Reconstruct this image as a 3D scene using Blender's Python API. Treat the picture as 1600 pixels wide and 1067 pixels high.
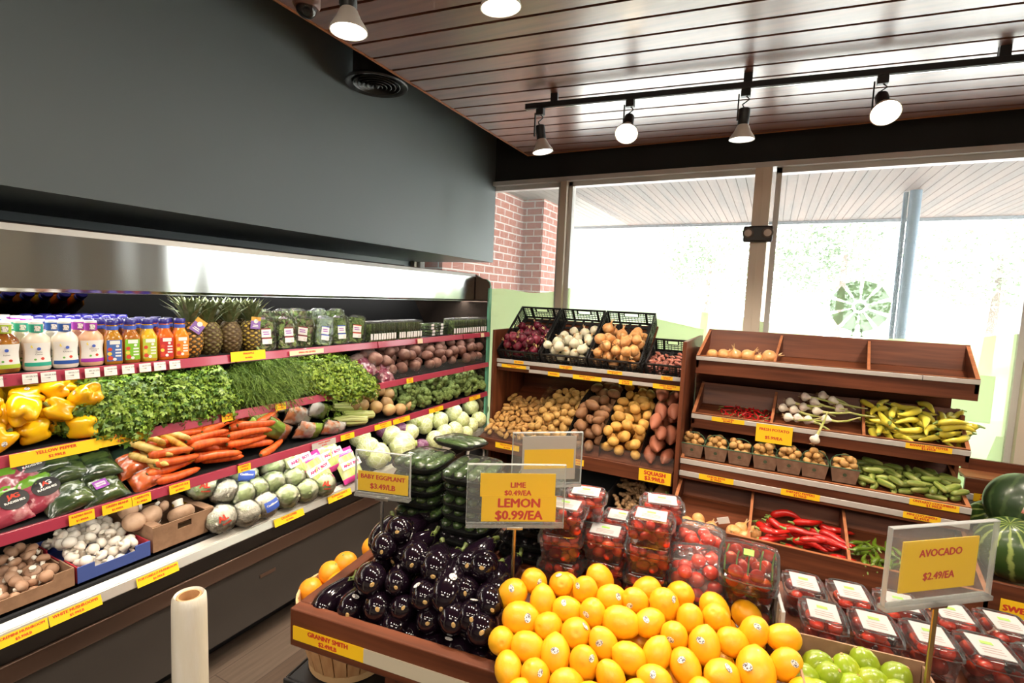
import bpy, bmesh, math, random
import numpy as np
from mathutils import Vector, Matrix

SC = bpy.context.scene
COL = SC.collection
for _o in list(bpy.data.objects):
    bpy.data.objects.remove(_o)

# ------------------------------------------------------------------ camera
EYE = np.array([0.0, 0.0, 1.65])
FPX = 793.85                      # focal length in pixels of the 1600 px wide frame
_a, _b, _c = np.radians([-26.994, -5.121, 2.402])
CF = np.array([math.sin(_a) * math.cos(_b), math.cos(_a) * math.cos(_b), math.sin(_b)])
CR = np.array([math.cos(_a), -math.sin(_a), 0.0])
CU = np.cross(CR, CF)
CR, CU = CR * math.cos(_c) + CU * math.sin(_c), -CR * math.sin(_c) + CU * math.cos(_c)
cam_d = bpy.data.cameras.new('camera')
cam_d.sensor_width = 36.0
cam_d.lens = 36.0 * FPX / 1600.0
cam_d.clip_start = 0.02
cam = bpy.data.objects.new('camera', cam_d)
COL.objects.link(cam)
cam.matrix_world = Matrix(((CR[0], CU[0], -CF[0], EYE[0]), (CR[1], CU[1], -CF[1], EYE[1]), (CR[2], CU[2], -CF[2], EYE[2]), (0, 0, 0, 1)))
SC.camera = cam

# ------------------------------------------------------------------ view, sky, sun, large lights
SC.view_settings.view_transform = 'Standard'
SC.view_settings.look = 'None'
SC.view_settings.gamma = 1.0
SC.view_settings.use_curve_mapping = False
SC.view_settings.exposure = 0.0
SC.cycles.use_denoising = True
SC.cycles.caustics_reflective = False
SC.cycles.caustics_refractive = False
SC.cycles.sample_clamp_indirect = 6.0
SC.cycles.max_bounces = 10
SC.cycles.transparent_max_bounces = 24
W = bpy.data.worlds.new('world')
SC.world = W
W.use_nodes = True
W.node_tree.nodes['Background'].inputs[0].default_value = (0.93, 0.97, 1.0, 1)
W.node_tree.nodes['Background'].inputs[1].default_value = 11.0


def light(name, kind, loc, energy, color=(1, 1, 1), aim=None, **kw):
    d = bpy.data.lights.new(name, kind)
    d.energy = energy
    d.color = color
    for k, v in kw.items():
        setattr(d, k, v)
    o = bpy.data.objects.new(name, d)
    COL.objects.link(o)
    o.location = loc
    if aim is not None:
        o.rotation_euler = (Vector(aim) - Vector(loc)).to_track_quat('-Z', 'Y').to_euler()
    return o


light('sun', 'SUN', (0, -5, 12), 30.0, (1.0, 0.96, 0.9), aim=(3.0, 5, 0), angle=0.02)
WARM = (1.0, 0.87, 0.70)
# the case's own lamp tube behind the canopy lip, and unseen fill lights added under the ceiling
light('case_canopy_tube', 'AREA', (-2.08, 1.55, 1.595), 21, (1.0, 0.97, 0.88), aim=(-2.02, 1.55, 0), shape='RECTANGLE', size=3.6, size_y=0.06)
for _z, _e in ((1.353, 3.5), (1.128, 3.0), (0.908, 5.5)):  # added strips to brighten the shelved goods, no such lamps visible
    light('shelf_fill_strip', 'AREA', (-1.895, 1.3, _z), _e, (1.0, 0.95, 0.84), aim=(-1.96, 1.3, 0), shape='RECTANGLE', size=3.8, size_y=0.015)
for _x, _y, _e in ((-0.6, -1.6, 30), (2.0, -1.6, 46), (2.4, 0.9, 26)):
    light('ceiling_fill_light', 'AREA', (_x, _y, 2.74), _e, (1.0, 0.9, 0.76), aim=(_x, _y, 0), shape='RECTANGLE', size=1.1, size_y=0.5)

# ------------------------------------------------------------------ helpers
R90 = math.pi / 2


def rayd(px, py):
    return CF + CR * (px - 800) / FPX + CU * (533.5 - py) / FPX


def at(px, py, ax, v):
    """the point of the plane X, Y or Z = v on the line of sight through a pixel of the photograph"""
    d = rayd(px, py)
    i = 'XYZ'.index(ax)
    return EYE + d * (v - EYE[i]) / d[i]


def hit(px, py, p0, n):
    d = rayd(px, py)
    n = np.array(n, float)
    return EYE + d * ((np.array(p0, float) - EYE) @ n) / (d @ n)


def proj(p):
    d = np.array(p, float) - EYE
    z = d @ CF
    return 800 + FPX * (d @ CR) / z, 533.5 - FPX * (d @ CU) / z


def tag(o, label, cat=None, group=None, kind=None):
    if label: o['label'] = label
    if cat: o['category'] = cat
    if group: o['group'] = group
    if kind: o['kind'] = kind
    return o


class MB:
    """collects shapes; build() links them as ONE mesh object"""
    def __init__(s):
        s.v, s.f, s.m = [], [], []

    def add(s, vs, fs, mi=0, M4=None):
        b = len(s.v)
        if M4 is not None:
            vs = [M4 @ Vector(v) for v in vs]
        s.v.extend([tuple(v) for v in vs])
        s.f.extend([tuple(i + b for i in f) for f in fs])
        s.m.extend([mi] * len(fs))
        return s

    def box(s, lo, hi, mi=0, M4=None):
        x0, y0, z0 = lo
        x1, y1, z1 = hi
        return s.add([(x0, y0, z0), (x1, y0, z0), (x1, y1, z0), (x0, y1, z0), (x0, y0, z1), (x1, y0, z1), (x1, y1, z1), (x0, y1, z1)],
                     [(0, 3, 2, 1), (4, 5, 6, 7), (0, 1, 5, 4), (1, 2, 6, 5), (2, 3, 7, 6), (3, 0, 4, 7)], mi, M4)

    def quadbox(s, a, b, c, d, th, mi=0):
        """a board: quad a b c d (seen counter-clockwise) with thickness th behind it"""
        a, b, c, d = map(Vector, (a, b, c, d))
        n = (b - a).cross(d - a).normalized() * -th
        return s.add([a, b, c, d, a + n, b + n, c + n, d + n], [(0, 1, 2, 3), (7, 6, 5, 4), (4, 5, 1, 0), (5, 6, 2, 1), (6, 7, 3, 2), (7, 4, 0, 3)], mi)

    def tube(s, path, radii, seg=10, mi=0, cap=True, squash=1.0):
        P = [Vector(p) for p in path]
        if not hasattr(radii, '__len__'):
            radii = [radii] * len(P)
        n0 = None
        b = len(s.v)
        for i, p in enumerate(P):
            t = (P[min(i + 1, len(P) - 1)] - P[max(i - 1, 0)]).normalized()
            if n0 is None:
                n0 = t.orthogonal().normalized() if abs(t.z) > 0.9 else Vector((0, 0, 1)).cross(t).normalized()
            n0 = (n0 - t * n0.dot(t)).normalized()
            bn = t.cross(n0)
            for k in range(seg):
                an = 2 * math.pi * k / seg
                s.v.append(tuple(p + (n0 * math.cos(an) + bn * math.sin(an) * squash) * radii[i]))
        for i in range(len(P) - 1):
            for k in range(seg):
                k2 = (k + 1) % seg
                s.f.append((b + i * seg + k, b + i * seg + k2, b + (i + 1) * seg + k2, b + (i + 1) * seg + k))
                s.m.append(mi)
        if cap:
            s.f.append(tuple(b + k for k in reversed(range(seg))))
            s.f.append(tuple(b + (len(P) - 1) * seg + k for k in range(seg)))
            s.m += [mi, mi]
        return s

    def lathe(s, prof, seg=20, mi=0, M4=None, fn=None):
        """profile of (radius, z), round the z axis; fn(x, y, z, angle) may bend it"""
        vs, fs = [], []
        for r, z in prof:
            for k in range(seg):
                an = 2 * math.pi * k / seg
                p = (r * math.cos(an), r * math.sin(an), z)
                vs.append(fn(p[0], p[1], p[2], an) if fn else p)
        for i in range(len(prof) - 1):
            for k in range(seg):
                k2 = (k + 1) % seg
                fs.append((i * seg + k, i * seg + k2, (i + 1) * seg + k2, (i + 1) * seg + k))
        if prof[0] != prof[-1]:
            fs.append(tuple(reversed(range(seg))))
            fs.append(tuple((len(prof) - 1) * seg + k for k in range(seg)))
        return s.add(vs, fs, mi, M4)

    def ball(s, c, r, nu=14, nv=9, mi=0, fn=None, M4=None):
        if not hasattr(r, '__len__'):
            r = (r, r, r)
        vs, fs = [], []
        for i in range(nv + 1):
            t = math.pi * (0.02 + 0.96 * i / nv)
            for k in range(nu):
                an = 2 * math.pi * k / nu
                d = (math.sin(t) * math.cos(an), math.sin(t) * math.sin(an), -math.cos(t))
                q = fn(d, an, t) if fn else 1.0
                vs.append((c[0] + r[0] * d[0] * q, c[1] + r[1] * d[1] * q, c[2] + r[2] * d[2] * q))
        for i in range(nv):
            for k in range(nu):
                k2 = (k + 1) % nu
                fs.append((i * nu + k, i * nu + k2, (i + 1) * nu + k2, (i + 1) * nu + k))
        fs.append(tuple(reversed(range(nu))))
        fs.append(tuple(nv * nu + k for k in range(nu)))
        return s.add(vs, fs, mi, M4)

    def mesh(s, name, mats, sharp=40):
        me = bpy.data.meshes.new(name)
        me.from_pydata(s.v, [], s.f)
        for m in (mats if isinstance(mats, (list, tuple)) else [mats]):
            me.materials.append(m)
        if len(me.materials) > 1:
            me.polygons.foreach_set('material_index', s.m)
        me.polygons.foreach_set('use_smooth', [True] * len(me.polygons))
        me.update()
        if sharp:
            me.set_sharp_from_angle(angle=math.radians(sharp))
        return me

    def build(s, name, mats, parent=None, sharp=40, bevel=0, M4=None):
        return put(name, s.mesh(name, mats, sharp), parent, M4, bevel)


def put(name, me, parent=None, M4=None, bevel=0):
    o = bpy.data.objects.new(name, me)
    COL.objects.link(o)
    if parent is not None:
        o.parent = parent
    if M4 is not None:
        o.matrix_basis = M4
    if bevel:
        b = o.modifiers.new('edge', 'BEVEL')
        b.width = bevel
        b.segments = 2
        b.limit_method = 'ANGLE'
    return o


def empty(name, loc=(0, 0, 0), rz=0.0, M4=None):
    o = bpy.data.objects.new(name, None)
    o.empty_display_size = 0.05
    COL.objects.link(o)
    if M4 is not None:
        o.matrix_basis = M4
    else:
        o.location = loc
        o.rotation_euler = (0, 0, rz)
    return o


def dup(o, M4=None, parent=None):
    c = o.copy()
    COL.objects.link(c)
    if parent is not None:
        c.parent = parent
    if M4 is not None:
        c.matrix_basis = M4
    for ch in o.children:
        dup(ch, None, c)
    return c


def T(loc, rz=0, ry=0, rx=0, s=1.0):
    m = Matrix.Translation(Vector(loc)) @ Matrix.Rotation(rz, 4, 'Z') @ Matrix.Rotation(ry, 4, 'Y') @ Matrix.Rotation(rx, 4, 'X')
    if hasattr(s, '__len__'):
        return m @ Matrix.Diagonal((s[0], s[1], s[2], 1))
    return m @ Matrix.Scale(s, 4)


def FR(o, xd, yd):
    """a frame at o with local x along xd and local y near yd"""
    x = Vector(xd).normalized()
    y = Vector(yd)
    y = (y - x * y.dot(x)).normalized()
    z = x.cross(y)
    return Matrix(((x[0], y[0], z[0], o[0]), (x[1], y[1], z[1], o[1]), (x[2], y[2], z[2], o[2]), (0, 0, 0, 1)))


def AX(loc, d, roll=0.0, s=1.0):
    """a frame at loc whose local z points along d"""
    q = Vector(d).to_track_quat('Z', 'Y').to_matrix().to_4x4()
    m = Matrix.Translation(Vector(loc)) @ q @ Matrix.Rotation(roll, 4, 'Z')
    if hasattr(s, '__len__'):
        return m @ Matrix.Diagonal((s[0], s[1], s[2], 1))
    return m @ Matrix.Scale(s, 4)


_txt = {}


def text_mesh(body, size, bold, mat):
    k = (body, round(size, 5), bold, mat.name)
    if k not in _txt:
        cu = bpy.data.curves.new('lettering', 'FONT')
        cu.body = body
        cu.size = size
        cu.align_x = 'CENTER'
        cu.align_y = 'CENTER'
        cu.resolution_u = 2
        cu.space_line = 0.95
        o = bpy.data.objects.new('lettering', cu)
        me = bpy.data.meshes.new_from_object(o)
        me.name = 'lettering'
        if bold:
            # a bolder cut: the same letters laid over each other a hair apart
            n = len(me.vertices)
            co = [v.co.copy() for v in me.vertices]
            fs = [tuple(p.vertices) for p in me.polygons]
            e = bold * size * 2.3
            vs, ff = [], []
            for j, (dx, dy) in enumerate(((-e, 0), (e, 0), (0, -e * .6), (0, e * .6))):
                vs += [(v.x + dx, v.y + dy, j * 2e-5) for v in co]
                ff += [tuple(i + j * n for i in f) for f in fs]
            me = bpy.data.meshes.new('lettering')
            me.from_pydata(vs, [], ff)
        me.materials.clear()
        me.materials.append(mat)
        bpy.data.objects.remove(o)
        _txt[k] = me
    return _txt[k]


def write(body, size, parent, M4, mat, bold=0.02, name='lettering'):
    return put(name, text_mesh(body, size, bold, mat), parent, M4)


# ------------------------------------------------------------------ materials
def M(name, base, rough=0.5, metal=0.0, spec=0.5, var=0.0, mix=None, bump=None, coat=0.0, sss=0.0, emit=0.0, stretch=(1, 1, 1), kind='noise', trans=0.0):
    m = bpy.data.materials.new(name)
    m.use_nodes = True
    nt = m.node_tree
    N, L = nt.nodes, nt.links
    p = N['Principled BSDF']
    p.inputs['Roughness'].default_value = rough
    p.inputs['Metallic'].default_value = metal
    p.inputs['Specular IOR Level'].default_value = spec
    p.inputs['Coat Weight'].default_value = coat
    p.inputs['Coat Roughness'].default_value = 0.08
    p.inputs['Transmission Weight'].default_value = trans
    if sss:
        p.inputs['Subsurface Weight'].default_value = sss
        p.inputs['Subsurface Radius'].default_value = (0.01, 0.006, 0.003)
    col = N.new('ShaderNodeRGB')
    col.outputs[0].default_value = (*base, 1)
    out = col.outputs[0]
    tc = N.new('ShaderNodeTexCoord')
    mp = N.new('ShaderNodeMapping')
    mp.inputs['Scale'].default_value = stretch
    L.new(tc.outputs['Object'], mp.inputs['Vector'])
    if mix:
        c2, scale, lo, hi = mix
        if kind == 'noise':
            t = N.new('ShaderNodeTexNoise')
            t.inputs['Scale'].default_value = scale
            t.inputs['Detail'].default_value = 4
            fac = t.outputs['Fac']
        elif kind == 'vein':
            t = N.new('ShaderNodeTexVoronoi')
            t.feature = 'DISTANCE_TO_EDGE'
            t.inputs['Scale'].default_value = scale
            fac = t.outputs['Distance']
        else:
            t = N.new('ShaderNodeTexWave')
            t.inputs['Scale'].default_value = scale
            t.inputs['Distortion'].default_value = 6
            t.inputs['Detail'].default_value = 3
            fac = t.outputs['Fac']
        L.new(mp.outputs[0], t.inputs['Vector'])
        rp = N.new('ShaderNodeMapRange')
        rp.inputs[1].default_value = lo
        rp.inputs[2].default_value = hi
        L.new(fac, rp.inputs[0])
        mx = N.new('ShaderNodeMix')
        mx.data_type = 'RGBA'
        L.new(rp.outputs[0], mx.inputs['Factor'])
        L.new(out, mx.inputs['A'])
        mx.inputs['B'].default_value = (*c2, 1)
        out = mx.outputs['Result']
    if var:
        oi = N.new('ShaderNodeObjectInfo')
        mr = N.new('ShaderNodeMapRange')
        mr.inputs[3].default_value = 1 - var
        mr.inputs[4].default_value = 1 + var
        L.new(oi.outputs['Random'], mr.inputs[0])
        hs = N.new('ShaderNodeHueSaturation')
        L.new(mr.outputs[0], hs.inputs['Value'])
        L.new(out, hs.inputs['Color'])
        out = hs.outputs[0]
    L.new(out, p.inputs['Base Color'])
    if emit:
        L.new(out, p.inputs['Emission Color'])
        p.inputs['Emission Strength'].default_value = emit
    if bump:
        t = N.new('ShaderNodeTexNoise')
        t.inputs['Scale'].default_value = bump[0]
        t.inputs['Detail'].default_value = 3
        L.new(mp.outputs[0], t.inputs['Vector'])
        b = N.new('ShaderNodeBump')
        b.inputs['Strength'].default_value = bump[1]
        b.inputs['Distance'].default_value = 0.004
        L.new(t.outputs['Fac'], b.inputs['Height'])
        L.new(b.outputs[0], p.inputs['Normal'])
    return m


def clear(name, tint=(1, 1, 1), rough=0.05, gloss=0.12, veil=0.0, bump=0.0, bscale=40, veil_col=(1, 1, 1)):
    """clear glass, film and acrylic: see-through, with a sheen and a little veil"""
    m = bpy.data.materials.new(name)
    m.use_nodes = True
    nt = m.node_tree
    N, L = nt.nodes, nt.links
    N.remove(N['Principled BSDF'])
    o = N['Material Output']
    tr = N.new('ShaderNodeBsdfTransparent')
    tr.inputs[0].default_value = (*tint, 1)
    gl = N.new('ShaderNodeBsdfGlossy')
    gl.inputs['Roughness'].default_value = rough
    lw = N.new('ShaderNodeLayerWeight')
    lw.inputs['Blend'].default_value = gloss
    m1 = N.new('ShaderNodeMixShader')
    L.new(lw.outputs['Fresnel'], m1.inputs[0])
    L.new(tr.outputs[0], m1.inputs[1])
    L.new(gl.outputs[0], m1.inputs[2])
    last = m1
    if bump:
        t = N.new('ShaderNodeTexNoise')
        t.inputs['Scale'].default_value = bscale
        tc = N.new('ShaderNodeTexCoord')
        L.new(tc.outputs['Object'], t.inputs['Vector'])
        b = N.new('ShaderNodeBump')
        b.inputs['Strength'].default_value = bump
        b.inputs['Distance'].default_value = 0.01
        L.new(t.outputs['Fac'], b.inputs['Height'])
        L.new(b.outputs[0], gl.inputs['Normal'])
        L.new(b.outputs[0], lw.inputs['Normal'])
    if veil:
        df = N.new('ShaderNodeBsdfDiffuse')
        df.inputs[0].default_value = (*veil_col, 1)
        tl = N.new('ShaderNodeBsdfTranslucent')
        tl.inputs[0].default_value = (*veil_col, 1)
        ma = N.new('ShaderNodeMixShader')
        L.new(df.outputs[0], ma.inputs[1])
        L.new(tl.outputs[0], ma.inputs[2])
        m2 = N.new('ShaderNodeMixShader')
        m2.inputs[0].default_value = veil
        L.new(m1.outputs[0], m2.inputs[1])
        L.new(ma.outputs[0], m2.inputs[2])
        last = m2
    L.new(last.outputs[0], o.inputs['Surface'])
    return m


def wood(name, c1, c2, axis='X', rough=0.45, spec=0.3, coat=0.0):
    st = {'X': (0.6, 9, 9), 'Y': (9, 0.6, 9), 'Z': (9, 9, 0.6)}[axis]
    return M(name, c1, rough, spec=spec, coat=coat, mix=(c2, 3.0, 0.35, 0.65), stretch=st, bump=(6, 0.05))


WAL1, WAL2 = (0.17, 0.048, 0.020), (0.080, 0.022, 0.009)
WX = wood('walnut_board_along', WAL1, WAL2, 'X')
WY = wood('walnut_board_deep', WAL1, WAL2, 'Y')
WZ = wood('walnut_board_upright', WAL1, WAL2, 'Z')
EDGE = wood('walnut_edge_band', (0.42, 0.155, 0.065), (0.30, 0.105, 0.042), 'X')
BLACK = M('black_plastic', (0.012, 0.012, 0.013), 0.4)
BLACKM = M('black_matte_paint', (0.014, 0.013, 0.013), 0.75)
RAILG = M('grey_price_rail', (0.50, 0.46, 0.43), 0.35, bump=(200, 0.03))
YEL = M('yellow_price_paper', (0.96, 0.58, 0.008), 0.6)
REDI = M('red_print_ink', (0.62, 0.045, 0.015), 0.6)
INK = M('black_print_ink', (0.03, 0.03, 0.035), 0.6)
WHITE = M('white_paper', (0.80, 0.79, 0.76), 0.6)
STEEL = M('brushed_steel', (0.62, 0.61, 0.58), 0.22, 1.0)
FILM = clear('clear_wrap_film', rough=0.09, gloss=0.22, veil=0.012, bump=0.35, bscale=60)
PET = clear('clear_plastic_pack', rough=0.07, gloss=0.25, veil=0.03, bump=0.10, bscale=50)
ACR = clear('clear_acrylic', tint=(0.97, 0.98, 0.97), rough=0.04, gloss=0.10, veil=0.035)
CARD = M('brown_cardboard', (0.33, 0.19, 0.11), 0.8, mix=(0 * np.ones(3) + (0.27, 0.15, 0.085), 30, 0.4, 0.6))
GSTEM = M('green_stem', (0.16, 0.26, 0.045), 0.5, mix=((0.3, 0.33, 0.10), 60, 0.4, 0.7))
STICK = M('white_fruit_sticker', (0.78, 0.76, 0.72), 0.5, mix=((0.12, 0.10, 0.12), 420, 0.52, 0.56))

ORD = ('first second third fourth fifth sixth seventh eighth ninth tenth eleventh twelfth thirteenth fourteenth fifteenth sixteenth seventeenth eighteenth '
       'nineteenth twentieth').split()


def ordn(i):
    return ORD[i] if i < 20 else 'number %d' % (i + 1)


HEAPS = []


def label_heap(objs, base, where, cat, group, per=7):
    """told apart at the end of the script, once it is known which of a heap show"""
    for o in objs: tag(o, base, cat, group)
    HEAPS.append((list(objs), base, where, per))


def label_heaps():
    """rows from the lowest up, each counted from the left, as the photograph shows them; what lies under others shares one label"""
    bpy.context.view_layer.update()
    zb = np.full((1067, 1600), 1e9)
    ib = np.full((1067, 1600), -1, int)
    ids, area, rg = [], [], np.random.default_rng(2)
    for objs, *_r in HEAPS:
        for o in objs:
            k = len(ids)
            ids.append(o)
            ms = [m for m in [o] + list(o.children) if m.type == 'MESH']
            m = max(ms, key=lambda q: len(q.data.vertices))
            co = np.empty(len(m.data.vertices) * 3)
            m.data.vertices.foreach_get('co', co)
            co = co.reshape(-1, 3)
            if len(co) > 220: co = co[rg.choice(len(co), 220, replace=False)]
            mw = np.array(m.matrix_world)
            w = co @ mw[:3, :3].T + mw[:3, 3] - EYE
            z = w @ CF
            px = 800 + FPX * (w @ CR) / z
            py = 533.5 - FPX * (w @ CU) / z
            n = 0
            s = max(1, int((px.max() - px.min() + py.max() - py.min()) / 40))
            for x, y, d in zip(px.astype(int), py.astype(int), z):
                if not (0 <= x < 1600 and 0 <= y < 1067): continue
                sl = (slice(max(0, y - s), y + s + 1), slice(max(0, x - s), x + s + 1))
                hit_ = zb[sl] > d
                ib[sl][hit_] = k
                zb[sl][hit_] = d
            area.append((px.max() - px.min()) * (py.max() - py.min()) * .7)
    cnt = np.bincount(ib[ib >= 0], minlength=len(ids))
    k = 0
    for objs, base, where, per in HEAPS:
        seen = []
        for o in objs:
            if cnt[k] >= max(5, .16 * area[k]):
                seen.append((proj(o.matrix_basis.translation), o))
            else:
                o['label'] = '%s mostly covered by the others %s' % (base, where)
            k += 1
        seen.sort(key=lambda t: -t[0][1])
        nr = max(1, round(len(seen) / per))
        rows = [seen[round(i * len(seen) / nr):round((i + 1) * len(seen) / nr)] for i in range(nr)]
        for i, rw in enumerate(rows):
            rw.sort(key=lambda t: t[0][0])
            rn = 'lowest' if i == 0 else 'top' if i == nr - 1 else ordn(i) + ' lowest'
            for j, (_p, o) in enumerate(rw):
                o['label'] = '%s, %s from left %s' % (base, ordn(j), where) if nr == 1 else '%s, %s from left in %s row %s' % (base, ordn(j), rn, where)


def label_row(objs, fmt, cat, group):
    """fmt holds one %s for the ordinal, in the order given"""
    for i, o in enumerate(objs):
        tag(o, fmt % ordn(i), cat, group)


def settle(n, r, L, reg, floor, seed=1, yaw=(0, 6.283), K=60, bias=None, jit=0.12, k=None):
    """drops n rods of radius r and length L (L = 0: balls) one by one to the lowest free spot of the region"""
    rg = np.random.default_rng(seed)
    if k is None:
        k = 1 if L == 0 else max(2, int(round(L / (r * 1.5))))
    tt = np.linspace(-0.5, 0.5, k) * max(0.0, L - 2 * r) if k > 1 else np.zeros(1)
    S = np.zeros((0, 3))
    RR = np.zeros(0)
    out = []
    x0, x1, y0, y1 = reg
    for _ in range(n):
        rr = r * (1 + jit * (rg.random() * 2 - 1))
        x = rg.uniform(x0 + rr, x1 - rr, K)
        y = rg.uniform(y0 + rr, y1 - rr, K)
        w = rg.uniform(yaw[0], yaw[1], K)
        X = x[:, None] + np.cos(w)[:, None] * tt
        Y = y[:, None] + np.sin(w)[:, None] * tt
        X = np.clip(X, x0 + rr * .8, x1 - rr * .8) if k > 1 else X
        Y = np.clip(Y, y0 + rr * .8, y1 - rr * .8) if k > 1 else Y
        fl = floor(X, Y)
        fc = floor(x, y)
        off = fl - fc[:, None]
        z = fc + rr
        if len(S):
            d2 = (X[:, :, None] - S[None, None, :, 0]) ** 2 + (Y[:, :, None] - S[None, None, :, 1]) ** 2
            q = (rr + RR)[None, None, :] ** 2 - d2
            need = np.where(q > 0, S[None, None, :, 2] + np.sqrt(np.maximum(q, 0)) - off[:, :, None], -9)
            z = np.maximum(z, need.max(axis=(1, 2)))
        cost = z - fc + (bias(x, y) if bias else 0)
        i = int(np.argmin(cost))
        S = np.vstack([S, np.stack([X[i], Y[i], z[i] + off[i]], 1)])
        RR = np.append(RR, np.full(k, rr))
        pitch = 0.0
        if k > 1:
            dx = X[i, -1] - X[i, 0]
            dy = Y[i, -1] - Y[i, 0]
            pitch = math.atan2(off[i, -1] - off[i, 0], math.hypot(dx, dy) + 1e-6)
            out.append((((X[i].mean()), (Y[i].mean()), float(z[i])), math.atan2(dy, dx), pitch, rr / r))
        else:
            out.append(((float(x[i]), float(y[i]), float(z[i])), float(w[i]), 0.0, rr / r))
    return out


RND = random.Random(7)


def strew(proto_list, spots, spin=True, first=True):
    """copies of the prototypes on the settled spots; each prototype itself takes a spot too"""
    out = []
    used = set()
    for i, (p, yaw, pitch, s) in enumerate(spots):
        pr = proto_list[i % len(proto_list)]
        m = T(p, yaw, -pitch, RND.uniform(0, 6.28) if spin else 0, s)
        if pr.name in used:
            o = dup(pr, m)
        else:
            used.add(pr.name)
            o = pr
            o.matrix_basis = m
        out.append(o)
    return out


def under(spots, zmax, r):
    """drops the spots whose item would poke through the shelf above"""
    return [q for q in spots if q[0][2] + r < zmax]


def any_rot(objs, tilt=0.9):
    for o in objs:
        l, q, s = o.matrix_basis.decompose()
        o.matrix_basis = T(l, RND.uniform(0, 6.28), RND.uniform(-tilt, tilt), RND.uniform(-tilt, tilt), s)

# ================================================================== THE SETTING
def struct(name, mb, m, parent=None, bevel=0):
    o = mb.build(name, m, parent, bevel=bevel)
    if parent is None:
        o['kind'] = 'structure'
    return o


PAINT = M('slate_grey_paint', (0.125, 0.145, 0.150), 0.45, bump=(90, 0.04))
CREAM = M('cream_wall_paint', (0.72, 0.66, 0.57), 0.7)
ALU = M('beige_aluminium', (0.76, 0.66, 0.54), 0.45)
ALUW = M('pale_aluminium', (0.62, 0.60, 0.57), 0.4)
FLOORM = bpy.data.materials.new('grey_brown_plank_floor')
FLOORM.use_nodes = True
_n, _l = FLOORM.node_tree.nodes, FLOORM.node_tree.links
_p = _n['Principled BSDF']
_tc = _n.new('ShaderNodeTexCoord')
_mp = _n.new('ShaderNodeMapping')
_mp.inputs['Rotation'].default_value = (0, 0, R90)
_l.new(_tc.outputs['Object'], _mp.inputs['Vector'])
_bt = _n.new('ShaderNodeTexBrick')
_bt.inputs['Color1'].default_value = (0.10, 0.066, 0.048, 1)
_bt.inputs['Color2'].default_value = (0.19, 0.145, 0.112, 1)
_bt.inputs['Mortar'].default_value = (0.07, 0.05, 0.04, 1)
_bt.inputs['Scale'].default_value = 1.0
_bt.inputs['Mortar Size'].default_value = 0.002
_bt.inputs['Brick Width'].default_value = 1.25
_bt.inputs['Row Height'].default_value = 0.18
_l.new(_mp.outputs[0], _bt.inputs['Vector'])
_mp2 = _n.new('ShaderNodeMapping')
_mp2.inputs['Scale'].default_value = (22, 1.4, 1)
_l.new(_tc.outputs['Object'], _mp2.inputs['Vector'])
_ns = _n.new('ShaderNodeTexNoise')
_ns.inputs['Scale'].default_value = 3
_ns.inputs['Detail'].default_value = 5
_l.new(_mp2.outputs[0], _ns.inputs['Vector'])
_hs = _n.new('ShaderNodeHueSaturation')
_mr = _n.new('ShaderNodeMapRange')
_mr.inputs[3].default_value = 0.6
_mr.inputs[4].default_value = 1.4
_l.new(_ns.outputs['Fac'], _mr.inputs[0])
_l.new(_mr.outputs[0], _hs.inputs['Value'])
_l.new(_bt.outputs['Color'], _hs.inputs['Color'])
_l.new(_hs.outputs[0], _p.inputs['Base Color'])
_p.inputs['Roughness'].default_value = 0.35

struct('floor', MB().box((-3.2, -4.05, -0.08), (4.6, 4.0, 0)), FLOORM)
struct('wall_left', MB().box((-3.25, -4.05, 0), (-3.15, 4.1, 3.2)), PAINT)
struct('wall_rear', MB().box((-3.15, -4.15, 0), (4.6, -4.05, 3.2)), CREAM)
struct('wall_right', MB().box((4.5, -4.05, 0), (4.6, 4.0, 3.2)), CREAM)
struct('wall_front', MB().box((-3.15, 4.0, 0), (4.6, 4.12, 0.42)), CREAM)
struct('wall_soffit', MB().box((-3.15, -4.05, 1.94), (-2.262, 4.0, 3.2)), PAINT)
struct('wall_front_pier', MB().box((2.87, 3.96, .46), (4.5, 4.12, 2.635)), CREAM)
struct('wall_header', MB().box((-2.262, 3.985, 2.635), (4.5, 4.12, 3.2)), BLACKM)
struct('ceiling', MB().box((-3.25, -4.15, 3.2), (4.6, 4.12, 3.26)), BLACKM)

# slatted wooden ceiling panel, its slats running a little askew to the window wall
SLAT = wood('reddish_ceiling_slat', (0.23, 0.078, 0.042), (0.155, 0.05, 0.028), 'X', rough=0.42, spec=0.8, coat=1.0)
SLAT.node_tree.nodes['Principled BSDF'].inputs['Coat IOR'].default_value = 1.95
SLAT.node_tree.nodes['Principled BSDF'].inputs['Coat Roughness'].default_value = 0.27
_th = math.radians(6.2)
_u = np.array([math.cos(_th), math.sin(_th)])
_v = np.array([-math.sin(_th), math.cos(_th)])


def clip(poly, px, py, c):
    """keep px*x + py*y <= c"""
    o = []
    for i in range(len(poly)):
        a, b = poly[i], poly[(i + 1) % len(poly)]
        da, db = px * a[0] + py * a[1] - c, px * b[0] + py * b[1] - c
        if da <= 0: o.append(a)
        if da * db < 0:
            t = da / (da - db)
            o.append((a[0] + (b[0] - a[0]) * t, a[1] + (b[1] - a[1]) * t))
    return o


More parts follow.
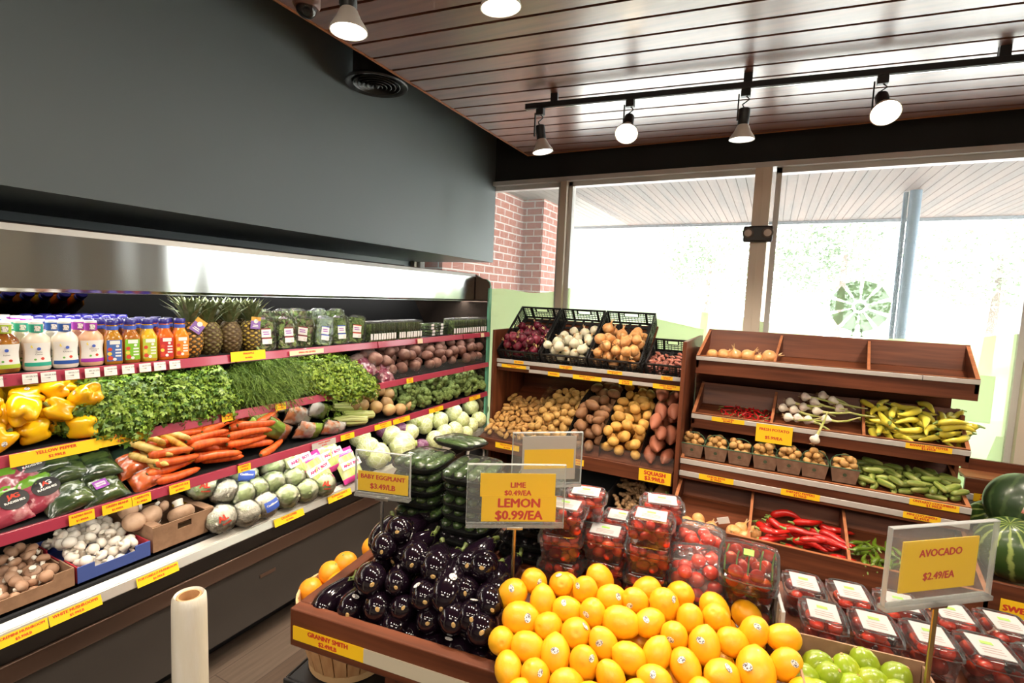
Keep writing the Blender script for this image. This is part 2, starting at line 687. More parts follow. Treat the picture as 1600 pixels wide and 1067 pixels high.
CX0, CY1, CZ = -1.89, 3.855, 2.80
mb = MB()
for k in range(-44, 15):
    n0 = 2.066 + k * 0.1437 + 0.008
    n1 = n0 + 0.1437 - 0.017
    q = [tuple(_u * s + _v * t) for s, t in ((-4, n0), (7, n0), (7, n1), (-4, n1))]
    for c in ((-1, 0, -CX0 - .012), (1, 0, 4.5), (0, 1, CY1 - .012), (0, -1, 4.05)):
        q = clip(q, *c)
    if len(q) < 3: continue
    m_ = len(q)
    mb.add([(x, y, CZ) for x, y in q] + [(x, y, CZ + .018) for x, y in q],
           [tuple(reversed(range(m_))), tuple(range(m_, 2 * m_))] + [(i, (i + 1) % m_, m_ + (i + 1) % m_, m_ + i) for i in range(m_)])
o = struct('ceiling_slats', mb, SLAT)
struct('ceiling_backing', MB().box((CX0 + .012, -4.05, CZ + .03), (4.5, CY1 - .012, CZ + .05)), BLACKM)
struct('trim_1', MB().box((CX0, -4.05, CZ - .004), (CX0 + .012, CY1, CZ + .05)).box((CX0, CY1 - .012, CZ - .004), (4.5, CY1, CZ + .05)), EDGE)

# window band: head frame, sill, posts, panes with the printed hill film
GLASS = clear('window_glass', tint=(0.97, 0.99, 0.98), rough=0.02, gloss=0.04, veil=0.07)  # veil paints the haze of outdoor glare onto the pane


def filmmat(name, col, op):
    return clear(name, tint=(0.9, 0.97, 0.85), rough=0.4, gloss=0.02, veil=op, veil_col=col)


HILL = filmmat('pale_green_window_film', (0.80, 0.90, 0.62), 0.68)
HILL2 = filmmat('whitish_window_film', (0.96, 0.99, 0.92), 0.75)
MILL = filmmat('grey_green_window_film', (0.27, 0.36, 0.22), 0.7)
struct('trim_2', MB().box((-3.15, 3.95, 2.60), (4.5, 4.10, 2.635)), ALUW)
struct('trim_3', MB().box((-3.15, 3.96, 0.42), (4.5, 4.10, 0.46)), ALUW)
POSTS = [-3.13, -1.60, -0.118, 1.352, 2.86]
WAVE = [(-3.2, 1.70), (-2.45, 1.69), (-2.22, 1.714), (-2.08, 1.715), (-1.964, 1.683), (-1.8, 1.672), (-1.6, 1.725), (-1.48, 1.747), (-1.3, 1.72), (-1.1, 1.665), (-0.929, 1.628), (-0.6, 1.60),
        (-0.321, 1.576), (-0.05, 1.55), (0.175, 1.48), (0.42, 1.455), (0.62, 1.475), (0.8, 1.485), (1.0, 1.49), (1.309, 1.56), (1.6, 1.62), (2.2, 1.60), (3, 1.5), (4.5, 1.6)]
for i in range(4):
    x0, x1 = POSTS[i], POSTS[i + 1]
    w = MB().box((x0, 4.03, .46), (x1, 4.036, 2.60)).build('window_%d' % (i + 1), GLASS)
    w['kind'] = 'structure'
    post = MB()
    wd = 0.065 if i == 2 else 0.028
    post.box((x0 - wd, 3.955, .46), (x0 + wd * (0.62 if i == 2 else 1), 4.10, 2.60))
    post.build('post', ALU, w)
    fr = MB()
    fr.box((x0 + wd, 4.0, .46), (x0 + wd + .035, 4.07, 2.6)).box((x1 - .06, 4.0, .46), (x1 - .028, 4.07, 2.6)).box((x0 + wd, 4.0, 2.565), (x1 - .03, 4.07, 2.6))
    fr.build('window_frame', ALUW, w)
    if i == 2:
        MB().box((x0 - .02, 3.945, .46), (x0 - .012, 3.955, 2.60)).build('conduit', ALU, w)
    xs = np.linspace(x0 + .03, x1 - .03, 24)
    hs = np.interp(xs, [a for a, _ in WAVE], [b for _, b in WAVE])
    sm = np.convolve(np.pad(hs, 2, 'edge'), np.ones(5) / 5, 'valid')
    hf = MB()
    vs, fs = [], []
    for x, z in zip(xs, sm):
        vs += [(x, 4.024, .47), (x, 4.024, z), (x, 4.0265, .47), (x, 4.0265, z)]
    for k in range(23):
        a = 4 * k
        fs += [(a, a + 4, a + 5, a + 1), (a + 2, a + 3, a + 7, a + 6), (a + 1, a + 5, a + 7, a + 3)]
    hf.add(vs, fs)
    hf.build('film_hills', HILL, w)
    if i == 3 or i == 2 or i == 1:
        # the white letter strokes and the windmill printed on the film
        g = MB()
        if i == 2:
            for q in (((1.00, 1.29), (1.22, 1.29), (1.22, 1.0), (0.86, 1.0)), ((1.02, .96), (1.10, .95), (1.16, .60), (1.02, .60)), ((1.255, .93), (1.345, .93), (1.33, .62), (1.19, .62)), ((-.03, 1.40), (.25, 1.33), (.25, 1.2), (-.03, 1.2))):
                g.quadbox(*[(x, 4.0235, z) for x, z in (q[0], q[3], q[2], q[1])], .0008)
        elif i == 1:
            for q in (((-.80, 1.52), (-.45, 1.46), (-.45, 1.2), (-.80, 1.2)), ((-1.05, 1.2), (-.9, 1.2), (-.9, .9), (-1.05, .9))):
                g.quadbox(*[(x, 4.0235, z) for x, z in (q[0], q[3], q[2], q[1])], .0008)
        else:
            for q in (((1.45, 1.3), (1.75, 1.3), (1.75, .8), (1.45, .8)),):
                g.quadbox(*[(x, 4.0235, z) for x, z in (q[0], q[3], q[2], q[1])], .0008)
        g.build('film_letters', HILL2, w)
    if i == 2:
        wm = MB()
        cx, cz = 0.503, 1.676
        for k in range(10):
            a0, a1 = math.radians(36 * k + 4 + 18), math.radians(36 * k + 32 + 18)
            ri, ro = .045, .172
            wm.quadbox(*[(cx + r * math.cos(a), 4.0235, cz + r * math.sin(a)) for r, a in ((ri, a0), (ri, a1), (ro, a1), (ro, a0))], .0008)
        for k in range(12):
            a0, a1 = math.radians(30 * k), math.radians(30 * k + 30)
            wm.quadbox(*[(cx + r * math.cos(a), 4.0235, cz + r * math.sin(a)) for r, a in ((0.001, a0), (0.001, a1), (.028, a1), (.028, a0))], .0008)
        for sx in (-1, 1):
            wm.quadbox((cx + sx * .028 - .006, 4.0235, 1.475), (cx + sx * .028 + .006, 4.0235, 1.475), (cx + sx * .022 + .006, 4.0235, 1.53), (cx + sx * .022 - .006, 4.0235, 1.53), .0008)
        wm.quadbox((cx - .06, 4.0235, 1.478), (cx + .06, 4.0235, 1.478), (cx + .06, 4.0235, 1.486), (cx - .06, 4.0235, 1.486), .0008)
        wm.build('film_windmill', MILL, w)

# ---------------------------------------------------------------- outside
BRICK = bpy.data.materials.new('red_brick')
BRICK.use_nodes = True
_n, _l = BRICK.node_tree.nodes, BRICK.node_tree.links
_p = _n['Principled BSDF']
_p.inputs['Roughness'].default_value = .85
_tc = _n.new('ShaderNodeTexCoord')
_sx = _n.new('ShaderNodeSeparateXYZ')
_l.new(_tc.outputs['Object'], _sx.inputs[0])
_ad = _n.new('ShaderNodeMath')
_l.new(_sx.outputs[0], _ad.inputs[0])
_l.new(_sx.outputs[1], _ad.inputs[1])
_cx = _n.new('ShaderNodeCombineXYZ')
_l.new(_ad.outputs[0], _cx.inputs[0])
_l.new(_sx.outputs[2], _cx.inputs[1])
_bt = _n.new('ShaderNodeTexBrick')
_bt.inputs['Color1'].default_value = (0.40, 0.15, 0.11, 1)
_bt.inputs['Color2'].default_value = (0.33, 0.12, 0.09, 1)
_bt.inputs['Mortar'].default_value = (0.62, 0.58, 0.53, 1)
_bt.inputs['Scale'].default_value = 1
_bt.inputs['Mortar Size'].default_value = .007
_bt.inputs['Brick Width'].default_value = .215
_bt.inputs['Row Height'].default_value = .086
_l.new(_cx.outputs[0], _bt.inputs['Vector'])
_l.new(_bt.outputs[0], _p.inputs['Base Color'])
struct('wall_brick_exterior', MB().box((-4.2, 4.13, 0), (-2.9, 5.86, 3.0)).box((-4.2, 5.86, 0), (-2.62, 6.5, 3.0)), BRICK)
PAVE = M('pale_pavement', (0.66, 0.64, 0.60), .8, mix=((0.56, 0.54, 0.51), 2, .4, .6))
struct('ground', MB().box((-30, 4.12, -.2), (30, 45, -.05)), PAVE)
PLK = M('weathered_overhang_board', (0.095, 0.052, 0.038), .7, mix=((0.04, 0.021, 0.015), 1.2, .42, .6), stretch=(9, .5, 1), bump=(8, .2))
PLK2 = M('grey_overhang_board', (0.17, 0.15, 0.13), .7, mix=((0.13, 0.115, 0.098), 1.2, .4, .6), stretch=(9, .5, 1))
mb = MB()
for k in range(100):
    x = -4.2 + k * .088
    mb.box((x, 4.13, 2.86), (x + .083, 8.25, 2.88), 1 if x < -2.25 else 0)
mb.box((-4.2, 4.13, 2.885), (4.7, 8.25, 2.95), 2)
struct('roof_overhang', mb, [PLK, PLK2, BLACKM])
struct('trim_4', MB().box((-4.2, 8.25, 2.82), (4.7, 8.30, 3.1)), M('blue_grey_fascia', (0.22, 0.25, 0.28), .5))
POSTM = M('blue_painted_steel', (0.10, 0.17, 0.24), .4)
o = empty('porch_post', (1.17, 6.4, -.05))
tag(o, 'slim blue steel post holding up the wooden overhang outside the window', 'post')
MB().tube([(0, 0, 0), (0, 0, 2.91)], .05, 14).build('shaft', POSTM, o)
MB().box((-.09, -.09, 0), (.09, .09, .02)).build('base_plate', POSTM, o)
MB().tube([(-.075, .02, .0), (-.075, .02, 2.9)], .022, 10).build('downpipe', POSTM, o)

LEAFM = M('summer_tree_leaf', (0.20, 0.27, 0.16), .6, var=.2)
BARK = M('grey_bark', (0.14, 0.11, 0.09), .9)


def tree_mesh(seed, n=2600, R=2.2):
    rg = random.Random(seed)
    mb = MB()
    cl = [(rg.uniform(-1.5, 1.5), rg.uniform(-1.2, 1.2), rg.uniform(2.2, 5.2)) for _ in range(14)]
    for i in range(n):
        c = rg.choice(cl)
        d = Vector((rg.gauss(0, 1), rg.gauss(0, 1), rg.gauss(0, 1))).normalized() * rg.uniform(.6, 1.15)
        p = Vector(c) + d
        a = Vector((rg.gauss(0, 1), rg.gauss(0, 1), rg.gauss(0, .6))).normalized() * .10
        b = a.orthogonal().normalized() * .06
        mb.add([p - a, p + b, p + a, p - b], [(0, 1, 2, 3)])
    return mb.mesh('foliage', LEAFM, sharp=0)


tm = [tree_mesh(3), tree_mesh(4)]
for i, (x, y, s, lb) in enumerate(((1.6, 17, .95, 'leafy tree behind the windmill print, beyond the parking lot'), (5.2, 18, .95, 'leafy tree beyond the parking lot, past the blue post'), (-2.5, 22, 1.0, 'leafy tree seen through the middle pane, far across the lot'), (9.5, 21, 1.1, 'leafy tree farthest along the lot, past the others'))):
    t = empty('street_tree', (x, y, -.05))
    t.scale = (s,) * 3
    tag(t, lb, 'tree', 'trees beyond the parking lot')
    put('foliage', tm[i % 2], t)
    MB().tube([(0, 0, 0), (.05, 0, 1.5), (.1, .1, 3.4)], [.16, .12, .06], 8).build('trunk', BARK, t)
o = empty('street_utility_pole', (-.3, 16, -.05))
tag(o, 'wooden utility pole with crossarm across the bright parking lot', 'pole')
MB().tube([(0, 0, 0), (0, 0, 7)], [.13, .10], 8).build('pole_shaft', BARK, o)
MB().box((-.9, -.05, 5.6), (.9, .05, 5.72)).build('crossarm', BARK, o)

# ---------------------------------------------------------------- ceiling fixtures
LAMPW = M('white_enamel_shade', (0.78, 0.74, 0.68), .35)
GLOW = M('lit_lamp_face', (1.0, 0.86, 0.66), .5, emit=25)
GLOWC = M('lit_lamp_face_cool', (1.0, 0.97, 0.9), .5, emit=4)


def track(name, p0, p1, label):
    t = empty(name)
    tag(t, label, 'track')
    d = Vector(p1) - Vector(p0)
    L_ = d.length
    t.matrix_basis = FR(p0, d, (0, 0, 1))
    # local x along the track, y up, z sideways
    MB().box((0, -.075, -.018), (L_, -.045, .018)).build('rail', BLACK, t, bevel=.002)
    MB().box((0, -.077, -.006), (L_, -.075, .006)).build('conductor_slot', STEEL, t)
    for k in range(int(L_ / .5 / 2) + 1):
        MB().box((.15 + k * 1.0, -.045, -.012), (.19 + k * 1.0, 0, .012)).build('ceiling_clip', BLACK, t)
    return t


def spot(p, aim, label, lit, energy, cord=True):
    """track head with a bulb shade; p is the hanger point on the track, aim the way the lamp looks"""
    t = empty('track_spotlight', p)
    tag(t, label, 'spotlight', 'track spotlights')
    d = Vector(aim).normalized()
    c = Vector((0, 0, -.085)) + d * .01
    MB().box((-.022, -.016, -.035), (.022, .016, 0)).build('adapter', BLACK, t, bevel=.002)
    MB().tube([(0, 0, -.03), (.02, 0, -.05), (-.012, .005, -.07), tuple(c)], .004, 6).build('cord', BLACK, t)
    MB().box((-.034, -.006, -.15), (-.028, .006, -.02)).build('bracket', BLACK, t)
    m4 = AX(c, d)
    MB().lathe([(.001, -.005), (.022, -.004), (.027, 0), (.027, .072), (.022, .078), (.001, .078)], 18).build('socket', BLACK, t, M4=m4)
    sh = MB().lathe([(.022, .073), (.029, .082), (.040, .108), (.058, .136), (.0605, .147), (.057, .147), (.038, .112), (.025, .078)], 26).build('shade', LAMPW, t, M4=m4)
    MB().lathe([(.001, .141), (.03, .139), (.056, .138), (.056, .144), (.03, .151), (.001, .154)], 24).build('lens', GLOW if lit else GLOWC, t, M4=m4)
    w = Vector(p) + c + d * .2
    l = light('spotlight_beam', 'SPOT', w, energy, WARM, aim=w + d, spot_size=math.radians(125), spot_blend=.8, shadow_soft_size=.05)
    return t


def on_track(s, off=0.0):
    return (-1.364 + 2.224 * s, 2.731 + .242 * s, CZ - .077)


TR = track('track_rail', (-1.364, 2.731, CZ), (3.2, 3.228, CZ), 'black lighting track on the wood ceiling near the window')
E_ = 75
spot((-1.275, 2.741, CZ - .077), (.15, .05, -1), 'white spotlight at the end of the window track above the onion crates', False, E_)
spot((-.77, 2.796, CZ - .077), (.10, -.62, -.75), 'glaring spotlight turned to the room, between the two shaded ones', True, 60)
spot((-.205, 2.857, CZ - .077), (-.02, .03, -1), 'white spotlight hanging straight down in front of the wide window post', False, E_)
spot((.365, 2.919, CZ - .077), (.06, -.68, -.72), 'brightest spotlight, glaring against the black window header', True, 75)
spot((1.09, 2.998, CZ - .077), (-.1, .0, -1), 'spotlight cut off by the picture edge beside the black header', False, E_)
TR2 = track('track_rail', (-1.42, 1.27, CZ), (3.0, 1.76, CZ), 'black lighting track nearer the table, mostly out of view above')
spot((-1.30, 1.283, CZ - .077), (.03, .0, -1), 'large white spotlight beside the dome camera', True, E_)
spot((-.78, 1.34, CZ - .077), (.05, .1, -1), 'spotlight of which only the glowing face shows at the picture top', True, E_)
spot((-.3, 1.394, CZ - .077), (.0, .05, -1), 'spotlight above the lemon heap, over the picture top', True, 45)
spot((.4, 1.47, CZ - .077), (.05, .1, -1), 'spotlight above the avocado sign, over the picture top', True, 45)

o = empty('security_camera', (-1.72, 1.48, CZ))
tag(o, 'brown dome security camera on the wood ceiling by the wall', 'camera')
MB().lathe([(.001, 0), (.052, 0), (.052, -.05), (.046, -.062), (.001, -.062)][::-1], 26).build('housing', M('brown_camera_housing', (0.16, 0.065, 0.04), .4), o)
MB().ball((0, 0, -.058), .040, 20, 12).build('dome', clear('smoked_dome', tint=(.5, .5, .5), rough=.02, gloss=.35), o)
MB().tube([(0, 0, -.06), (.012, -.012, -.084)], .014, 12).build('lens', BLACK, o)

o = empty('ceiling_diffuser', (-2.07, 2.265, 2.79))
tag(o, 'round black air diffuser in the gap beside the wood ceiling', 'vent')
MB().lathe([(.10, .02), (.16, .02), (.172, .004), (.168, -.004), (.15, .0), (.13, .012), (.10, .02)], 40).build('rim', BLACK, o)
for k in range(5):
    r = .125 - k * .024
    MB().lathe([(r, .014), (r + .005, .000 - k * .002), (r + .002, -.002 - k * .002), (r - .006, .014), (r, .014)], 48).build('ring', BLACK, o)
MB().lathe([(.001, -.016), (.012, -.012), (.02, .004), (.001, .02)], 16).build('hub', BLACK, o)
MB().lathe([(.13, .41), (.13, .02), (.12, .02), (.12, .41)], 28).build('duct', BLACKM, o)

o = empty('emergency_light', (-.135, 3.955, 2.145))
tag(o, 'dark twin-lamp emergency light fixed to the wide window post', 'emergency light')
MB().box((-.092, -.05, -.055), (.092, 0, .055)).build('housing', M('brown_black_plastic', (.028, .022, .02), .45), o, bevel=.012)
for sx in (-1, 1):
    h = MB().lathe([(.034, 0), (.036, .012), (.030, .016), (.001, .016), (.001, 0)], 20).build('lamp_head', M('lamp_bezel', (.10, .08, .07), .4), o, M4=AX((sx * .06, -.05, .005), (0, -1, -.1)))
    MB().lathe([(.001, .012), (.026, .014), (.02, .022), (.001, .025)], 18).build('lens', M('frosted_lens', (.55, .45, .38), .3), h)

TR3 = track('track_rail', (-1.5, -.55, CZ), (3.0, -.06, CZ), 'black lighting track behind the photographer, out of view')
for x_, aim_ in ((-1.0, (-.75, .75, -1)), (-.2, (-.35, .9, -1)), (.5, (.05, .95, -1)), (1.3, (.0, .8, -.8))):
    spot((x_, -.55 + .109 * (x_ + 1.5), CZ - .077), aim_, 'spotlight over the photographer, %s along its track' % ordn(int(x_ + 1.0)), True, 30)

# ================================================================== THE REFRIGERATED CASE
def yof(px, X, z):
    a = CR * FPX - (px - 800) * CF
    return -(a[0] * X + a[2] * (z - 1.65)) / a[1]


def xof(px, Y, z):
    a = CR * FPX - (px - 800) * CF
    return -(a[1] * Y + a[2] * (z - 1.65)) / a[0]


S1, S2, S3, DECK = 1.375, 1.15, 0.93, 0.662
YEND = 3.265
CRIM = M('crimson_price_rail', (0.36, 0.035, 0.07), 0.32, coat=.4)
STEELC = M('stainless_canopy', (0.55, 0.54, 0.515), 0.18, 1.0, bump=(1, 0.0))
_n, _l = STEELC.node_tree.nodes, STEELC.node_tree.links
_t = [n for n in _n if n.type == 'TEX_NOISE']
for _q in [n for n in _n if n.type == 'BUMP']:
    _q.inputs['Strength'].default_value = .5
    _q.inputs['Distance'].default_value = .012
_t[0].inputs['Scale'].default_value = 3.0
_t[0].inputs['Detail'].default_value = 0
[n for n in _n if n.type == 'MAPPING'][0].inputs['Scale'].default_value = (1, 2.6, .35)
MIRR = M('case_mirror', (0.45, 0.45, 0.46), 0.03, 1.0)
DGREY = M('dark_grey_panel', (0.055, 0.047, 0.042), .5)
BRONZE = M('bronze_trim', (0.20, 0.13, 0.10), .3, .7)
BUMP = M('silver_bumper_rail', (0.66, 0.63, 0.58), .28, .55)
TRAY = M('black_shelf_liner', (0.009, 0.009, 0.010), .7, spec=.25)
GREENG = M('green_glass_edge', (0.10, 0.30, 0.20), .15)

case = empty('refrigerated_display_case', (-2.4, 1.3, 0))
tag(case, 'long open refrigerated produce case with steel canopy and red shelf rails along the wall', 'refrigerated case')


def cpart(mb, name, m, parent=case, bevel=0, off=(2.4, -1.3, 0)):
    o = mb.build(name, m, parent, bevel=bevel)
    if parent is case:
        o.location = off
    return o


Y0 = -.75
cpart(MB().box((-2.95, Y0, 0), (-2.12, YEND, .14)), 'kick_plate', BLACK)
cpart(MB().box((-2.95, Y0, .14), (-1.965, YEND, .425)), 'base_panel', DGREY)
for _a, _b in ((.4, .445), (1.45, 1.53)):
    cpart(MB().box((-1.966, _a, .335), (-1.961, _b, .35)), 'panel_slot', BRONZE)
cpart(MB().box((-2.95, Y0, .425), (-1.945, YEND, .495)), 'trim_strip', BRONZE, bevel=.006)
cpart(MB().add([(-2.9, Y0, .495), (-1.952, Y0, .495), (-1.862, Y0, .63), (-2.9, Y0, .63), (-2.9, YEND, .495), (-1.952, YEND, .495), (-1.862, YEND, .63), (-2.9, YEND, .63)],
             [(0, 1, 2, 3), (7, 6, 5, 4), (1, 5, 6, 2), (2, 6, 7, 3), (0, 4, 5, 1), (3, 7, 4, 0)]), 'front_fascia', BLACK)
cpart(MB().quadbox((-1.846, Y0, .612), (-1.846, YEND, .612), (-1.858, YEND, .646), (-1.858, Y0, .646), .012).quadbox((-1.858, Y0, .646), (-1.858, YEND, .646), (-1.882, YEND, .663), (-1.882, Y0, .663), .01), 'bumper_rail', BUMP, bevel=.003)
cpart(MB().tube([(-1.892, Y0, .662), (-1.892, YEND, .662)], .011, 8).quadbox((-1.895, Y0, .655), (-1.895, YEND, .655), (-2.62, YEND, .72), (-2.62, Y0, .72), .02), 'deck_liner', TRAY)
cpart(MB().box((-2.95, Y0, .5), (-2.66, YEND, 1.86)), 'back_panel', BLACKM)
cpart(MB().box((-2.95, Y0, 1.78), (-1.99, YEND, 1.80)), 'case_top', M('pale_case_top', (.55, .54, .52), .4))
mb = MB()
prof = [(-1.998, 1.602), (-1.992, 1.612), (-1.992, 1.79), (-2.002, 1.803), (-2.06, 1.806)]
for i in range(len(prof) - 1):
    (x0, z0), (x1, z1) = prof[i], prof[i + 1]
    mb.add([(x0, Y0, z0), (x0, YEND - .01, z0), (x1, YEND - .01, z1), (x1, Y0, z1)], [(0, 1, 2, 3)])
mb.box((-2.05, Y0, 1.600), (-1.998, YEND - .01, 1.606))
can = cpart(mb, 'canopy', STEELC)
cpart(MB().quadbox((-2.42, Y0, 1.395), (-2.42, YEND, 1.395), (-2.30, YEND, 1.60), (-2.30, Y0, 1.60), .006), 'mirror', MIRR)
# end panel: dark mirror glass with a green polished edge and a round top corner
pts = [(-2.95, .45), (-1.862, .45), (-1.862, 1.71), (-1.872, 1.745), (-1.90, 1.765), (-1.935, 1.768), (-2.0, 1.80), (-2.95, 1.80)]
mb = MB()
n_ = len(pts)
mb.add([(x, YEND, z) for x, z in pts] + [(x, YEND + .02, z) for x, z in pts], [tuple(reversed(range(n_))), tuple(range(n_, 2 * n_))])
mb.add([(x, YEND, z) for x, z in pts] + [(x, YEND + .02, z) for x, z in pts], [(i, (i + 1) % n_, n_ + (i + 1) % n_, n_ + i) for i in range(n_)], 1)
cpart(mb, 'end_panel', [M('dark_mirror_glass', (0.16, 0.12, 0.10), .04, .85), GREENG])
cpart(MB().box((-1.873, YEND - .012, .45), (-1.858, YEND + .024, 1.70)), 'end_panel_edge', GREENG, bevel=.003)

for zs, cuts in ((S1, (-.7, 1.262, 2.066, 2.9)), (S2, (-.7, 1.25, 2.06, 2.92)), (S3, (-.7, 1.27, 2.08, 2.9))):
    sh = cpart(MB().box((-2.66, Y0, zs - .02), (-1.868, YEND, zs)), 'shelf', TRAY)
    ys = [Y0] + list(cuts[1:]) + [YEND]
    for a, b in zip(ys[:-1], ys[1:]):
        r_ = MB().quadbox((-1.846, a + .004, zs - .030), (-1.846, b - .004, zs - .030), (-1.852, b - .004, zs + .004), (-1.852, a + .004, zs + .004), .016)
        r_.build('price_rail', CRIM, sh, bevel=.002)

# paper tags on the rails: (shelf height, px0, px1, lines, colour)
BAR = M('barcode_paper', (0.74, 0.70, 0.66), .6, mix=((0.12, 0.11, 0.12), 260, .56, .6), stretch=(.05, 1, .6))


def rail_tag(z, p0, p1, lines, mat=YEL, h=.028, X=-1.843, size=.010, tilt=.12, dz=0):
    y0, y1 = yof(p0, X, z), yof(p1, X, z)
    m4 = FR((X + 2.4 + .003, (y0 + y1) / 2 - 1.3, z - .013 + dz), (0, 1, 0), (-tilt, 0, 1))
    t = MB().box((-(y1 - y0) / 2, -h / 2, -.001), ((y1 - y0) / 2, h / 2, 0)).build('price_tag', mat, case, M4=m4)
    if lines:
        n = len(lines)
        for i, s in enumerate(lines):
            write(s, min(size, (y1 - y0) / max(6, len(s)) * 1.45) * (1 if i == 0 else .85), t, T((0, h * (.24 if n > 1 else 0) - i * h * .44, .0006)), REDI)
    return t


for a, b in ((-10, 4), (34, 58), (63, 87), (101, 123), (132, 155), (162, 182), (190, 209), (217, 235), (240, 258), (264, 281)):
    t = rail_tag(S1, a, b, None, WHITE)
    w_ = abs(yof(b, -1.843, S1) - yof(a, -1.843, S1))
    MB().box((-w_ * .42, -.010, 0), (w_ * .1, .0, .0005)).build('barcode', BAR, t)
    write('00125 3.99', .006, t, T((w_ * .12, .006, .0006)), INK, 0)
rail_tag(S1, 360, 414, ('PINEAPPLE', '$4.99/EA'), h=.038, dz=.008)
rail_tag(S1, 452, 505, ('SPRING MIX $4.99/EA',), M('pale_yellow_paper', (.80, .62, .42), .6), h=.02)
rail_tag(S1, 652, 660, None, M('pale_yellow_paper', (.80, .62, .42), .6))
rail_tag(S1, 751, 756, None, M('pale_yellow_paper', (.80, .62, .42), .6))
rail_tag(S2, 14, 153, ('YELLOW PEPPER', '$2.99/LB'), h=.036, size=.013)
rail_tag(S2, 153, 229, ('BRUSSELS SPROUT', '$2.99/LB'), h=.036, size=.012, dz=.003)
rail_tag(S2, 346, 363, ('PARSLEY', '$1.99/EA'))
rail_tag(S2, 430, 446, ('DILL', '$1.99/EA'))
rail_tag(S2, 542, 557, ('CILANTRO', '$0.99/EA'))
rail_tag(S2, 635, 645, ('BEETS', '$1.29/LB'))
rail_tag(S3, 107, 147, ('RADISH BAGS', '$1.49/EA'), h=.032)
rail_tag(S3, 159, 205, ('GREEN BEANS', '$3.99/EA'), h=.032)
rail_tag(S3, 206, 235, ('CARROTS', '$1.49/EA'), h=.032)
rail_tag(S3, 264, 296, ('CARROTS 2LB', '$2.99/EA'), h=.032)
rail_tag(S3, 371, 391, ('CARROT', '$0.99/LB'))
rail_tag(S3, 487, 524, ('CELERY HEARTS', '$2.99/EA'), RAILG)
rail_tag(S3, 532, 553, ('CELERY', '$1.99/EA'))
rail_tag(S3, 585, 611, ('RUTABAGA', '$1.29/LB'))
rail_tag(S3, 614, 640, ('BROCCOLI', '$2.49/LB'))
rail_tag(S3, 670, 692, ('BROCCOLI', '$2.49/LB'))
rail_tag(S3, 733, 750, ('BROCCOLI', '$2.49/LB'))
for a, b, s in ((-6, 74, ('CREMINI MUSHROOM', '$5.99/LB')), (76, 158, ('WHITE MUSHROOMS', '$5.99/LB')), (213, 278, ('PORTOBELLO MUSHROOM', '$6.99/LB')), (428, 474, ('CAULIFLOWER', '$3.99/EA')), (512, 548, ('ROMAINE HEARTS', '$4.99/EA')), (712, 722, ('CABBAGE', '$0.99/LB'))):
    rail_tag(.640, a, b, s, h=.032, X=-1.845, tilt=.35, size=.012)

# ---------------------------------------------------------------- shelf one: dressing and juice bottles
CAPW = M('white_cap', (.78, .78, .76), .35)


def patch(rx, ry, zs, half, n=10, lift=1.012, pw=2.0, cone=None):
    """a label following a bottle's front: rows of (z, scale)"""
    vs, fs = [], []
    for z, k in zs:
        for i in range(n + 1):
            a = -half + 2 * half * i / n
            c, s = math.cos(a), math.sin(a)
            q = (abs(c) ** pw + abs(s) ** pw) ** (-1 / pw)
            vs.append((rx * k * c * q * lift, ry * k * s * q * lift, z))
    m = n + 1
    for j in range(len(zs) - 1):
        for i in range(n):
            fs.append((j * m + i, j * m + i + 1, (j + 1) * m + i + 1, (j + 1) * m + i))
    return vs, fs


DPROF = [(0, .0), (.86, .002), (.96, .008), (.97, .02), (.90, .04), (.88, .055), (.96, .075), (.98, .084), (.90, .096), (.62, .108), (.42, .114), (.40, .12)]


def dressing(body_m, band_m, title, loc):
    o = empty('dressing_bottle', loc)
    mb = MB()
    mb.lathe([(max(k, .02) * .033, z) for k, z in DPROF], 22, fn=lambda x, y, z, a: (x * .68, y, z))
    mb.build('body', body_m, o)
    MB().lathe([(.001, .112), (.0155, .112), (.0165, .136), (.001, .136)], 18).build('neck_sleeve', band_m, o)
    MB().lathe([(.001, .136), (.0158, .136), (.0158, .141), (.014, .143), (.001, .143)], 18).build('cap', CAPW, o)
    MB().add(*patch(.0172, .0172, [(.116, 1), (.132, 1)], .42, 4)).build('barcode_label', BAR, o)
    vs, fs = patch(.033 * .68, .033, [(z, np.interp(z, [p[1] for p in DPROF], [p[0] for p in DPROF])) for z in (.014, .022, .034, .046, .058, .07, .082)], 1.15, 10, 1.02)
    lb = MB().add(vs, fs).build('label', WHITE, o)
    vs, fs = patch(.033 * .68, .033, [(z, np.interp(z, [p[1] for p in DPROF], [p[0] for p in DPROF])) for z in (.0145, .02, .0255)], 1.12, 10, 1.035)
    MB().add(vs, fs).build('label_band', band_m, lb)
    f = FR((.0228, 0, .052), (0, 1, 0), (0, 0, 1))
    write(title, .0062, lb, f, INK, .0)
    for dy, dz, c, r in ((0, .065, 'blue', .0045), (-.012, .072, 'yel', .005), (.008, .036, 'red', .004), (-.008, .034, 'grn', .003)):
        MB().lathe([(.001, 0), (r, 0), (r, .0006), (.001, .0006)], 12).build('printed_motif', DOT[c], lb, M4=FR((.0232 - abs(dy) * .35, dy, dz), (0, 1, 0), (0, 0, 1)))
    return o


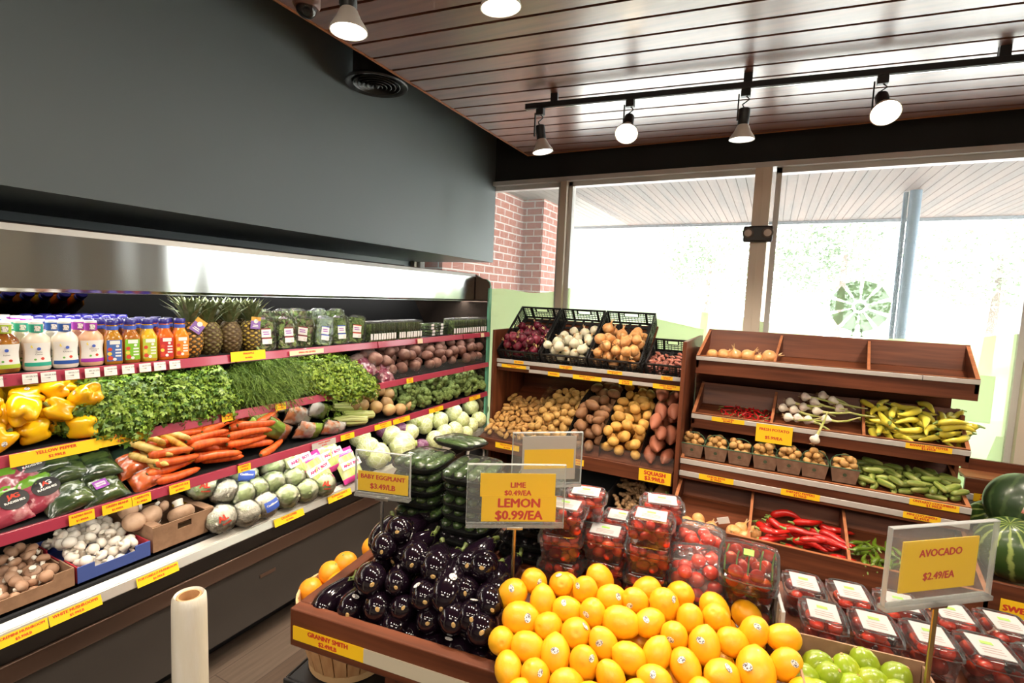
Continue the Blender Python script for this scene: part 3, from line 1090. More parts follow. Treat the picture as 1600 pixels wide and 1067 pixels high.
DOT = {k: M('print_' + k, c, .6) for k, c in (('blue', (.05, .11, .5)), ('yel', (.75, .6, .08)), ('red', (.6, .06, .03)), ('grn', (.12, .4, .06)), ('vio', (.3, .05, .42)), ('wht', (.8, .8, .8)))}
SLV = [M('lime_sleeve', (.38, .52, .03), .45), M('teal_sleeve', (.02, .38, .27), .45), M('navy_sleeve', (.015, .08, .36), .45), M('purple_sleeve', (.36, .03, .40), .45)]
BOD = [M('amber_dressing', (.20, .055, .012), .15, coat=.6, mix=((.52, .22, .02), 14, .4, .6)), M('cream_dressing', (.76, .67, .55), .3, coat=.3), M('white_dressing', (.82, .76, .66), .3, coat=.3), M('pink_dressing', (.72, .42, .26), .3, coat=.3)]
KND = ('amber Italian dressing with lime green neck', 'creamy Caesar dressing with teal neck', 'white ranch dressing with navy blue neck', 'pinkish Thousand Island dressing with purple neck')
TTL = ('Italian', 'Garlic\nCaesar', 'RANCH', 'Thousand\nIsland')
ROWS = ('front bottle of its row on the top shelf', 'second bottle back in its row', 'third bottle back in its row', 'fourth bottle back in its row', 'fifth bottle back in its row', 'last bottle back, seen in the mirror')
for c in range(4):
    y = (.612, .682, .749, .816)[c]
    p = dressing(BOD[c], SLV[c], TTL[c], (-1.905, y, S1))
    for j, k in enumerate((0, 1, 2, 5, 6, 7)):
        b = p if k == 0 else dup(p, T((-1.905 - .052 * k, y - .012 * k + RND.uniform(-.003, .003), S1), RND.uniform(-.1, .1)))
        if k == 0: b.rotation_euler[2] = -.12
        tag(b, '%s, %s' % (KND[c], ROWS[j]), 'bottle', 'salad dressing bottles on the top shelf')
b = dressing(M('orange_dressing', (.62, .22, .03), .3, coat=.3), SLV[0], 'French', (-1.905, .545, S1))
tag(b, 'orange dressing bottle cut off by the picture edge on the top shelf', 'bottle', 'salad dressing bottles on the top shelf')

NAVY = M('navy_cap', (.025, .02, .22), .3, coat=.4)


def juice(juice_m, lab_m, loc):
    o = empty('juice_bottle', loc)

    def sq(x, y, z, a):
        c, s = math.cos(a), math.sin(a)
        pw = 5 if z < .085 else 2 + 3 * max(0, (.1 - z) / .015) if z < .1 else 2
        q = (abs(c) ** pw + abs(s) ** pw) ** (-1 / pw)
        return (x * q, y * q, z)
    MB().lathe([(.001, 0), (.022, .001), (.0245, .006), (.0245, .085), (.021, .098), (.0165, .108), (.0155, .128), (.001, .128)], 28, fn=sq).build('body', juice_m, o)
    MB().lathe([(.001, .112), (.0172, .112), (.0172, .124), (.001, .124)], 18).build('neck_band', DOT['blue'], o)
    MB().lathe([(.001, .128), (.017, .128), (.0175, .133), (.0175, .142), (.015, .145), (.001, .145)], 18).build('cap', NAVY, o)
    lb = MB().box((.0246, -.020, .012), (.0253, .020, .080)).build('label', lab_m, o)
    MB().box((.0253, -.012, .066), (.0257, .015, .078)).build('brand_panel', WHITE, lb)
    for dy, dz, c, r in ((.008, .060, 'wht', .0045), (-.012, .050, 'red', .006), (-.013, .036, 'yel', .006), (-.011, .022, 'red', .007), (.0, .018, 'wht', .005)):
        MB().lathe([(.001, 0), (r, 0), (r, .0005), (.001, .0005)], 12).build('printed_motif', DOT[c], lb, M4=FR((.0254, dy, dz), (0, 1, 0), (0, 0, 1)))
    for dz in (.026, .036, .046):
        MB().box((.0253, .002, dz), (.0256, .017, dz + .005)).build('printed_line', DOT['wht'], lb)
    return o


JK = (('amber apple juice with blue label', (.45, .20, .02), (.06, .14, .42)), ('brown cider juice with bright green label', (.38, .13, .02), (.20, .48, .03)), ('yellow pineapple juice with lime label', (.70, .40, .02), (.42, .52, .06)), ('red orange juice with red label', (.65, .12, .01), (.48, .03, .03)), ('orange carrot juice with orange label', (.75, .22, .01), (.72, .24, .03)))
for c, (kn, jc, lc) in enumerate(JK):
    y = (.872, .924, .977, 1.031, 1.084)[c]
    p = juice(M('juice_%s' % kn.split()[1], jc, .1, coat=.8), M('label_%d' % c, lc, .5), (-1.902, y, S1))
    for j, k in enumerate((0, 1, 2, 5, 6, 7)):
        b = p if k == 0 else dup(p, T((-1.902 - .052 * k, y - .012 * k, S1), RND.uniform(-.15, .15)))
        if k == 0: b.rotation_euler[2] = -.2
        tag(b, '%s, %s' % (kn, ROWS[j]), 'bottle', 'juice bottles on the top shelf')

# ---------------------------------------------------------------- pineapples
def pineapple(skin):
    o = empty('pineapple')
    mb = MB()

    def fn(x, y, z, a):
        b = .5 + .5 * math.cos(9 * a + z * 330) * 1
        c = .5 + .5 * math.cos(9 * a - z * 330)
        q = 1 + .10 * min(b, c) ** .6
        return (x * q, y * q, z)
    pr = [(.001, 0)] + [(.043 * math.sin(math.pi * (.12 + .80 * t)) ** .45, .125 * t) for t in np.linspace(.0, 1, 44)] + [(.001, .127)]
    mb.lathe(pr, 72, fn=fn)
    for i, f in enumerate(mb.f):
        if len(f) == 4:
            c = sum((Vector(mb.v[k]) for k in f), Vector()) / 4
            a = math.atan2(c.y, c.x)
            if min(math.cos(9 * a + c.z * 330), math.cos(9 * a - c.z * 330)) < -.25: mb.m[i] = 1
    mb.build('body', [skin, SEAM], o, sharp=0)
    cr = MB()
    for i in range(40):
        t = i / 40
        a = i * 2.39996
        r0 = .012 * (1 - t) + .004
        lean = .75 * (1 - t) ** 1.2 + .06
        ln = .055 + .05 * math.sin(math.pi * min(1, t + .25))
        b = Vector((math.cos(a) * r0, math.sin(a) * r0, .122 + .035 * t))
        d = Vector((math.cos(a) * math.sin(lean), math.sin(a) * math.sin(lean), math.cos(lean)))
        w = Vector((-math.sin(a), math.cos(a), 0)) * .0095
        k1 = b + d * ln * .5 + Vector((0, 0, .004))
        k2 = b + d * ln + Vector((math.cos(a), math.sin(a), 0)) * .012 - Vector((0, 0, .006 * (1 - t)))
        n_ = d.cross(w).normalized() * .002
        cr.add([b - w, b + w, k1 + w * .8, k1 - w * .8, k2, b + n_, k1 + n_], [(0, 5, 6, 3), (5, 1, 2, 6), (3, 6, 4), (6, 2, 4)])
    cr.build('crown', M('pineapple_leaf', (.13, .18, .075), .45, mix=((.26, .30, .16), 60, .4, .7)), o, sharp=0)
    return o


SEAM = M('pineapple_seam', (.07, .04, .012), .7)
PSK = [M('ripe_pineapple_skin', (.62, .27, .02), .5, mix=((.22, .14, .03), 70, .42, .62), coat=.2), M('green_pineapple_skin', (.19, .17, .035), .5, mix=((.08, .06, .02), 70, .42, .62), coat=.2), M('dark_pineapple_skin', (.15, .11, .03), .5, mix=((.06, .035, .015), 70, .42, .62), coat=.2), M('golden_pineapple_skin', (.48, .34, .03), .5, mix=((.20, .17, .03), 70, .42, .62), coat=.2)]
for i, (px, X, lb) in enumerate(((295, -1.925, 'ripe orange pineapple with an orange and purple tag beside the juice bottles'), (327, -1.945, 'greenish pineapple between the ripe tagged one and the darkest one'), (359, -1.94, 'darkest brown green pineapple without a tag on the top shelf'), (392, -1.95, 'golden pineapple with purple tag next to the salad boxes'))):
    p = pineapple(PSK[i])
    p.matrix_basis = T((X, yof(px, X, 1.44), S1), RND.uniform(0, 6), s=1.0 if i else 1.04)
    tag(p, lb, 'pineapple', 'pineapples on the top shelf')
    if i in (0, 3):
        f = FR((.047, -.004 if i else .012, .118 if i else .112), (0, .8 if i == 0 else 1, -.6 if i == 0 else -.1), (0, .6 if i == 0 else .1, .8))
        p.rotation_euler[2] = -.15
        tg = MB().box((-.020, -.024, 0), (.020, .010, .001)).build('tag', M('purple_tag', (.24, .13, .42), .5), p, M4=f)
        MB().box((-.020, .010, 0), (.020, .026, .001)).build('tag_top', M('orange_tag', (.72, .36, .06), .5), tg)
        MB().lathe([(.001, 0), (.009, 0), (.009, .0015), (.001, .0015)], 16).build('tag_emblem', WHITE, tg, M4=T((0, .008, .0005)))
        MB().box((-.012, -.016, .001), (.012, -.013, .0015)).box((-.010, -.010, .001), (.010, -.007, .0015)).build('tag_lines', WHITE, tg)
for k in range(3):
    p = dup(p0, None) if False else pineapple(PSK[1 + k % 2])
    X = -2.06
    p.matrix_basis = T((X, yof((303, 340, 376)[k], X, 1.44), S1), RND.uniform(0, 6))
    tag(p, 'pineapple standing in the second row, %s from the juice bottles' % ordn(k), 'pineapple', 'pineapples on the top shelf')

# ---------------------------------------------------------------- boxed salads and herb packs
LEAFG = M('salad_leaf_green', (.09, .17, .035), .5, var=.25, mix=((.19, .27, .07), 40, .4, .65))
LEAFP = M('salad_leaf_purple', (.12, .05, .05), .5, mix=((.16, .2, .06), 40, .4, .6))


def leaf_box(n, w, d, h, seed, size=.022):
    """loose leaves filling a box: x deep, y wide, z tall"""
    rg = random.Random(seed)
    mb = MB()
    for _ in range(n):
        p = Vector((rg.uniform(-d / 2, d / 2), rg.uniform(-w / 2, w / 2), rg.uniform(.0, h)))
        a = Vector((rg.gauss(0, .5), rg.gauss(0, 1), rg.gauss(0, 1))).normalized() * size * rg.uniform(.6, 1)
        b = a.cross(Vector((rg.gauss(1, .5), rg.gauss(0, .5), rg.gauss(0, .5)))).normalized() * size * .5
        c = a.cross(b).normalized() * size * .18
        for q in (a, b):
            pass
        v = [p - a, p + b + c, p + a, p - b + c, p - c * .4]
        v = [(max(-d / 2, min(d / 2, x)), max(-w / 2, min(w / 2, y)), max(0.002, min(h, z))) for x, y, z in v]
        mb.add(v, [(0, 1, 4), (1, 2, 4), (2, 3, 4), (3, 0, 4)], 0 if rg.random() < .6 else 1)
    return mb


def rbox(w, d, h, taper=.0, r=.2, n=24):
    """rounded tub standing on its short end: x deep, y wide, z tall; taper narrows the back"""
    mb = MB()
    for t, (x, k) in enumerate(((-d / 2, 1 - taper), (d / 2 - .006, 1.0), (d / 2 - .006, 1.05), (d / 2, 1.05), (d / 2, .96))):
        for i in range(n):
            a = 2 * math.pi * i / n
            c, s = math.cos(a), math.sin(a)
            q = (abs(c) ** 5 + abs(s) ** 5) ** (-.2)
            mb.v.append((x, w / 2 * k * c * q, h / 2 + h / 2 * k * s * q))
    for j in range(4):
        for i in range(n):
            mb.f.append((j * n + i, j * n + (i + 1) % n, (j + 1) * n + (i + 1) % n, (j + 1) * n + i))
            mb.m.append(0)
    mb.f.append(tuple(range(n)))
    mb.f.append(tuple(4 * n + i for i in reversed(range(n))))
    mb.m += [0, 0]
    return mb


def salad_box(mats, lab, seed):
    o = empty('salad_box')
    w, d, h = .088, .06, .140
    rbox(w, d, h, .1).build('shell', PET, o)
    leaf_box(230, w * .88, d * .85, h * .93, seed).build('salad_leaves', mats, o)
    l = MB().box((d / 2 + .0005, -.020, .055), (d / 2 + .0012, .022, .088)).box((d / 2 + .0005, -.018, .026), (d / 2 + .0012, .024, .048)).build('label', WHITE, o)
    MB().box((d / 2 + .0005, -.021, .088), (d / 2 + .0013, .021, .092)).build('label_band', lab, l)
    MB().box((d / 2 + .0005, -.019, .048), (d / 2 + .0013, .023, .053)).build('label_band', lab, l)
    MB().box((d / 2 + .001, .008, .030), (d / 2 + .0016, .020, .042)).build('code_block', BAR, l)
    MB().box((d / 2 + .001, -.012, .066), (d / 2 + .0016, .014, .070)).box((d / 2 + .001, -.014, .075), (d / 2 + .0016, .012, .079)).build('label_print', DOT['vio'], l)
    return o


MAR = M('maroon_label_band', (.26, .02, .04), .5)
for i, (px, X, lb, yaw, rx) in enumerate(((418, -1.895, 'boxed mixed red leaf salad with maroon label beside the golden pineapple', -.12, 0), (453, -1.895, 'boxed red leaf salad with maroon label, second from the pineapples', -.12, 0), (480, -1.91, 'boxed salad turned side-on, its leaves dark, leaning in the row', -1.0, .1), (507, -1.892, 'boxed green salad with blue label leaning to one side', -.12, .16), (536, -1.892, 'boxed pale salad with blue label standing upright', -.2, 0), (560, -1.89, 'narrow boxed green salad with red label, last before the herb packs', -.5, .1))):
    b = salad_box([LEAFG, LEAFP if i < 3 else LEAFG], (MAR, MAR, MAR, DOT['blue'], DOT['blue'], DOT['red'])[i], i + 1)
    b.matrix_basis = T((X - .03, yof(px, X, 1.44), S1), yaw, -.08, -rx)
    tag(b, lb, 'salad box', 'salad boxes on the top shelf')
    if i < 5:
        b2 = dup(b, T((X - .13, yof(px - 14, X - .13, 1.44), S1 + .03), yaw, -.05, 0))
        tag(b2, 'boxed salad in the rear row, %s from the pineapples' % ordn(i), 'salad box', 'salad boxes on the top shelf')


def herb_pack(flat=False):
    o = empty('herb_pack')
    MB().box((-.045, -.0085, 0), (.04, .0085, .105)).box((-.048, .0065, -.0), (.043, .0085, .109)).build('shell', PET, o, bevel=.003)
    leaf_box(60, .014, .078, .098, 5, .02).build('herbs', [LEAFG, LEAFG], o)
    MB().box((.0402, -.007, .012), (.041, .007, .045)).build('label', WHITE, o)
    return o


hp = herb_pack()
packs = []
for a, b, n in ((571, 612, 10), (616, 652, 10), (702, 754, 15)):
    ya, yb = yof(a, -1.9, 1.43), yof(b, -1.9, 1.43)
    for k in range(n):
        packs.append(T((-1.905, ya + (yb - ya) * (k + .5) / n, S1), RND.uniform(-.06, .06), 0, RND.uniform(-.08, .04), (1, min(1.25, (yb - ya) / n / .0185), 1)))
hs = [hp if i == 0 else dup(hp, None) for i in range(len(packs))]
for o, m in zip(hs, packs): o.matrix_basis = m
label_row(hs[:10], 'upright clear herb pack, %s in the file beside the salad boxes', 'herb pack', 'herb packs on the top shelf')
label_row(hs[10:20], 'upright clear herb pack, %s in the middle file of herbs', 'herb pack', 'herb packs on the top shelf')
label_row(hs[20:], 'upright clear herb pack, %s in the file nearest the end panel', 'herb pack', 'herb packs on the top shelf')
fl = []
for k in range(8):
    X = -1.95
    y = yof(671, X, 1.4) + (k // 4) * .11
    fl.append(dup(hp, T((X + RND.uniform(-.01, .01), y - .05 + .0, S1 + .0105 + (k % 4) * .0195), .1, 0, -R90)))
label_row(fl, 'clear herb pack lying flat, %s in the two low stacks before the gap', 'herb pack', 'herb packs on the top shelf')

# ---------------------------------------------------------------- shelf two: peppers and herb bunches
def pepper_mesh(seed):
    rg = random.Random(seed)
    ph = rg.uniform(0, 6)
    nl = rg.choice((3, 4, 4))
    pr = [(.003, -.029), (.012, -.035), (.023, -.038), (.031, -.034), (.036, -.024), (.039, -.010), (.0412, .006), (.042, .019), (.0405, .030), (.035, .038), (.025, .041), (.014, .037), (.006, .030), (.002, .028)]

    def fn(x, y, z, a):
        q = 1 + (.085 + .06 * (-z / .042 if z < 0 else 0)) * math.cos(nl * a + ph) + .025 * math.cos(a + ph * 2)
        zz = z + (.008 * math.cos(nl * a + ph) if z > .02 else -.006 * math.cos(nl * a + ph) if z < -.03 else 0)
        return (x * q, y * q, zz)
    return MB().lathe(pr, 32, fn=fn).mesh('body', PEPM, sharp=0)


PEPM = M('glossy_yellow_pepper', (.92, .56, .008), .18, var=.06, coat=.5, mix=((.80, .33, .004), 12, .45, .7))
stem_m = MB().tube([(0, 0, .024), (.002, 0, .036), (.008, .003, .050)], [.010, .0055, .006], 8).mesh('stem', GSTEM)
pps = []
for i in range(4):
    p = empty('yellow_pepper')
    put('body', pepper_mesh(i), p)
    put('stem', stem_m, p)
    if i % 2 == 0:
        MB().lathe([(.001, 0), (.008, 0), (.008, .0008), (.001, .0008)], 12).build('sticker', STICK, p, M4=AX((.0, -.0425, .0), (0, -1, .1)))
    pps.append(p)
sp = settle(64, .0365, 0, (-2.16, -1.838, .40, yof(158, -1.9, 1.2)), lambda x, y: S2 + .004 + np.maximum(0, -1.90 - x) * .30 + 0 * y, 6, K=90, jit=.06)
prs = strew(pps, under(sp, S1 - .02, .04), spin=False)
for o in prs:
    l = o.matrix_basis.translation.copy()
    o.matrix_basis = AX(l, (RND.uniform(-1.0, .1), RND.uniform(-.9, .9), RND.uniform(-.2, .9)), RND.uniform(0, 6), RND.uniform(.82, .92))
label_heap(prs, 'glossy yellow bell pepper', 'of the pepper heap', 'bell pepper', 'yellow bell peppers', 6)


def lobe_leaf(mb, p, n, up, s, lobes=3, mi=0):
    """a small lobed leaf lying across n"""
    n = n.normalized()
    u = (up - n * up.dot(n))
    u = u.normalized() if u.length > 1e-4 else n.orthogonal().normalized()
    w = n.cross(u)
    for ang, k in ((0, 1.0), (.95, .75), (-.95, .75))[:lobes]:
        d = u * math.cos(ang) + w * math.sin(ang)
        e = n.cross(d)
        a = p + d * s * .05
        mb.add([a, p + d * s * .55 * k + e * s * .27 * k + n * s * .10, p + d * s * k - n * s * .12, p + d * s * .55 * k - e * s * .27 * k + n * s * .10], [(0, 1, 2, 3)], mi)


def bunch(name, seed, n, rad, size, mats, lobes=3, stems=26):
    """herb bunch: head of leaves at +x, stems running back along -x"""
    rg = random.Random(seed)
    o = empty(name)
    mb = MB()
    for _ in range(n):
        while True:
            d = Vector((rg.gauss(.25, .8), rg.gauss(0, 1), rg.gauss(.2, .9))).normalized()
            if d.x > -.75 and d.z > -.55: break
        k = rg.uniform(.62, 1.08)
        lump = 1 + .16 * math.sin(5 * d.y + seed) * math.cos(4 * d.z + 2 * d.x + seed)
        p = Vector((d.x * rad[0], d.y * rad[1], d.z * rad[2])) * k * lump
        nn = (d + Vector((rg.gauss(0, .5), rg.gauss(0, .5), rg.gauss(.3, .5)))).normalized()
        up = Vector((rg.gauss(.4, .5), rg.gauss(0, .7), rg.gauss(-.5, .6)))
        lobe_leaf(mb, p, nn, up, size * rg.uniform(.7, 1.25), lobes, 0 if rg.random() < .62 else 1)
    mb.build('foliage', mats, o, sharp=0)
    st = MB()
    for _ in range(stems):
        a = Vector((rad[0] * .45, rg.uniform(-.7, .7) * rad[1], rg.uniform(-.6, .5) * rad[2]))
        b = Vector((-rad[0] - .1, rg.uniform(-.02, .02), rg.uniform(-.02, .02)))
        st.tube([a, (a + b) / 2 + Vector((0, 0, .008)), b], .0018, 4)
    st.build('stems', GSTEM, o)
    MB().tube([(-rad[0] - .03, .024 * math.cos(t), .024 * math.sin(t)) for t in np.linspace(0, 2 * math.pi, 13)], .0025, 5).build('tie_band', DOT['blue'], o)
    return o


PAR = [M('parsley_leaf_bright', (.21, .33, .035), .42, var=.12), M('parsley_leaf_deep', (.075, .165, .018), .42, var=.12)]
CIL = [M('cilantro_leaf_bright', (.24, .35, .03), .42), M('cilantro_leaf_deep', (.12, .22, .02), .42)]
DIL = [M('dill_frond_bright', (.17, .27, .04), .5), M('dill_frond_deep', (.09, .17, .025), .5)]
pb = [bunch('parsley_bunch', 11, 1900, (.095, .105, .085), .018, PAR), bunch('parsley_bunch', 12, 1900, (.10, .10, .09), .018, PAR)]
pspots = [(152, 632, 0), (178, 616, 1), (232, 612, 0), (205, 640, 1), (285, 608, 0), (335, 600, 1), (262, 632, 1), (308, 628, 0), (190, 652, 0), (345, 620, 1)]
PL2b = ((-1.865, 0, 1.20), (1, 0, .75))
obs = []
for i, (px, py, k) in enumerate(pspots):
    q = hit(px, py, *PL2b)
    m = T((q[0] - .045, q[1], q[2] - .02), RND.uniform(-.4, .4), RND.uniform(.1, .45), RND.uniform(-.5, .5), RND.uniform(.86, 1.0))
    b = pb[k] if i in (0, 1) else dup(pb[k], None)
    if i == 0: b = pb[0]
    if i == 1: b = pb[1]
    b.matrix_basis = m
    obs.append(b)
label_heap(obs, 'leafy bunch of flat parsley', 'spilling over the red rail', 'parsley', 'parsley bunches', 5)


def dill_bunch(seed):
    rg = random.Random(seed)
    o = empty('dill_bunch')
    mb = MB()
    for _ in range(330):
        a0 = Vector((rg.uniform(-.08, .02), rg.uniform(-.075, .075), rg.uniform(-.02, .07)))
        d = Vector((rg.uniform(.5, 1), rg.uniform(-.35, .35), rg.uniform(-.1, .6))).normalized()
        L_ = rg.uniform(.07, .15)
        pts = []
        p = a0.copy()
        for k in range(5):
            pts.append(p.copy())
            d = (d + Vector((.02, 0, -.30))).normalized()
            p += d * L_ / 5
        mi = 0 if rg.random() < .6 else 1
        for k in range(4):
            s = (pts[k + 1] - pts[k])
            w = s.cross(Vector((rg.gauss(0, 1), rg.gauss(0, 1), rg.gauss(0, 1)))).normalized()
            mb.add([pts[k] - w * .0008, pts[k] + w * .0008, pts[k + 1] + w * .0006, pts[k + 1] - w * .0006], [(0, 1, 2, 3)], mi)
            for _j in range(4):
                t = rg.random()
                b = pts[k] + s * t
                e = (s.normalized() * .8 + Vector((rg.gauss(0, .6), rg.gauss(0, .6), rg.gauss(0, .6)))).normalized() * rg.uniform(.010, .020)
                w2 = e.orthogonal().normalized() * .0009
                mb.add([b - w2, b + w2, b + e], [(0, 1, 2)], mi)
    mb.build('foliage', DIL, o, sharp=0)
    st = MB()
    for _ in range(16):
        st.tube([(0, rg.uniform(-.05, .05), rg.uniform(0, .03)), (-.1, rg.uniform(-.02, .02), 0), (-.18, rg.uniform(-.015, .015), -.01)], .0016, 4)
    st.build('stems', GSTEM, o)
    return o


db = [dill_bunch(1), dill_bunch(2)]
obs = []
for i, (px, py) in enumerate(((385, 606), (425, 584), (456, 598), (412, 614), (402, 588), (444, 612), (436, 572), (468, 588))):
    q = hit(px, py, *PL2b)
    b = db[i] if i < 2 else dup(db[i % 2], None)
    b.matrix_basis = T((q[0] - .05, q[1], q[2] - .01), RND.uniform(-.3, .3), .1, RND.uniform(-.3, .3), 1.0)
    obs.append(b)
label_heap(obs, 'feathery bunch of dill', 'between parsley and cilantro', 'dill', 'dill bunches', 4)
cb = [bunch('cilantro_bunch', 21, 2000, (.10, .115, .09), .0145, CIL), bunch('cilantro_bunch', 22, 2000, (.10, .12, .085), .0145, CIL)]
obs = []
for i, (px, py) in enumerate(((492, 580), (528, 574), (558, 588), (510, 598), (545, 602), (572, 600))):
    q = hit(px, py, *PL2b)
    b = cb[i] if i < 2 else dup(cb[i % 2], None)
    b.matrix_basis = T((q[0] - .05, q[1], q[2] - .02), RND.uniform(-.4, .4), .15, RND.uniform(-.4, .4), .95)
    obs.append(b)
label_heap(obs, 'bright green bunch of cilantro', 'of the rounded cilantro mound', 'cilantro', 'cilantro bunches', 3)


def pillow(w, h, d, bands, seed=0, nu=12, nv=14, seal=.06):
    """bag lying in the local xy plane, bulging along z; bands: (upper v limit, material index)"""
    rg = random.Random(seed)
    wr = [[rg.uniform(-1, 1) for _ in range(nu + 1)] for _ in range(nv + 1)]
    mb = MB()
    for s in (1, -1):
        b = len(mb.v)
        for j in range(nv + 1):
            for i in range(nu + 1):
                u, v = -1 + 2 * i / nu, -1 + 2 * j / nv
                vv = min(1, max(-1, v * (1 + seal)))
                z = d * .5 * max(0, (1 - abs(u) ** 2.6)) ** .55 * max(0, (1 - abs(vv) ** 4)) ** .5
                z += wr[j][i] * d * .06 * (1 if abs(u) < .95 else 0)
                mb.v.append((w / 2 * u * (1 - .05 * (1 - abs(v))), h / 2 * v, s * (z + .0004)))
        for j in range(nv):
            vm = -1 + 2 * (j + .5) / nv
            mi = next(m for lim, m in bands if vm <= lim)
            for i in range(nu):
                a = b + j * (nu + 1) + i
                q = (a, a + 1, a + nu + 2, a + nu + 1)
                mb.f.append(q if s > 0 else tuple(reversed(q)))
                mb.m.append(mi)
    return mb


ONB = M('red_onions_through_mesh_bag', (.17, .02, .05), .3, mix=((.42, .25, .27), 26, .5, .62), coat=.6)
MESHB = M('pinkish_grey_bag_plastic', (.30, .20, .18), .3, coat=.5)
for i, (px, py, lb, rz) in enumerate(((572, 572, 'bag of small red onions beside the cilantro', .3), (596, 566, 'bag of red onions leaning against the clear guard', -.2), (600, 582, 'bag of red onions lying lowest by the cilantro', .1))):
    o = empty('red_onion_bag')
    pillow(.10, .17, .07, ((.35, 0), (1, 1)), i).build('bag', [ONB, MESHB], o)
    q = hit(px, py, (-1.90, 0, 1.2), (1, 0, .8))
    o.matrix_basis = FR((q[0] - .03, q[1], q[2]), (.15 * rz, 1, rz), (-.8, 0, .6))
    tag(o, lb, 'onion bag', 'red onion bags')

# red potatoes and beets behind a clear guard
def spud_mesh(seed, r=.03, ln=1.25, mat=None, lump=.07, nu=16, nv=11):
    rg = random.Random(seed)
    ph = [rg.uniform(0, 6) for _ in range(6)]

    def fn(d, a, t):
        return 1 + lump * (math.sin(2 * d[0] + ph[0]) + math.sin(3 * d[1] + ph[1]) + math.sin(2.5 * d[2] + ph[2])) * .5 + lump * .5 * math.sin(4 * d[0] + 3 * d[1] + ph[3])
    return MB().ball((0, 0, 0), (r * ln, r, r * .94), nu, nv, fn=fn).mesh('potato', mat, sharp=0)


def simple_heap(name, meshes, spots, base, where, cat, group, per, tilt=.5, spin=True):
    obs = []
    for i, (p, yaw, pitch, s) in enumerate(spots):
        o = put(name, meshes[i % len(meshes)])
        o.matrix_basis = T(p, yaw + RND.uniform(-.2, .2), -pitch + RND.uniform(-tilt, tilt) * .3, RND.uniform(0, 6.28) if spin else 0, s)
        obs.append(o)
    label_heap(obs, base, where, cat, group, per)
    return obs


RPOT = M('dusty_red_potato_skin', (.17, .070, .052), .65, var=.2, mix=((.28, .15, .11), 30, .45, .7), bump=(60, .2))
gl = empty('clear_shelf_guard', (-1.874, yof(680, -1.87, 1.17), S2))
y0_, y1_ = yof(588, -1.866, 1.17), yof(760, -1.866, 1.17)
tag(gl, 'clear acrylic guard holding back the red potatoes on the second shelf', 'shelf guard')
hw = (y1_ - y0_) / 2
gl.location[1] = (y0_ + y1_) / 2
MB().box((-.004, -hw, .004), (0, hw, .055)).build('front_pane', ACR, gl)
MB().box((-.20, -hw, .004), (0, -hw + .004, .12)).build('end_pane', ACR, gl)
fl_ = lambda x, y: S2 + .012 + np.maximum(0, (-1.90 - x)) * .55
sp = settle(70, .034, 0, (-2.12, -1.873, y0_ + .01, y1_), fl_, 5, bias=lambda x, y: np.abs(x + 1.9) * .15)
simple_heap('red_potato', [spud_mesh(s, .033, 1.2, RPOT) for s in range(4)], under(sp, S1 - .02, .036), 'dusty red potato', 'behind the shelf guard', 'potato', 'red potatoes on the second shelf', 12)

# ---------------------------------------------------------------- shelf three
RADB = M('radishes_in_bag', (.34, .045, .075), .25, mix=((.55, .26, .27), 24, .5, .62), coat=.7)
RADG = M('leaf_green_bag_print', (.16, .36, .03), .25, coat=.7)
BEANB = M('green_beans_in_bag', (.022, .05, .014), .2, mix=((.09, .14, .03), 30, .45, .62), stretch=(.3, 1.6, 1), coat=.7)
BABYC = M('baby_carrots_in_bag', (.78, .14, .015), .25, mix=((.5, .07, .01), 30, .5, .62), stretch=(1.6, .4, 1), coat=.7)
DGRN = M('dark_green_bag_print', (.012, .035, .02), .3, coat=.6)


def bag(name, w, h, d, bands, mats, loc, xd, yd, label, cat, group, seed=0):
    o = empty(name, M4=FR(loc, xd, yd))
    b = pillow(w, h, d, bands, seed).build('bag', mats, o)
    tag(o, label, cat, group)
    return o, b


PL3 = ((-1.885, 0, .96), (1, 0, .8))
for i, (px, py, lb, g, rz) in enumerate(((62, 771, 'radish bag standing in front, its black JAG badge facing out', 1, .18), (10, 792, 'radish bag cut by the picture edge below the others', 1, .12), (38, 735, 'radish bag behind, its dark round badge in shade', 1, .15), (4, 760, 'radish bag lying at the picture edge, mostly hidden', 0, .0))):
    q = hit(px, py, *PL3)
    o, b = bag('radish_bag', .105, .125, .05, ((.3, 0), (1, 1)), [RADB, RADG], (q[0] - .02, q[1], q[2]), (.0, 1, rz), (-.55, 0, .8), lb, 'radish bag', 'radish bags', i)
    if g:
        k = MB().lathe([(.001, 0), (.034, 0), (.034, .0012), (.001, .0012)], 20).build('badge', M('black_badge', (.015, .014, .016), .35), o, M4=T((.018, .0, .0262), s=(1, .85, 1)))
        write('J G', .022, k, T((.002, .011, .0018)), REDI if i == 1 else WHITE, .02)
        write('A', .022, k, T((.0, .011, .0019)), REDI, .02)
        write('RADISHES', .0105, k, T((.0, -.008, .0018)), WHITE, .02)
for i, (px, py, lb, pr, rz) in enumerate(((108, 777, 'green bean bag lying lowest beside the radishes', 0, .2), (160, 766, 'green bean bag with the purple price sticker', 1, .15), (100, 735, 'green bean bag behind, crinkled and shiny', 0, .1), (150, 730, 'green bean bag at the back in the dark', 0, .1), (72, 722, 'green bean bag farthest back under the yellow price rail', 0, .1))):
    q = hit(px, py, *PL3)
    o, b = bag('green_bean_bag', .13, .115, .045, ((1, 0),), [BEANB], (q[0] - .02, q[1], q[2]), (.0, 1, rz), (-.75, 0, .6), lb, 'green bean bag', 'green bean bags', 10 + i)
    pillow(.134, .12, .052, ((1, 0),), 30 + i).build('film', FILM, o)
    if pr:
        k = MB().box((-.018, -.014, .0265), (.020, .016, .0275)).build('price_sticker', DOT['vio'], o)
        write('GREEN\nBEANS', .009, k, T((0, .001, .0281)), WHITE, .02)
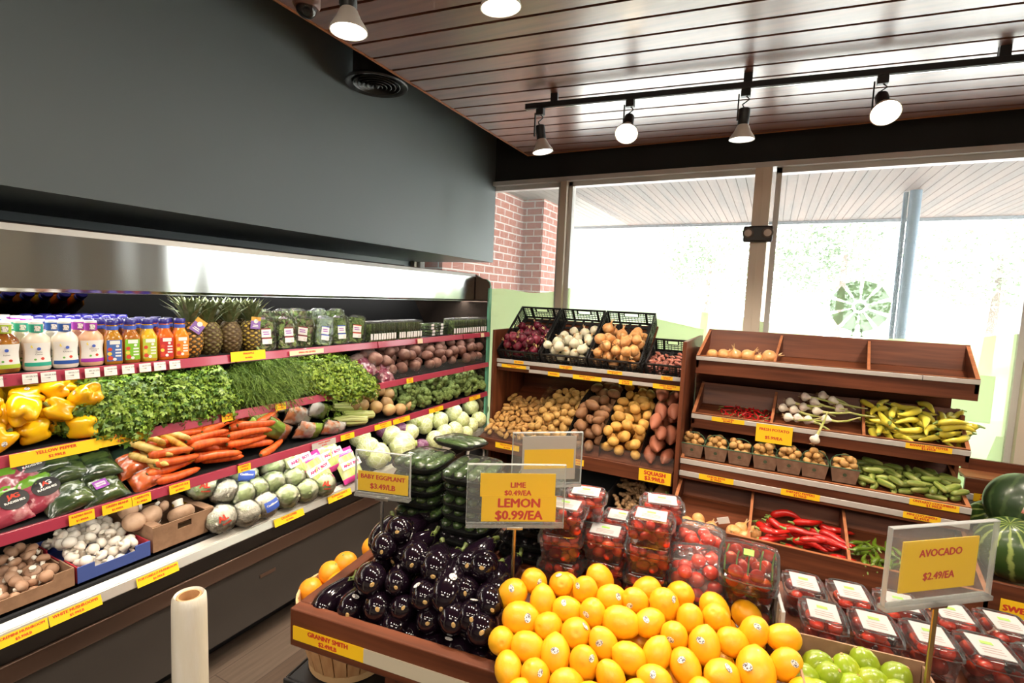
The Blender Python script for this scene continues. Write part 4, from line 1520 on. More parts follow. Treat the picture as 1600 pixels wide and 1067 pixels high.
for i, (px, py, lb) in enumerate(((228, 742, 'baby carrot bag with dark green top in front of the yellow carrots'), (205, 722, 'baby carrot bag lying behind the other'))):
    q = hit(px, py, *PL3)
    o, b = bag('baby_carrot_bag', .10, .12, .042, ((.25, 0), (1, 1)), [BABYC, DGRN], (q[0] - .02, q[1], q[2]), (.1, 1, .28), (-.7, -.2, .6), lb, 'carrot bag', 'baby carrot bags', 20 + i)
    pillow(.104, .123, .048, ((1, 0),), 40 + i).build('film', FILM, o)
    write('Peeled Carrots', .009, b, T((.0, .004, .0225)), WHITE, .01)


def carrot_mesh(seed, L_, r, mat, bend=.006):
    rg = random.Random(seed)
    P, R = [], []
    for k in range(12):
        t = k / 11
        P.append((-L_ / 2 + L_ * t, bend * math.sin(t * 3 + seed), bend * .5 * math.sin(t * 4)))
        R.append(r * (.55 if k == 0 else (1 - .42 * t ** 2.2) * (1 + .05 * rg.uniform(-1, 1))) if k < 11 else r * .2)
    return MB().tube(P, R, 12).mesh('root', mat, sharp=0)


CARO = M('orange_carrot', (.76, .13, .018), .42, var=.15, mix=((.62, .085, .01), 12, .45, .6), stretch=(6, 1, 1), coat=.15)
CARY = M('yellow_carrot', (.68, .36, .045), .45, var=.15, mix=((.50, .22, .02), 12, .45, .6), stretch=(6, 1, 1))
CARW = M('pale_yellow_carrot', (.72, .50, .15), .45, var=.1, mix=((.60, .38, .08), 12, .45, .6), stretch=(6, 1, 1))
CTOP = M('cut_carrot_top', (.10, .11, .03), .7)
top_m = MB().lathe([(.001, -.004), (.008, -.003), (.006, .004), (.001, .005)], 10).mesh('cut_top', CTOP)


def carrot(name, seed, L_, r, mat):
    o = empty(name)
    put('root', carrot_mesh(seed, L_, r, mat), o)
    put('cut_top', top_m, o, T((-L_ / 2 + .001, .0, 0), 0, -R90))
    return o


co = [carrot('orange_carrot', s, .15 + .010 * s, .0175, CARO) for s in range(4)]
fl3 = lambda x, y: S3 + .004 + np.maximum(0, (-1.89 - x)) * .42
sp = settle(76, .0168, .15, (-2.16, -1.862, yof(252, -1.88, .95), yof(446, -1.88, .95)), fl3, 8, yaw=(1.1, 2.0), jit=.1, bias=lambda x, y: np.abs(x + 1.95) * .10)
obs = strew(co, under(sp, S2 - .02, .02))
label_heap(obs, 'orange carrot', 'of the loose heap', 'carrot', 'loose orange carrots', 7)
cy = [carrot('yellow_carrot', 7 + s, .14, .0150, (CARY, CARW, CARY, CARW)[s]) for s in range(4)]
sp = settle(28, .0148, .135, (-2.14, -1.872, yof(226, -1.88, .95), yof(300, -1.88, .95)), lambda x, y: S3 + .03 + np.maximum(0, (-1.89 - x)) * .55 + np.maximum(0, 1.16 - y) * .1, 9, yaw=(.5, 1.3), bias=lambda x, y: np.abs(x + 1.93) * .12)
obs = strew(cy, under(sp, S2 - .02, .02))
label_heap(obs, 'pale yellow carrot', 'beside the baby carrot bags', 'carrot', 'loose yellow carrots', 6)

CELB = M('celery_hearts_in_bag', (.36, .48, .08), .25, mix=((.50, .56, .20), 14, .42, .62), stretch=(1.8, .25, 1), coat=.7)
CARB = M('carrots_in_printed_bag', (.74, .24, .09), .25, mix=((.80, .72, .62), 14, .44, .56), coat=.7)
WPR = M('white_printed_plastic', (.82, .78, .72), .25, mix=((.35, .50, .12), 14, .56, .64), coat=.7)
LG = M('lime_printed_plastic', (.34, .52, .07), .25, coat=.7)
for i, (px, py, w, h, mats, lb, xd, yd) in enumerate((
        (418, 652, .09, .17, [CELB, CARB], 'carrot and celery bag with white oval print, nearest the loose carrots', (0, .5, .85), (-.3, .85, -.3)),
        (436, 672, .09, .17, [LG, CARB], 'lime green topped carrot bag lying in front of the others', (.2, .5, .8), (-.2, .85, -.4)),
        (402, 668, .08, .13, [LG, CELB], 'green celery bag tucked behind the loose carrots', (.2, .5, .8), (-.3, .85, -.3)),
        (470, 650, .10, .18, [CARB, WPR], 'white printed carrot bag lying across the middle of the pile', (.1, .4, .85), (-.2, .85, -.35)),
        (486, 672, .09, .16, [CARB, LG], 'orange carrot bag lowest on the rail with green end', (.3, .3, .85), (-.1, .9, -.25)),
        (500, 640, .09, .16, [WPR, CELB], 'whitish bagged leeks lying at the back of the pile', (.1, .4, .85), (-.3, .85, -.2)),
        (525, 668, .08, .15, [CARB, WPR], 'white and orange bag lying last before the celery', (.3, .3, .85), (-.1, .9, -.2)),
        (455, 630, .09, .15, [WPR, LG], 'crinkled white bag at the top of the pile under the dill', (.1, .3, .9), (-.3, .85, .1)))):
    q = hit(px, py, *PL3)
    o, b = bag('vegetable_bag', w, h, .05, ((.1, 0), (1, 1)), mats, (q[0] - .015, q[1], q[2] - .005), xd, yd, lb, 'vegetable bag', 'bagged vegetables on the third shelf', 50 + i)
    pillow(w * 1.06, h * 1.05, .058, ((1, 0),), 60 + i).build('film', FILM, o)
    if i in (0, 1, 3):
        k = MB().lathe([(.001, 0), (.03, 0), (.03, .001), (.001, .001)], 20).build('printed_oval', WHITE, o, M4=T((0, -.03, .030), s=(.9, .55, 1)))
        write('CARROTS', .010, k, T((0, 0, .0015), s=(1, 1.6, 1)), DOT['grn'], .02)
CEL = M('celery_stalk', (.42, .50, .13), .4, mix=((.56, .60, .26), 8, .4, .6), stretch=(.4, 5, 5), coat=.2)
for i, (px, py, lb) in enumerate(((560, 646, 'pale celery heart lying in front of the rutabagas'), (548, 655, 'pale celery heart lowest on the red rail'), (545, 634, 'pale celery heart at the back beside the bags'))):
    o = empty('celery_heart')
    st = MB()
    rg = random.Random(i)
    for k in range(7):
        a = k * .9
        st.tube([(-.09 + .02 * rg.random(), .018 * math.cos(a) * .7, .014 * math.sin(a)), (0, .022 * math.cos(a), .016 * math.sin(a)), (.085 + .01 * rg.random(), .013 * math.cos(a), .010 * math.sin(a)), (.10, .006 * math.cos(a), .005 * math.sin(a))], [.006, .011, .012, .006], 8)
    st.build('stalks', CEL, o)
    lf = MB()
    for k in range(24):
        lobe_leaf(lf, Vector((-.09 - rg.uniform(0, .035), rg.gauss(0, .014), rg.gauss(0, .012))), Vector((rg.gauss(0, 1), rg.gauss(0, 1), 1)), Vector((-1, rg.gauss(0, .5), 0)), .02)
    lf.build('leaves', PAR, o, sharp=0)
    q = hit(px, py, *PL3)
    o.matrix_basis = T((q[0] - .01, q[1], q[2] - .008), 1.25, .12, i * 2)
    tag(o, lb, 'celery', 'celery hearts')
RUT = M('rutabaga_skin', (.52, .33, .14), .55, var=.15, mix=((.38, .22, .09), 10, .4, .65), bump=(50, .25))


def rut_mesh(seed):
    return MB().lathe([(.001, -.044), (.008, -.040), (.026, -.028), (.037, -.008), (.038, .010), (.030, .028), (.014, .036), (.008, .040), (.001, .041)], 20, fn=lambda x, y, z, a: (x * (1 + .05 * math.sin(3 * a + seed)), y * (1 + .05 * math.sin(2 * a + seed)), z)).mesh('rutabaga', RUT, sharp=0)


rm = [rut_mesh(s) for s in range(3)]
obs = []
for i, (px, py) in enumerate(((560, 617), (579, 619), (607, 616), (587, 636), (608, 640), (636, 633), (553, 632), (565, 633), (592, 610), (625, 640), (604, 630), (548, 622))):
    q = hit(px, py, (-1.89, 0, .965), (1, 0, .8))
    o = put('rutabaga', rm[i % 3], M4=AX(q, (RND.gauss(0, 1), RND.gauss(0, 1), RND.gauss(0, 1)), 0, RND.uniform(.85, 1.0)))
    obs.append(o)
label_heap(obs, 'round tan rutabaga', 'of the heap on the third shelf', 'rutabaga', 'rutabagas', 6)
BRO = [M('broccoli_floret', (.13, .19, .045), .7, var=.15, bump=(260, .9)), M('broccoli_stalk', (.30, .36, .13), .5)]


def broccoli(seed):
    rg = random.Random(seed)
    o = empty('broccoli_head')
    mb = MB()
    for k in range(44):
        d = Vector((rg.gauss(0, 1), rg.gauss(0, 1), rg.gauss(.5, .8))).normalized()
        if d.z < -.25: d.z = -d.z
        p = Vector((d.x * .045, d.y * .045, d.z * .032 + .012))
        mb.ball(p, rg.uniform(.012, .018), 9, 6, fn=lambda q, a, t: 1 + .08 * math.sin(7 * a) * math.sin(6 * t))
    mb.build('florets', BRO[0], o)
    MB().tube([(0, 0, .01), (0, 0, -.03), (.004, 0, -.055)], [.024, .013, .014], 10).build('stalk', BRO[1], o)
    return o


br = [broccoli(s) for s in range(3)]
fl3b = lambda x, y: S3 + .006 + np.maximum(0, (-1.90 - x)) * .55
sp = settle(40, .044, 0, (-2.12, -1.862, yof(618, -1.88, .96), yof(766, -1.88, .96)), fl3b, 4, bias=lambda x, y: np.abs(x + 1.9) * .2)
obs = strew(br, under(sp, S2 - .02, .05), spin=False)
for o in obs:
    l, q_, s_ = o.matrix_basis.decompose()
    o.matrix_basis = AX(l, (RND.uniform(.6, 1), RND.uniform(-.5, .2), RND.uniform(.3, .9)), RND.uniform(0, 6), s_[0])
label_heap(obs, 'dark green broccoli head', 'of the broccoli bank', 'broccoli', 'broccoli heads', 10)

# ================================================================== THE CASE'S LOWEST DECK
def deck(x):
    return .668 + np.maximum(0, (-1.895 - x)) * .088


def carton(name, cx, cy, cz, dx, dy, h, mats, label, hand=False, notch=.3, flap=True):
    """open cardboard tray: x deep, y wide; mats: (sides, ends)"""
    o = empty(name, (cx, cy, cz))
    t = .004
    tag(o, label, 'box')
    MB().box((-dx / 2, -dy / 2, 0), (dx / 2, dy / 2, t)).build('bottom', mats[0], o)
    for s, nm in ((1, 'front_wall'), (-1, 'back_wall')):
        mb = MB()
        x0, x1 = (dx / 2 - t, dx / 2) if s > 0 else (-dx / 2, -dx / 2 + t)
        lo = h * (1 - notch)
        if hand and s > 0:
            mb.box((x0, -dy / 2, 0), (x1, dy / 2, h * .62)).box((x0, -dy / 2, h * .62), (x1, -.025, h)).box((x0, .025, h * .62), (x1, dy / 2, h)).box((x0, -.025, h * .86), (x1, .025, h))
        else:
            mb.box((x0, -dy / 2, 0), (x1, dy / 2, lo)).box((x0, -dy / 2, lo), (x1, -dy * .28, h)).box((x0, dy * .28, lo), (x1, dy / 2, h))
        mb.build(nm, mats[0], o)
    for s in (1, -1):
        y0, y1 = (dy / 2 - t, dy / 2) if s > 0 else (-dy / 2, -dy / 2 + t)
        MB().box((-dx / 2 + t, y0, 0), (dx / 2 - t, y1, h * .82)).box((-dx / 2 + t, y0, h * .82), (-dx * .2, y1, h)).box((dx * .2, y0, h * .82), (dx / 2 - t, y1, h)).build('end_wall', mats[1], o)
        if flap:
            MB().box((-dx / 2 + t, y0 - (.028 if s > 0 else 0), h), (dx / 2 - t, y1 + (0 if s > 0 else .028), h + .003)).build('folded_flap', mats[1], o)
    return o


BLUEB = M('blue_printed_card', (.06, .10, .34), .6)
REDB = M('red_printed_card', (.42, .025, .04), .6)
carton('mushroom_box', -2.045, .632, .678, .30, .232, .062, (CARD, CARD), 'brown cardboard tray full of brown mushrooms at the picture edge', flap=False)
carton('mushroom_box', -2.045, .862, .678, .30, .212, .056, (BLUEB, REDB), 'blue and red cardboard tray full of white mushrooms', flap=False)
carton('mushroom_box', -2.05, 1.090, .678, .30, .222, .095, (CARD, CARD), 'brown cardboard box with a hand hole holding the portobello mushrooms', hand=True)

MUW = M('white_mushroom_cap', (.88, .80, .69), .55, var=.06, mix=((.74, .60, .46), 18, .5, .75))
MUS = M('white_mushroom_stem', (.82, .74, .62), .6)
MUB = M('brown_mushroom_cap', (.40, .22, .13), .55, var=.15, mix=((.60, .42, .30), 16, .5, .75))
CAPP = [(.001, -.004), (.010, -.006), (.0155, -.004), (.0175, .001), (.0165, .007), (.012, .0125), (.006, .015), (.001, .0155)]


def mushroom(name, capm, stm, k=1.0, gill=None):
    o = empty(name)
    MB().lathe([(r * k, z * k) for r, z in CAPP], 18, fn=lambda x, y, z, a: (x * (1 + .04 * math.sin(2 * a)), y, z)).build('cap', capm, o, sharp=0)
    if gill:
        MB().lathe([(.001, -.0064 * k), (.0155 * k, -.0050 * k), (.0155 * k, -.004 * k), (.001, -.004 * k)], 18).build('gills', gill, o)
    MB().tube([(0, 0, -.004 * k), (.001, 0, -.013 * k), (0, 0, -.018 * k)], [.0065 * k, .006 * k, .0075 * k], 10).build('stem', stm, o)
    return o


for nm, cap, cy, n, zt, base, lab, dy in (('brown_mushroom', MUB, .632, 58, .030, 'brown cremini mushroom', 'in its tray', .232), ('white_mushroom', MUW, .862, 62, .030, 'white button mushroom', 'in the blue tray', .212)):
    pr = [mushroom(nm, cap, MUS, 1.0), mushroom(nm, cap, MUS, 1.08)]
    sp = settle(n, .0168, 0, (-2.19, -1.90, cy - dy / 2 + .008, cy + dy / 2 - .008), lambda x, y, cy=cy: .683 + np.maximum(0, .11 - np.abs(x + 2.06)) * .10 + np.maximum(0, -1.93 - x) * .12 + 0 * y, 3, K=50)
    obs = strew(pr, sp, spin=False)
    for o in obs:
        l, q, s = o.matrix_basis.decompose()
        o.matrix_basis = AX(l, (RND.gauss(.3, .7), RND.gauss(0, .7), RND.choice((1, 1, 1, .2, -.7))), RND.uniform(0, 6), s)
    label_heap(obs, base, lab, 'mushroom', nm.replace('_', ' ') + 's in their tray', 9)
POR = M('portobello_cap', (.52, .33, .21), .6, mix=((.33, .19, .11), 20, .45, .7), bump=(40, .4))
GIL = M('portobello_gills', (.11, .055, .035), .8, mix=((.05, .025, .016), 90, .4, .6))
for i, (px, py, d, k, lb) in enumerate(((286, 801, (.62, -.1, -.75), 2.6, 'upturned portobello mushroom showing its stem and dark gills'), (240, 808, (.3, -.6, .8), 2.2, 'pale tan portobello cap in front of the broken one'), (213, 818, (.5, -.2, .8), 2.1, 'rounded portobello cap lowest in the cardboard box'), (206, 797, (.2, -.9, .1), 2.1, 'portobello cap standing on edge at the box wall'), (257, 792, (.7, .3, -.4), 1.3, 'small portobello showing its thick stem at the back'))):
    o = mushroom('portobello_mushroom', POR, MUS, k, GIL)
    q = hit(px, py, (-1.92, 0, .742), (1, 0, 1.5))
    o.matrix_basis = AX((q[0] - .015, q[1], max(q[2], .722)), d, i)
    tag(o, lb, 'mushroom', 'portobello mushrooms')
o = empty('turnip')
tag(o, 'large pale turnip behind the white mushroom tray', 'turnip')
MB().ball((0, 0, 0), (.052, .068, .052), 22, 14).build('root', M('pale_turnip_skin', (.60, .47, .27), .5, mix=((.48, .40, .16), 9, .45, .65)), o)
MB().tube([(0, .06, 0), (.004, .08, 0)], [.006, .003], 8).build('root_tip', CARY, o)
o.location = (-2.30, .89, .772)
YZ = M('yellow_squash_skin', (.80, .47, .03), .35, coat=.3)
o = empty('yellow_squash')
tag(o, 'yellow squash lying behind the portobello box', 'squash')
MB().tube([(0, -.075, 0), (0, -.06, .004), (0, 0, .004), (0, .06, -.002), (.0, .075, -.004)], [.006, .018, .022, .012, .006], 14).build('body', YZ, o)
MB().tube([(0, .075, -.004), (0, .092, -.002)], [.006, .007], 8).build('stem', GSTEM, o)
q = hit(296, 789, (-2.10, 0, .75), (1, 0, .5))
o.matrix_basis = T((q[0], q[1], q[2]), .15, 0, -.35)

# wrapped cauliflower and lettuce heads
CAU = M('wrapped_white_cauliflower', (.84, .80, .66), .6, mix=((.55, .60, .32), 16, .56, .7), bump=(130, 1.0))
LET = M('pale_lettuce_leaf', (.78, .82, .56), .45, mix=((.52, .66, .28), 9, .4, .9), kind='wave', bump=(45, .9))
WRAP = clear('crinkled_head_wrap', rough=.10, gloss=.34, veil=.02, bump=.9, bscale=42)
def ball_text(body, size, r, parent, mat, az=0, el=0):
    me = text_mesh(body, size, .025, mat).copy()
    for v in me.vertices:
        a, b = v.co.x / r + az, v.co.y / r + el
        v.co = (r * math.cos(b) * math.cos(a), r * math.cos(b) * math.sin(a), r * math.sin(b))
    return put('lettering', me, parent)


def ball_patch(r, w, h, n=8, az=0, el=0):
    mb = MB()
    for j in range(n + 1):
        for i in range(n + 1):
            a, b = (-.5 + i / n) * w / r + az, (-.5 + j / n) * h / r + el
            mb.v.append((r * math.cos(b) * math.cos(a), r * math.cos(b) * math.sin(a), r * math.sin(b)))
    for j in range(n):
        for i in range(n):
            k = j * (n + 1) + i
            mb.f.append((k, k + 1, k + n + 2, k + n + 1))
            mb.m.append(0)
    return mb


def wrapped(name, kind, seed, lab):
    o = empty(name)
    rg = random.Random(seed)
    ph = [rg.uniform(0, 6) for _ in range(5)]
    fn = (lambda d, a, t: 1 + .06 * math.sin(11 * d[0] + ph[0]) * math.sin(10 * d[1] + ph[1]) + .05 * math.sin(13 * d[2] + ph[2]) * math.sin(5 * a + ph[3]))
    MB().ball((0, 0, 0), (.056, .058, .052), 28, 18, fn=fn).build('head', CAU if kind else LET, o, sharp=0)
    MB().ball((0, 0, 0), (.061, .063, .058), 18, 12, fn=lambda d, a, t: 1 + .05 * math.sin(5 * a + ph[3]) * math.sin(3 * t)).build('wrap', WRAP, o, sharp=0)
    if lab == 'blue':
        p = ball_patch(.0640, .070, .045).build('label', DOT['blue'], o)
        ball_text('Cauliflower', .012, .0648, p, WHITE, 0, .08)
    elif lab:
        ball_text(lab, .032, .0635, o, REDI, 0, .12)
        ball_text('Romaine', .010, .0635, o, REDI, .1, -.25)
    return o


WR = ((381, 742, 0, 'blue', 'wrapped cauliflower with blue label high in the heap'), (350, 768, 1, None, 'tall crinkle wrapped cauliflower behind the portobello box'), (316, 760, 0, 'AL', 'wrapped lettuce with red letters at the back of the heap'), (345, 810, 1, 'AL', 'wrapped head with large red AL letters beside the portobello box'), (384, 802, 1, None, 'wrapped head lowest on the black liner after the red lettered one'),
      (398, 765, 0, None, 'pale wrapped lettuce in the middle of the heap'), (425, 755, 0, None, 'bright wrapped lettuce above the blue labelled cauliflower'), (413, 789, 1, 'blue', 'wrapped cauliflower with blue label low near the rail'), (447, 775, 0, None, 'wrapped lettuce in front of the romaine bags'), (458, 748, 0, None, 'wrapped lettuce tucked under the pink romaine bags'), (478, 766, 0, None, 'netted green lettuce nearest the rail below the pink bags'), (505, 757, 0, 'AL', 'wrapped lettuce with printed letters, last before the pink bags'), (378, 772, 0, None, 'wrapped lettuce sunk between two cauliflowers'), (425, 730, 0, None, 'wrapped lettuce farthest back under the red rail'), (330, 738, 0, None, 'small wrapped green head at the back above the yellow squash'))
for i, (px, py, kd, lb, lab) in enumerate(WR):
    o = wrapped('wrapped_cauliflower' if kd else 'wrapped_lettuce', kd, i, lb)
    q = hit(px, py, (-1.895, 0, .722), (1, 0, 1.15))
    o.matrix_basis = T(q, RND.uniform(-.5, .1), -.25, RND.uniform(-.4, .4), .98)
    tag(o, lab, 'wrapped head', 'wrapped heads on the lowest deck')

# romaine bags with pink printed ends
ROM = M('romaine_hearts_in_bag', (.45, .55, .14), .25, mix=((.68, .70, .38), 20, .42, .62), stretch=(2.5, .3, 1), coat=.7)
PINK = M('pink_printed_plastic', (.68, .06, .32), .25, coat=.6)
MGT = M('magenta_print', (.42, .01, .12), .5)
for i, (px, py, rz, lb) in enumerate(((545, 727, -.10, 'pink topped romaine bag standing tallest beside the cabbages'), (495, 735, -.28, 'pink topped romaine bag leaning in front with a slanting white label'), (470, 722, -.22, 'pink topped romaine bag behind the leaning one'), (520, 712, -.15, 'pink topped romaine bag at the back of the group'))):
    q = hit(px, py, (-1.90, 0, .76), (1, 0, .55))
    o = empty('romaine_bag', M4=FR((q[0] - .01 - .02 * (i > 1), q[1], q[2]), (0, 1, -rz * .8), (-.55, rz * .8, .85)))
    pillow(.138, .175, .062, ((-.66, 1), (.5, 0), (1, 1)), i).build('bag', [ROM, PINK], o)
    l = MB().box((-.064, -.022, .0312), (.062, .016, .0322)).build('label', WHITE, o)
    write('ANDY BOY', .0205, l, T((0, -.004, .0327)), MGT, .035)
    write('ROMAINE HEARTS', .009, o, T((0, .066, .027), 0, 0, -.35), WHITE, .02)
    tag(o, lb, 'romaine bag', 'pink romaine heart bags')

# cabbages
CABM = M('green_cabbage_leaf', (.60, .65, .29), .42, var=.10, mix=((.80, .83, .56), 4.5, .12, .0), kind='vein', stretch=(10, 10, 4.5), bump=(22, .35), coat=.15)
CABP = M('purple_cabbage_leaf', (.15, .035, .11), .35, mix=((.36, .20, .30), 4.5, .05, .0), kind='vein', stretch=(10, 10, 4.5), coat=.3)


def cabbage(mat, seed):
    rg = random.Random(seed)
    o = empty('cabbage')
    ph = rg.uniform(0, 6)
    MB().ball((0, 0, 0), (.064, .064, .058), 30, 20, fn=lambda d, a, t: 1 + .025 * math.sin(3 * a + ph + 2 * t) + .012 * math.sin(9 * a + ph)).build('head', mat, o, sharp=0)
    for k in range(3):
        lf = MB()
        a0 = k * 2.1 + ph
        n = 9
        for j in range(n + 1):
            for i in range(n + 1):
                a, t = a0 + (-.5 + i / n) * 2.1, .22 + (j / n) * 1.9
                edge = max(abs(-.5 + i / n) * 2, abs(-.5 + j / n) * 2)
                r = 1.015 + .03 * k * 0 + .05 * max(0, edge - .75) + .012 * math.sin(6 * a + 4 * t)
                lf.v.append((.064 * r * math.sin(t) * math.cos(a), .064 * r * math.sin(t) * math.sin(a), -.058 * r * math.cos(t)))
        for j in range(n):
            for i in range(n):
                q = j * (n + 1) + i
                lf.f.append((q, q + 1, q + n + 2, q + n + 1))
                lf.m.append(0)
        lf.build('outer_leaf', mat, o, sharp=0)
    MB().tube([(0, 0, -.05), (0, 0, -.068)], [.016, .014], 10).build('stem_cut', CEL, o)
    return o


cg = [cabbage(CABM, s) for s in range(3)]
obs = []
for i, (px, py, k) in enumerate(((590, 712, 1.15), (628, 696, 1.35), (612, 680, 1.0), (562, 682, .95), (650, 655, 1.0), (686, 657, 1.0), (708, 645, 1.05), (735, 636, 1.0), (680, 688, 1.0), (711, 672, .95), (736, 664, .85), (748, 655, .9), (662, 664, .95), (720, 655, 1.0), (695, 675, .9), (640, 675, .9), (575, 700, 1.0), (752, 640, .9), (728, 676, .8), (664, 650, .9))):
    q = hit(px, py, (-1.90, 0, .725), (1, 0, 1.0))
    o = cg[i] if i < 3 else dup(cg[i % 3], None)
    o.matrix_basis = AX(q, (RND.gauss(.3, .7), RND.gauss(0, .7), RND.gauss(.3, .7)), RND.uniform(0, 6), .99 * k)
    obs.append(o)
label_heap(obs, 'pale green cabbage', 'of the cabbage bank', 'cabbage', 'green cabbages', 7)
for i, (px, py, lb) in enumerate(((659, 697, 'purple cabbage low among the green ones by the zucchini trays'), (626, 671, 'purple cabbage half hidden at the back of the green ones'), (598, 672, 'purple cabbage farthest back under the rail'))):
    q = hit(px, py, (-1.905, 0, .715), (1, 0, 1.0))
    o = cabbage(CABP, 9 + i)
    o.matrix_basis = AX(q, (.6, -.2, .5), i, .72)
    tag(o, lb, 'cabbage', 'purple cabbages')
o = empty('hose_reel_cover', (-1.842, 3.10, .50))
tag(o, 'round black cover with a grey rim at the case end beside the potato rack', 'cover')
mm = AX((0, 0, 0), (1, -.35, .1))
MB().lathe([(.001, -.03), (.07, -.03), (.075, .008), (.066, .012), (.001, .006)], 30).build('disc', BLACK, o, M4=mm)
MB().lathe([(.066, .0), (.082, .0), (.082, .014), (.074, .018), (.066, .014), (.066, .0)], 34).build('rim', RAILG, o, M4=mm)

# ================================================================== THE TWO WOODEN RACKS AGAINST THE WINDOW
CLR = clear('clear_bin_divider', rough=.04, gloss=.06, veil=.008)
r1 = empty('potato_onion_rack', (-1.14, 3.5, 0))
tag(r1, 'tall walnut rack with black onion crates above potato bins by the case end', 'produce rack')
O1 = Vector((1.14, -3.5, 0))


def rp(mb, name, m, root, off, bevel=.002):
    o = mb.build(name, m, root, bevel=bevel)
    o.location = off
    return o


RX0, RX1 = -1.845, -.462
rp(MB().box((RX0, 3.30, 0), (RX0 + .02, 3.90, 1.395)), 'side_panel', WZ, r1, O1)
rp(MB().box((RX0 + .02, 3.84, 0), (RX1, 3.86, 1.12)), 'back_panel', WX, r1, O1)
rp(MB().quadbox((RX0 + .02, 3.405, 1.150), (-.738, 3.405, 1.150), (-.738, 3.80, 1.473), (RX0 + .02, 3.80, 1.473), .018), 'crate_shelf', WX, r1, O1)
rp(MB().quadbox((-.735, 3.405, 1.147), (RX1, 3.405, 1.147), (RX1, 3.70, 1.300), (-.735, 3.70, 1.300), .018), 'crate_shelf', WX, r1, O1)
rp(MB().box((RX0 + .02, 3.36, 1.09), (RX1, 3.38, 1.15)), 'shelf_apron', WX, r1, O1)
rp(MB().box((-1.83, 3.345, 1.150), (RX1, 3.355, 1.178)), 'price_rail', RAILG, r1, O1)
rp(MB().box((-1.82, 3.338, 1.118), (-1.55, 3.346, 1.142)), 'price_rail', RAILG, r1, O1)
rp(MB().box((-1.55, 3.334, 1.098), (RX1, 3.342, 1.122)), 'price_rail', RAILG, r1, O1)
rp(MB().quadbox((RX0 + .02, 3.12, .625), (RX1, 3.12, .625), (RX1, 3.84, .90), (RX0 + .02, 3.84, .90), .018), 'bin_floor', WX, r1, O1)
rp(MB().box((RX0 + .02, 3.10, .545), (RX1, 3.12, .632)), 'bin_lip', WX, r1, O1)
rp(MB().box((RX0 + .02, 3.0, .20), (RX1, 3.84, .22)), 'bottom_shelf', WX, r1, O1)
rp(MB().box((RX0 + .02, 2.98, .05), (RX1, 3.0, .26)), 'kick_board', WX, r1, O1)
rp(MB().box((RX0 + .03, 3.122, .625), (RX1, 3.126, .712)), 'guard_pane', ACR, r1, O1, 0)
DIVX = [xof(p, 3.13, .68) for p in (818, 882, 936, 1001)]
for x in DIVX:
    rp(MB().add([(x, 3.126, .63), (x, 3.126, .715), (x, 3.42, .93), (x, 3.72, 1.02), (x, 3.82, .90), (x + .003, 3.126, .63), (x + .003, 3.126, .715), (x + .003, 3.42, .93), (x + .003, 3.72, 1.02), (x + .003, 3.82, .90)],
                [(0, 1, 2, 3, 4), (9, 8, 7, 6, 5), (0, 5, 6, 1), (1, 6, 7, 2), (2, 7, 8, 3)]), 'divider_pane', CLR, r1, O1, 0)


def card(root, off, px0, px1, Y, z, h, lines, mat=YEL, size=.02, name='price_tag', bold=.02):
    """a price card on a rack front facing -y"""
    x0, x1 = xof(px0, Y, z), xof(px1, Y, z)
    t = MB().box((-(x1 - x0) / 2, -h / 2, -.0015), ((x1 - x0) / 2, h / 2, 0)).build(name, mat, root, M4=Matrix.Translation(off) @ FR(((x0 + x1) / 2, Y, z), (1, 0, 0), (0, 0, 1)))
    n = len(lines)
    for i, s in enumerate(lines):
        write(s, min(size, (x1 - x0) / max(5, len(s)) * 1.4), t, T((0, h * (.22 if n > 1 else 0) - i * h * .44, .0006)), REDI, bold)
    return t


for a, b, l in ((803, 818, ('RED ONION',)), (874, 894, ('WHITE ONION', '$1.99/LB')), (949, 972, ('YELLOW ONION', '$1.49/LB')), (1033, 1051, ('SHALLOTS', '$3.99/LB'))):
    card(r1, O1, a, b, 3.344, 1.164, .024, l, size=.011)
card(r1, O1, 784, 822, 3.337, 1.130, .024, ('FINGERLING POTATO', '$2.99/LB'), size=.011)
for a, b, l in ((856, 874, ('POTATO',)), (895, 940, ('BAKING POTATO', '$1.49/LB')), (967, 988, ('YUKON', '$1.49/LB')), (1020, 1067, ('SWEET POTATO', '$1.99/LB'))):
    card(r1, O1, a, b, 3.332, 1.108, .03, l, size=.014)
card(r1, O1, 774, 811, 3.098, .597, .038, ('YELLOW POTATO', '$1.99/LB'), size=.014)
card(r1, O1, 895, 912, 3.098, .585, .04, ('GINGER', '$4.99/LB'), size=.014)
card(r1, O1, 998, 1048, 3.09, .590, .075, ('SQUASH', '$3.99/LB'), size=.034, bold=.03)

# black vented crates on the sloped shelf
SL = Vector((0, .40, .327)).normalized()
NL = Vector((0, -.327, .40)).normalized()


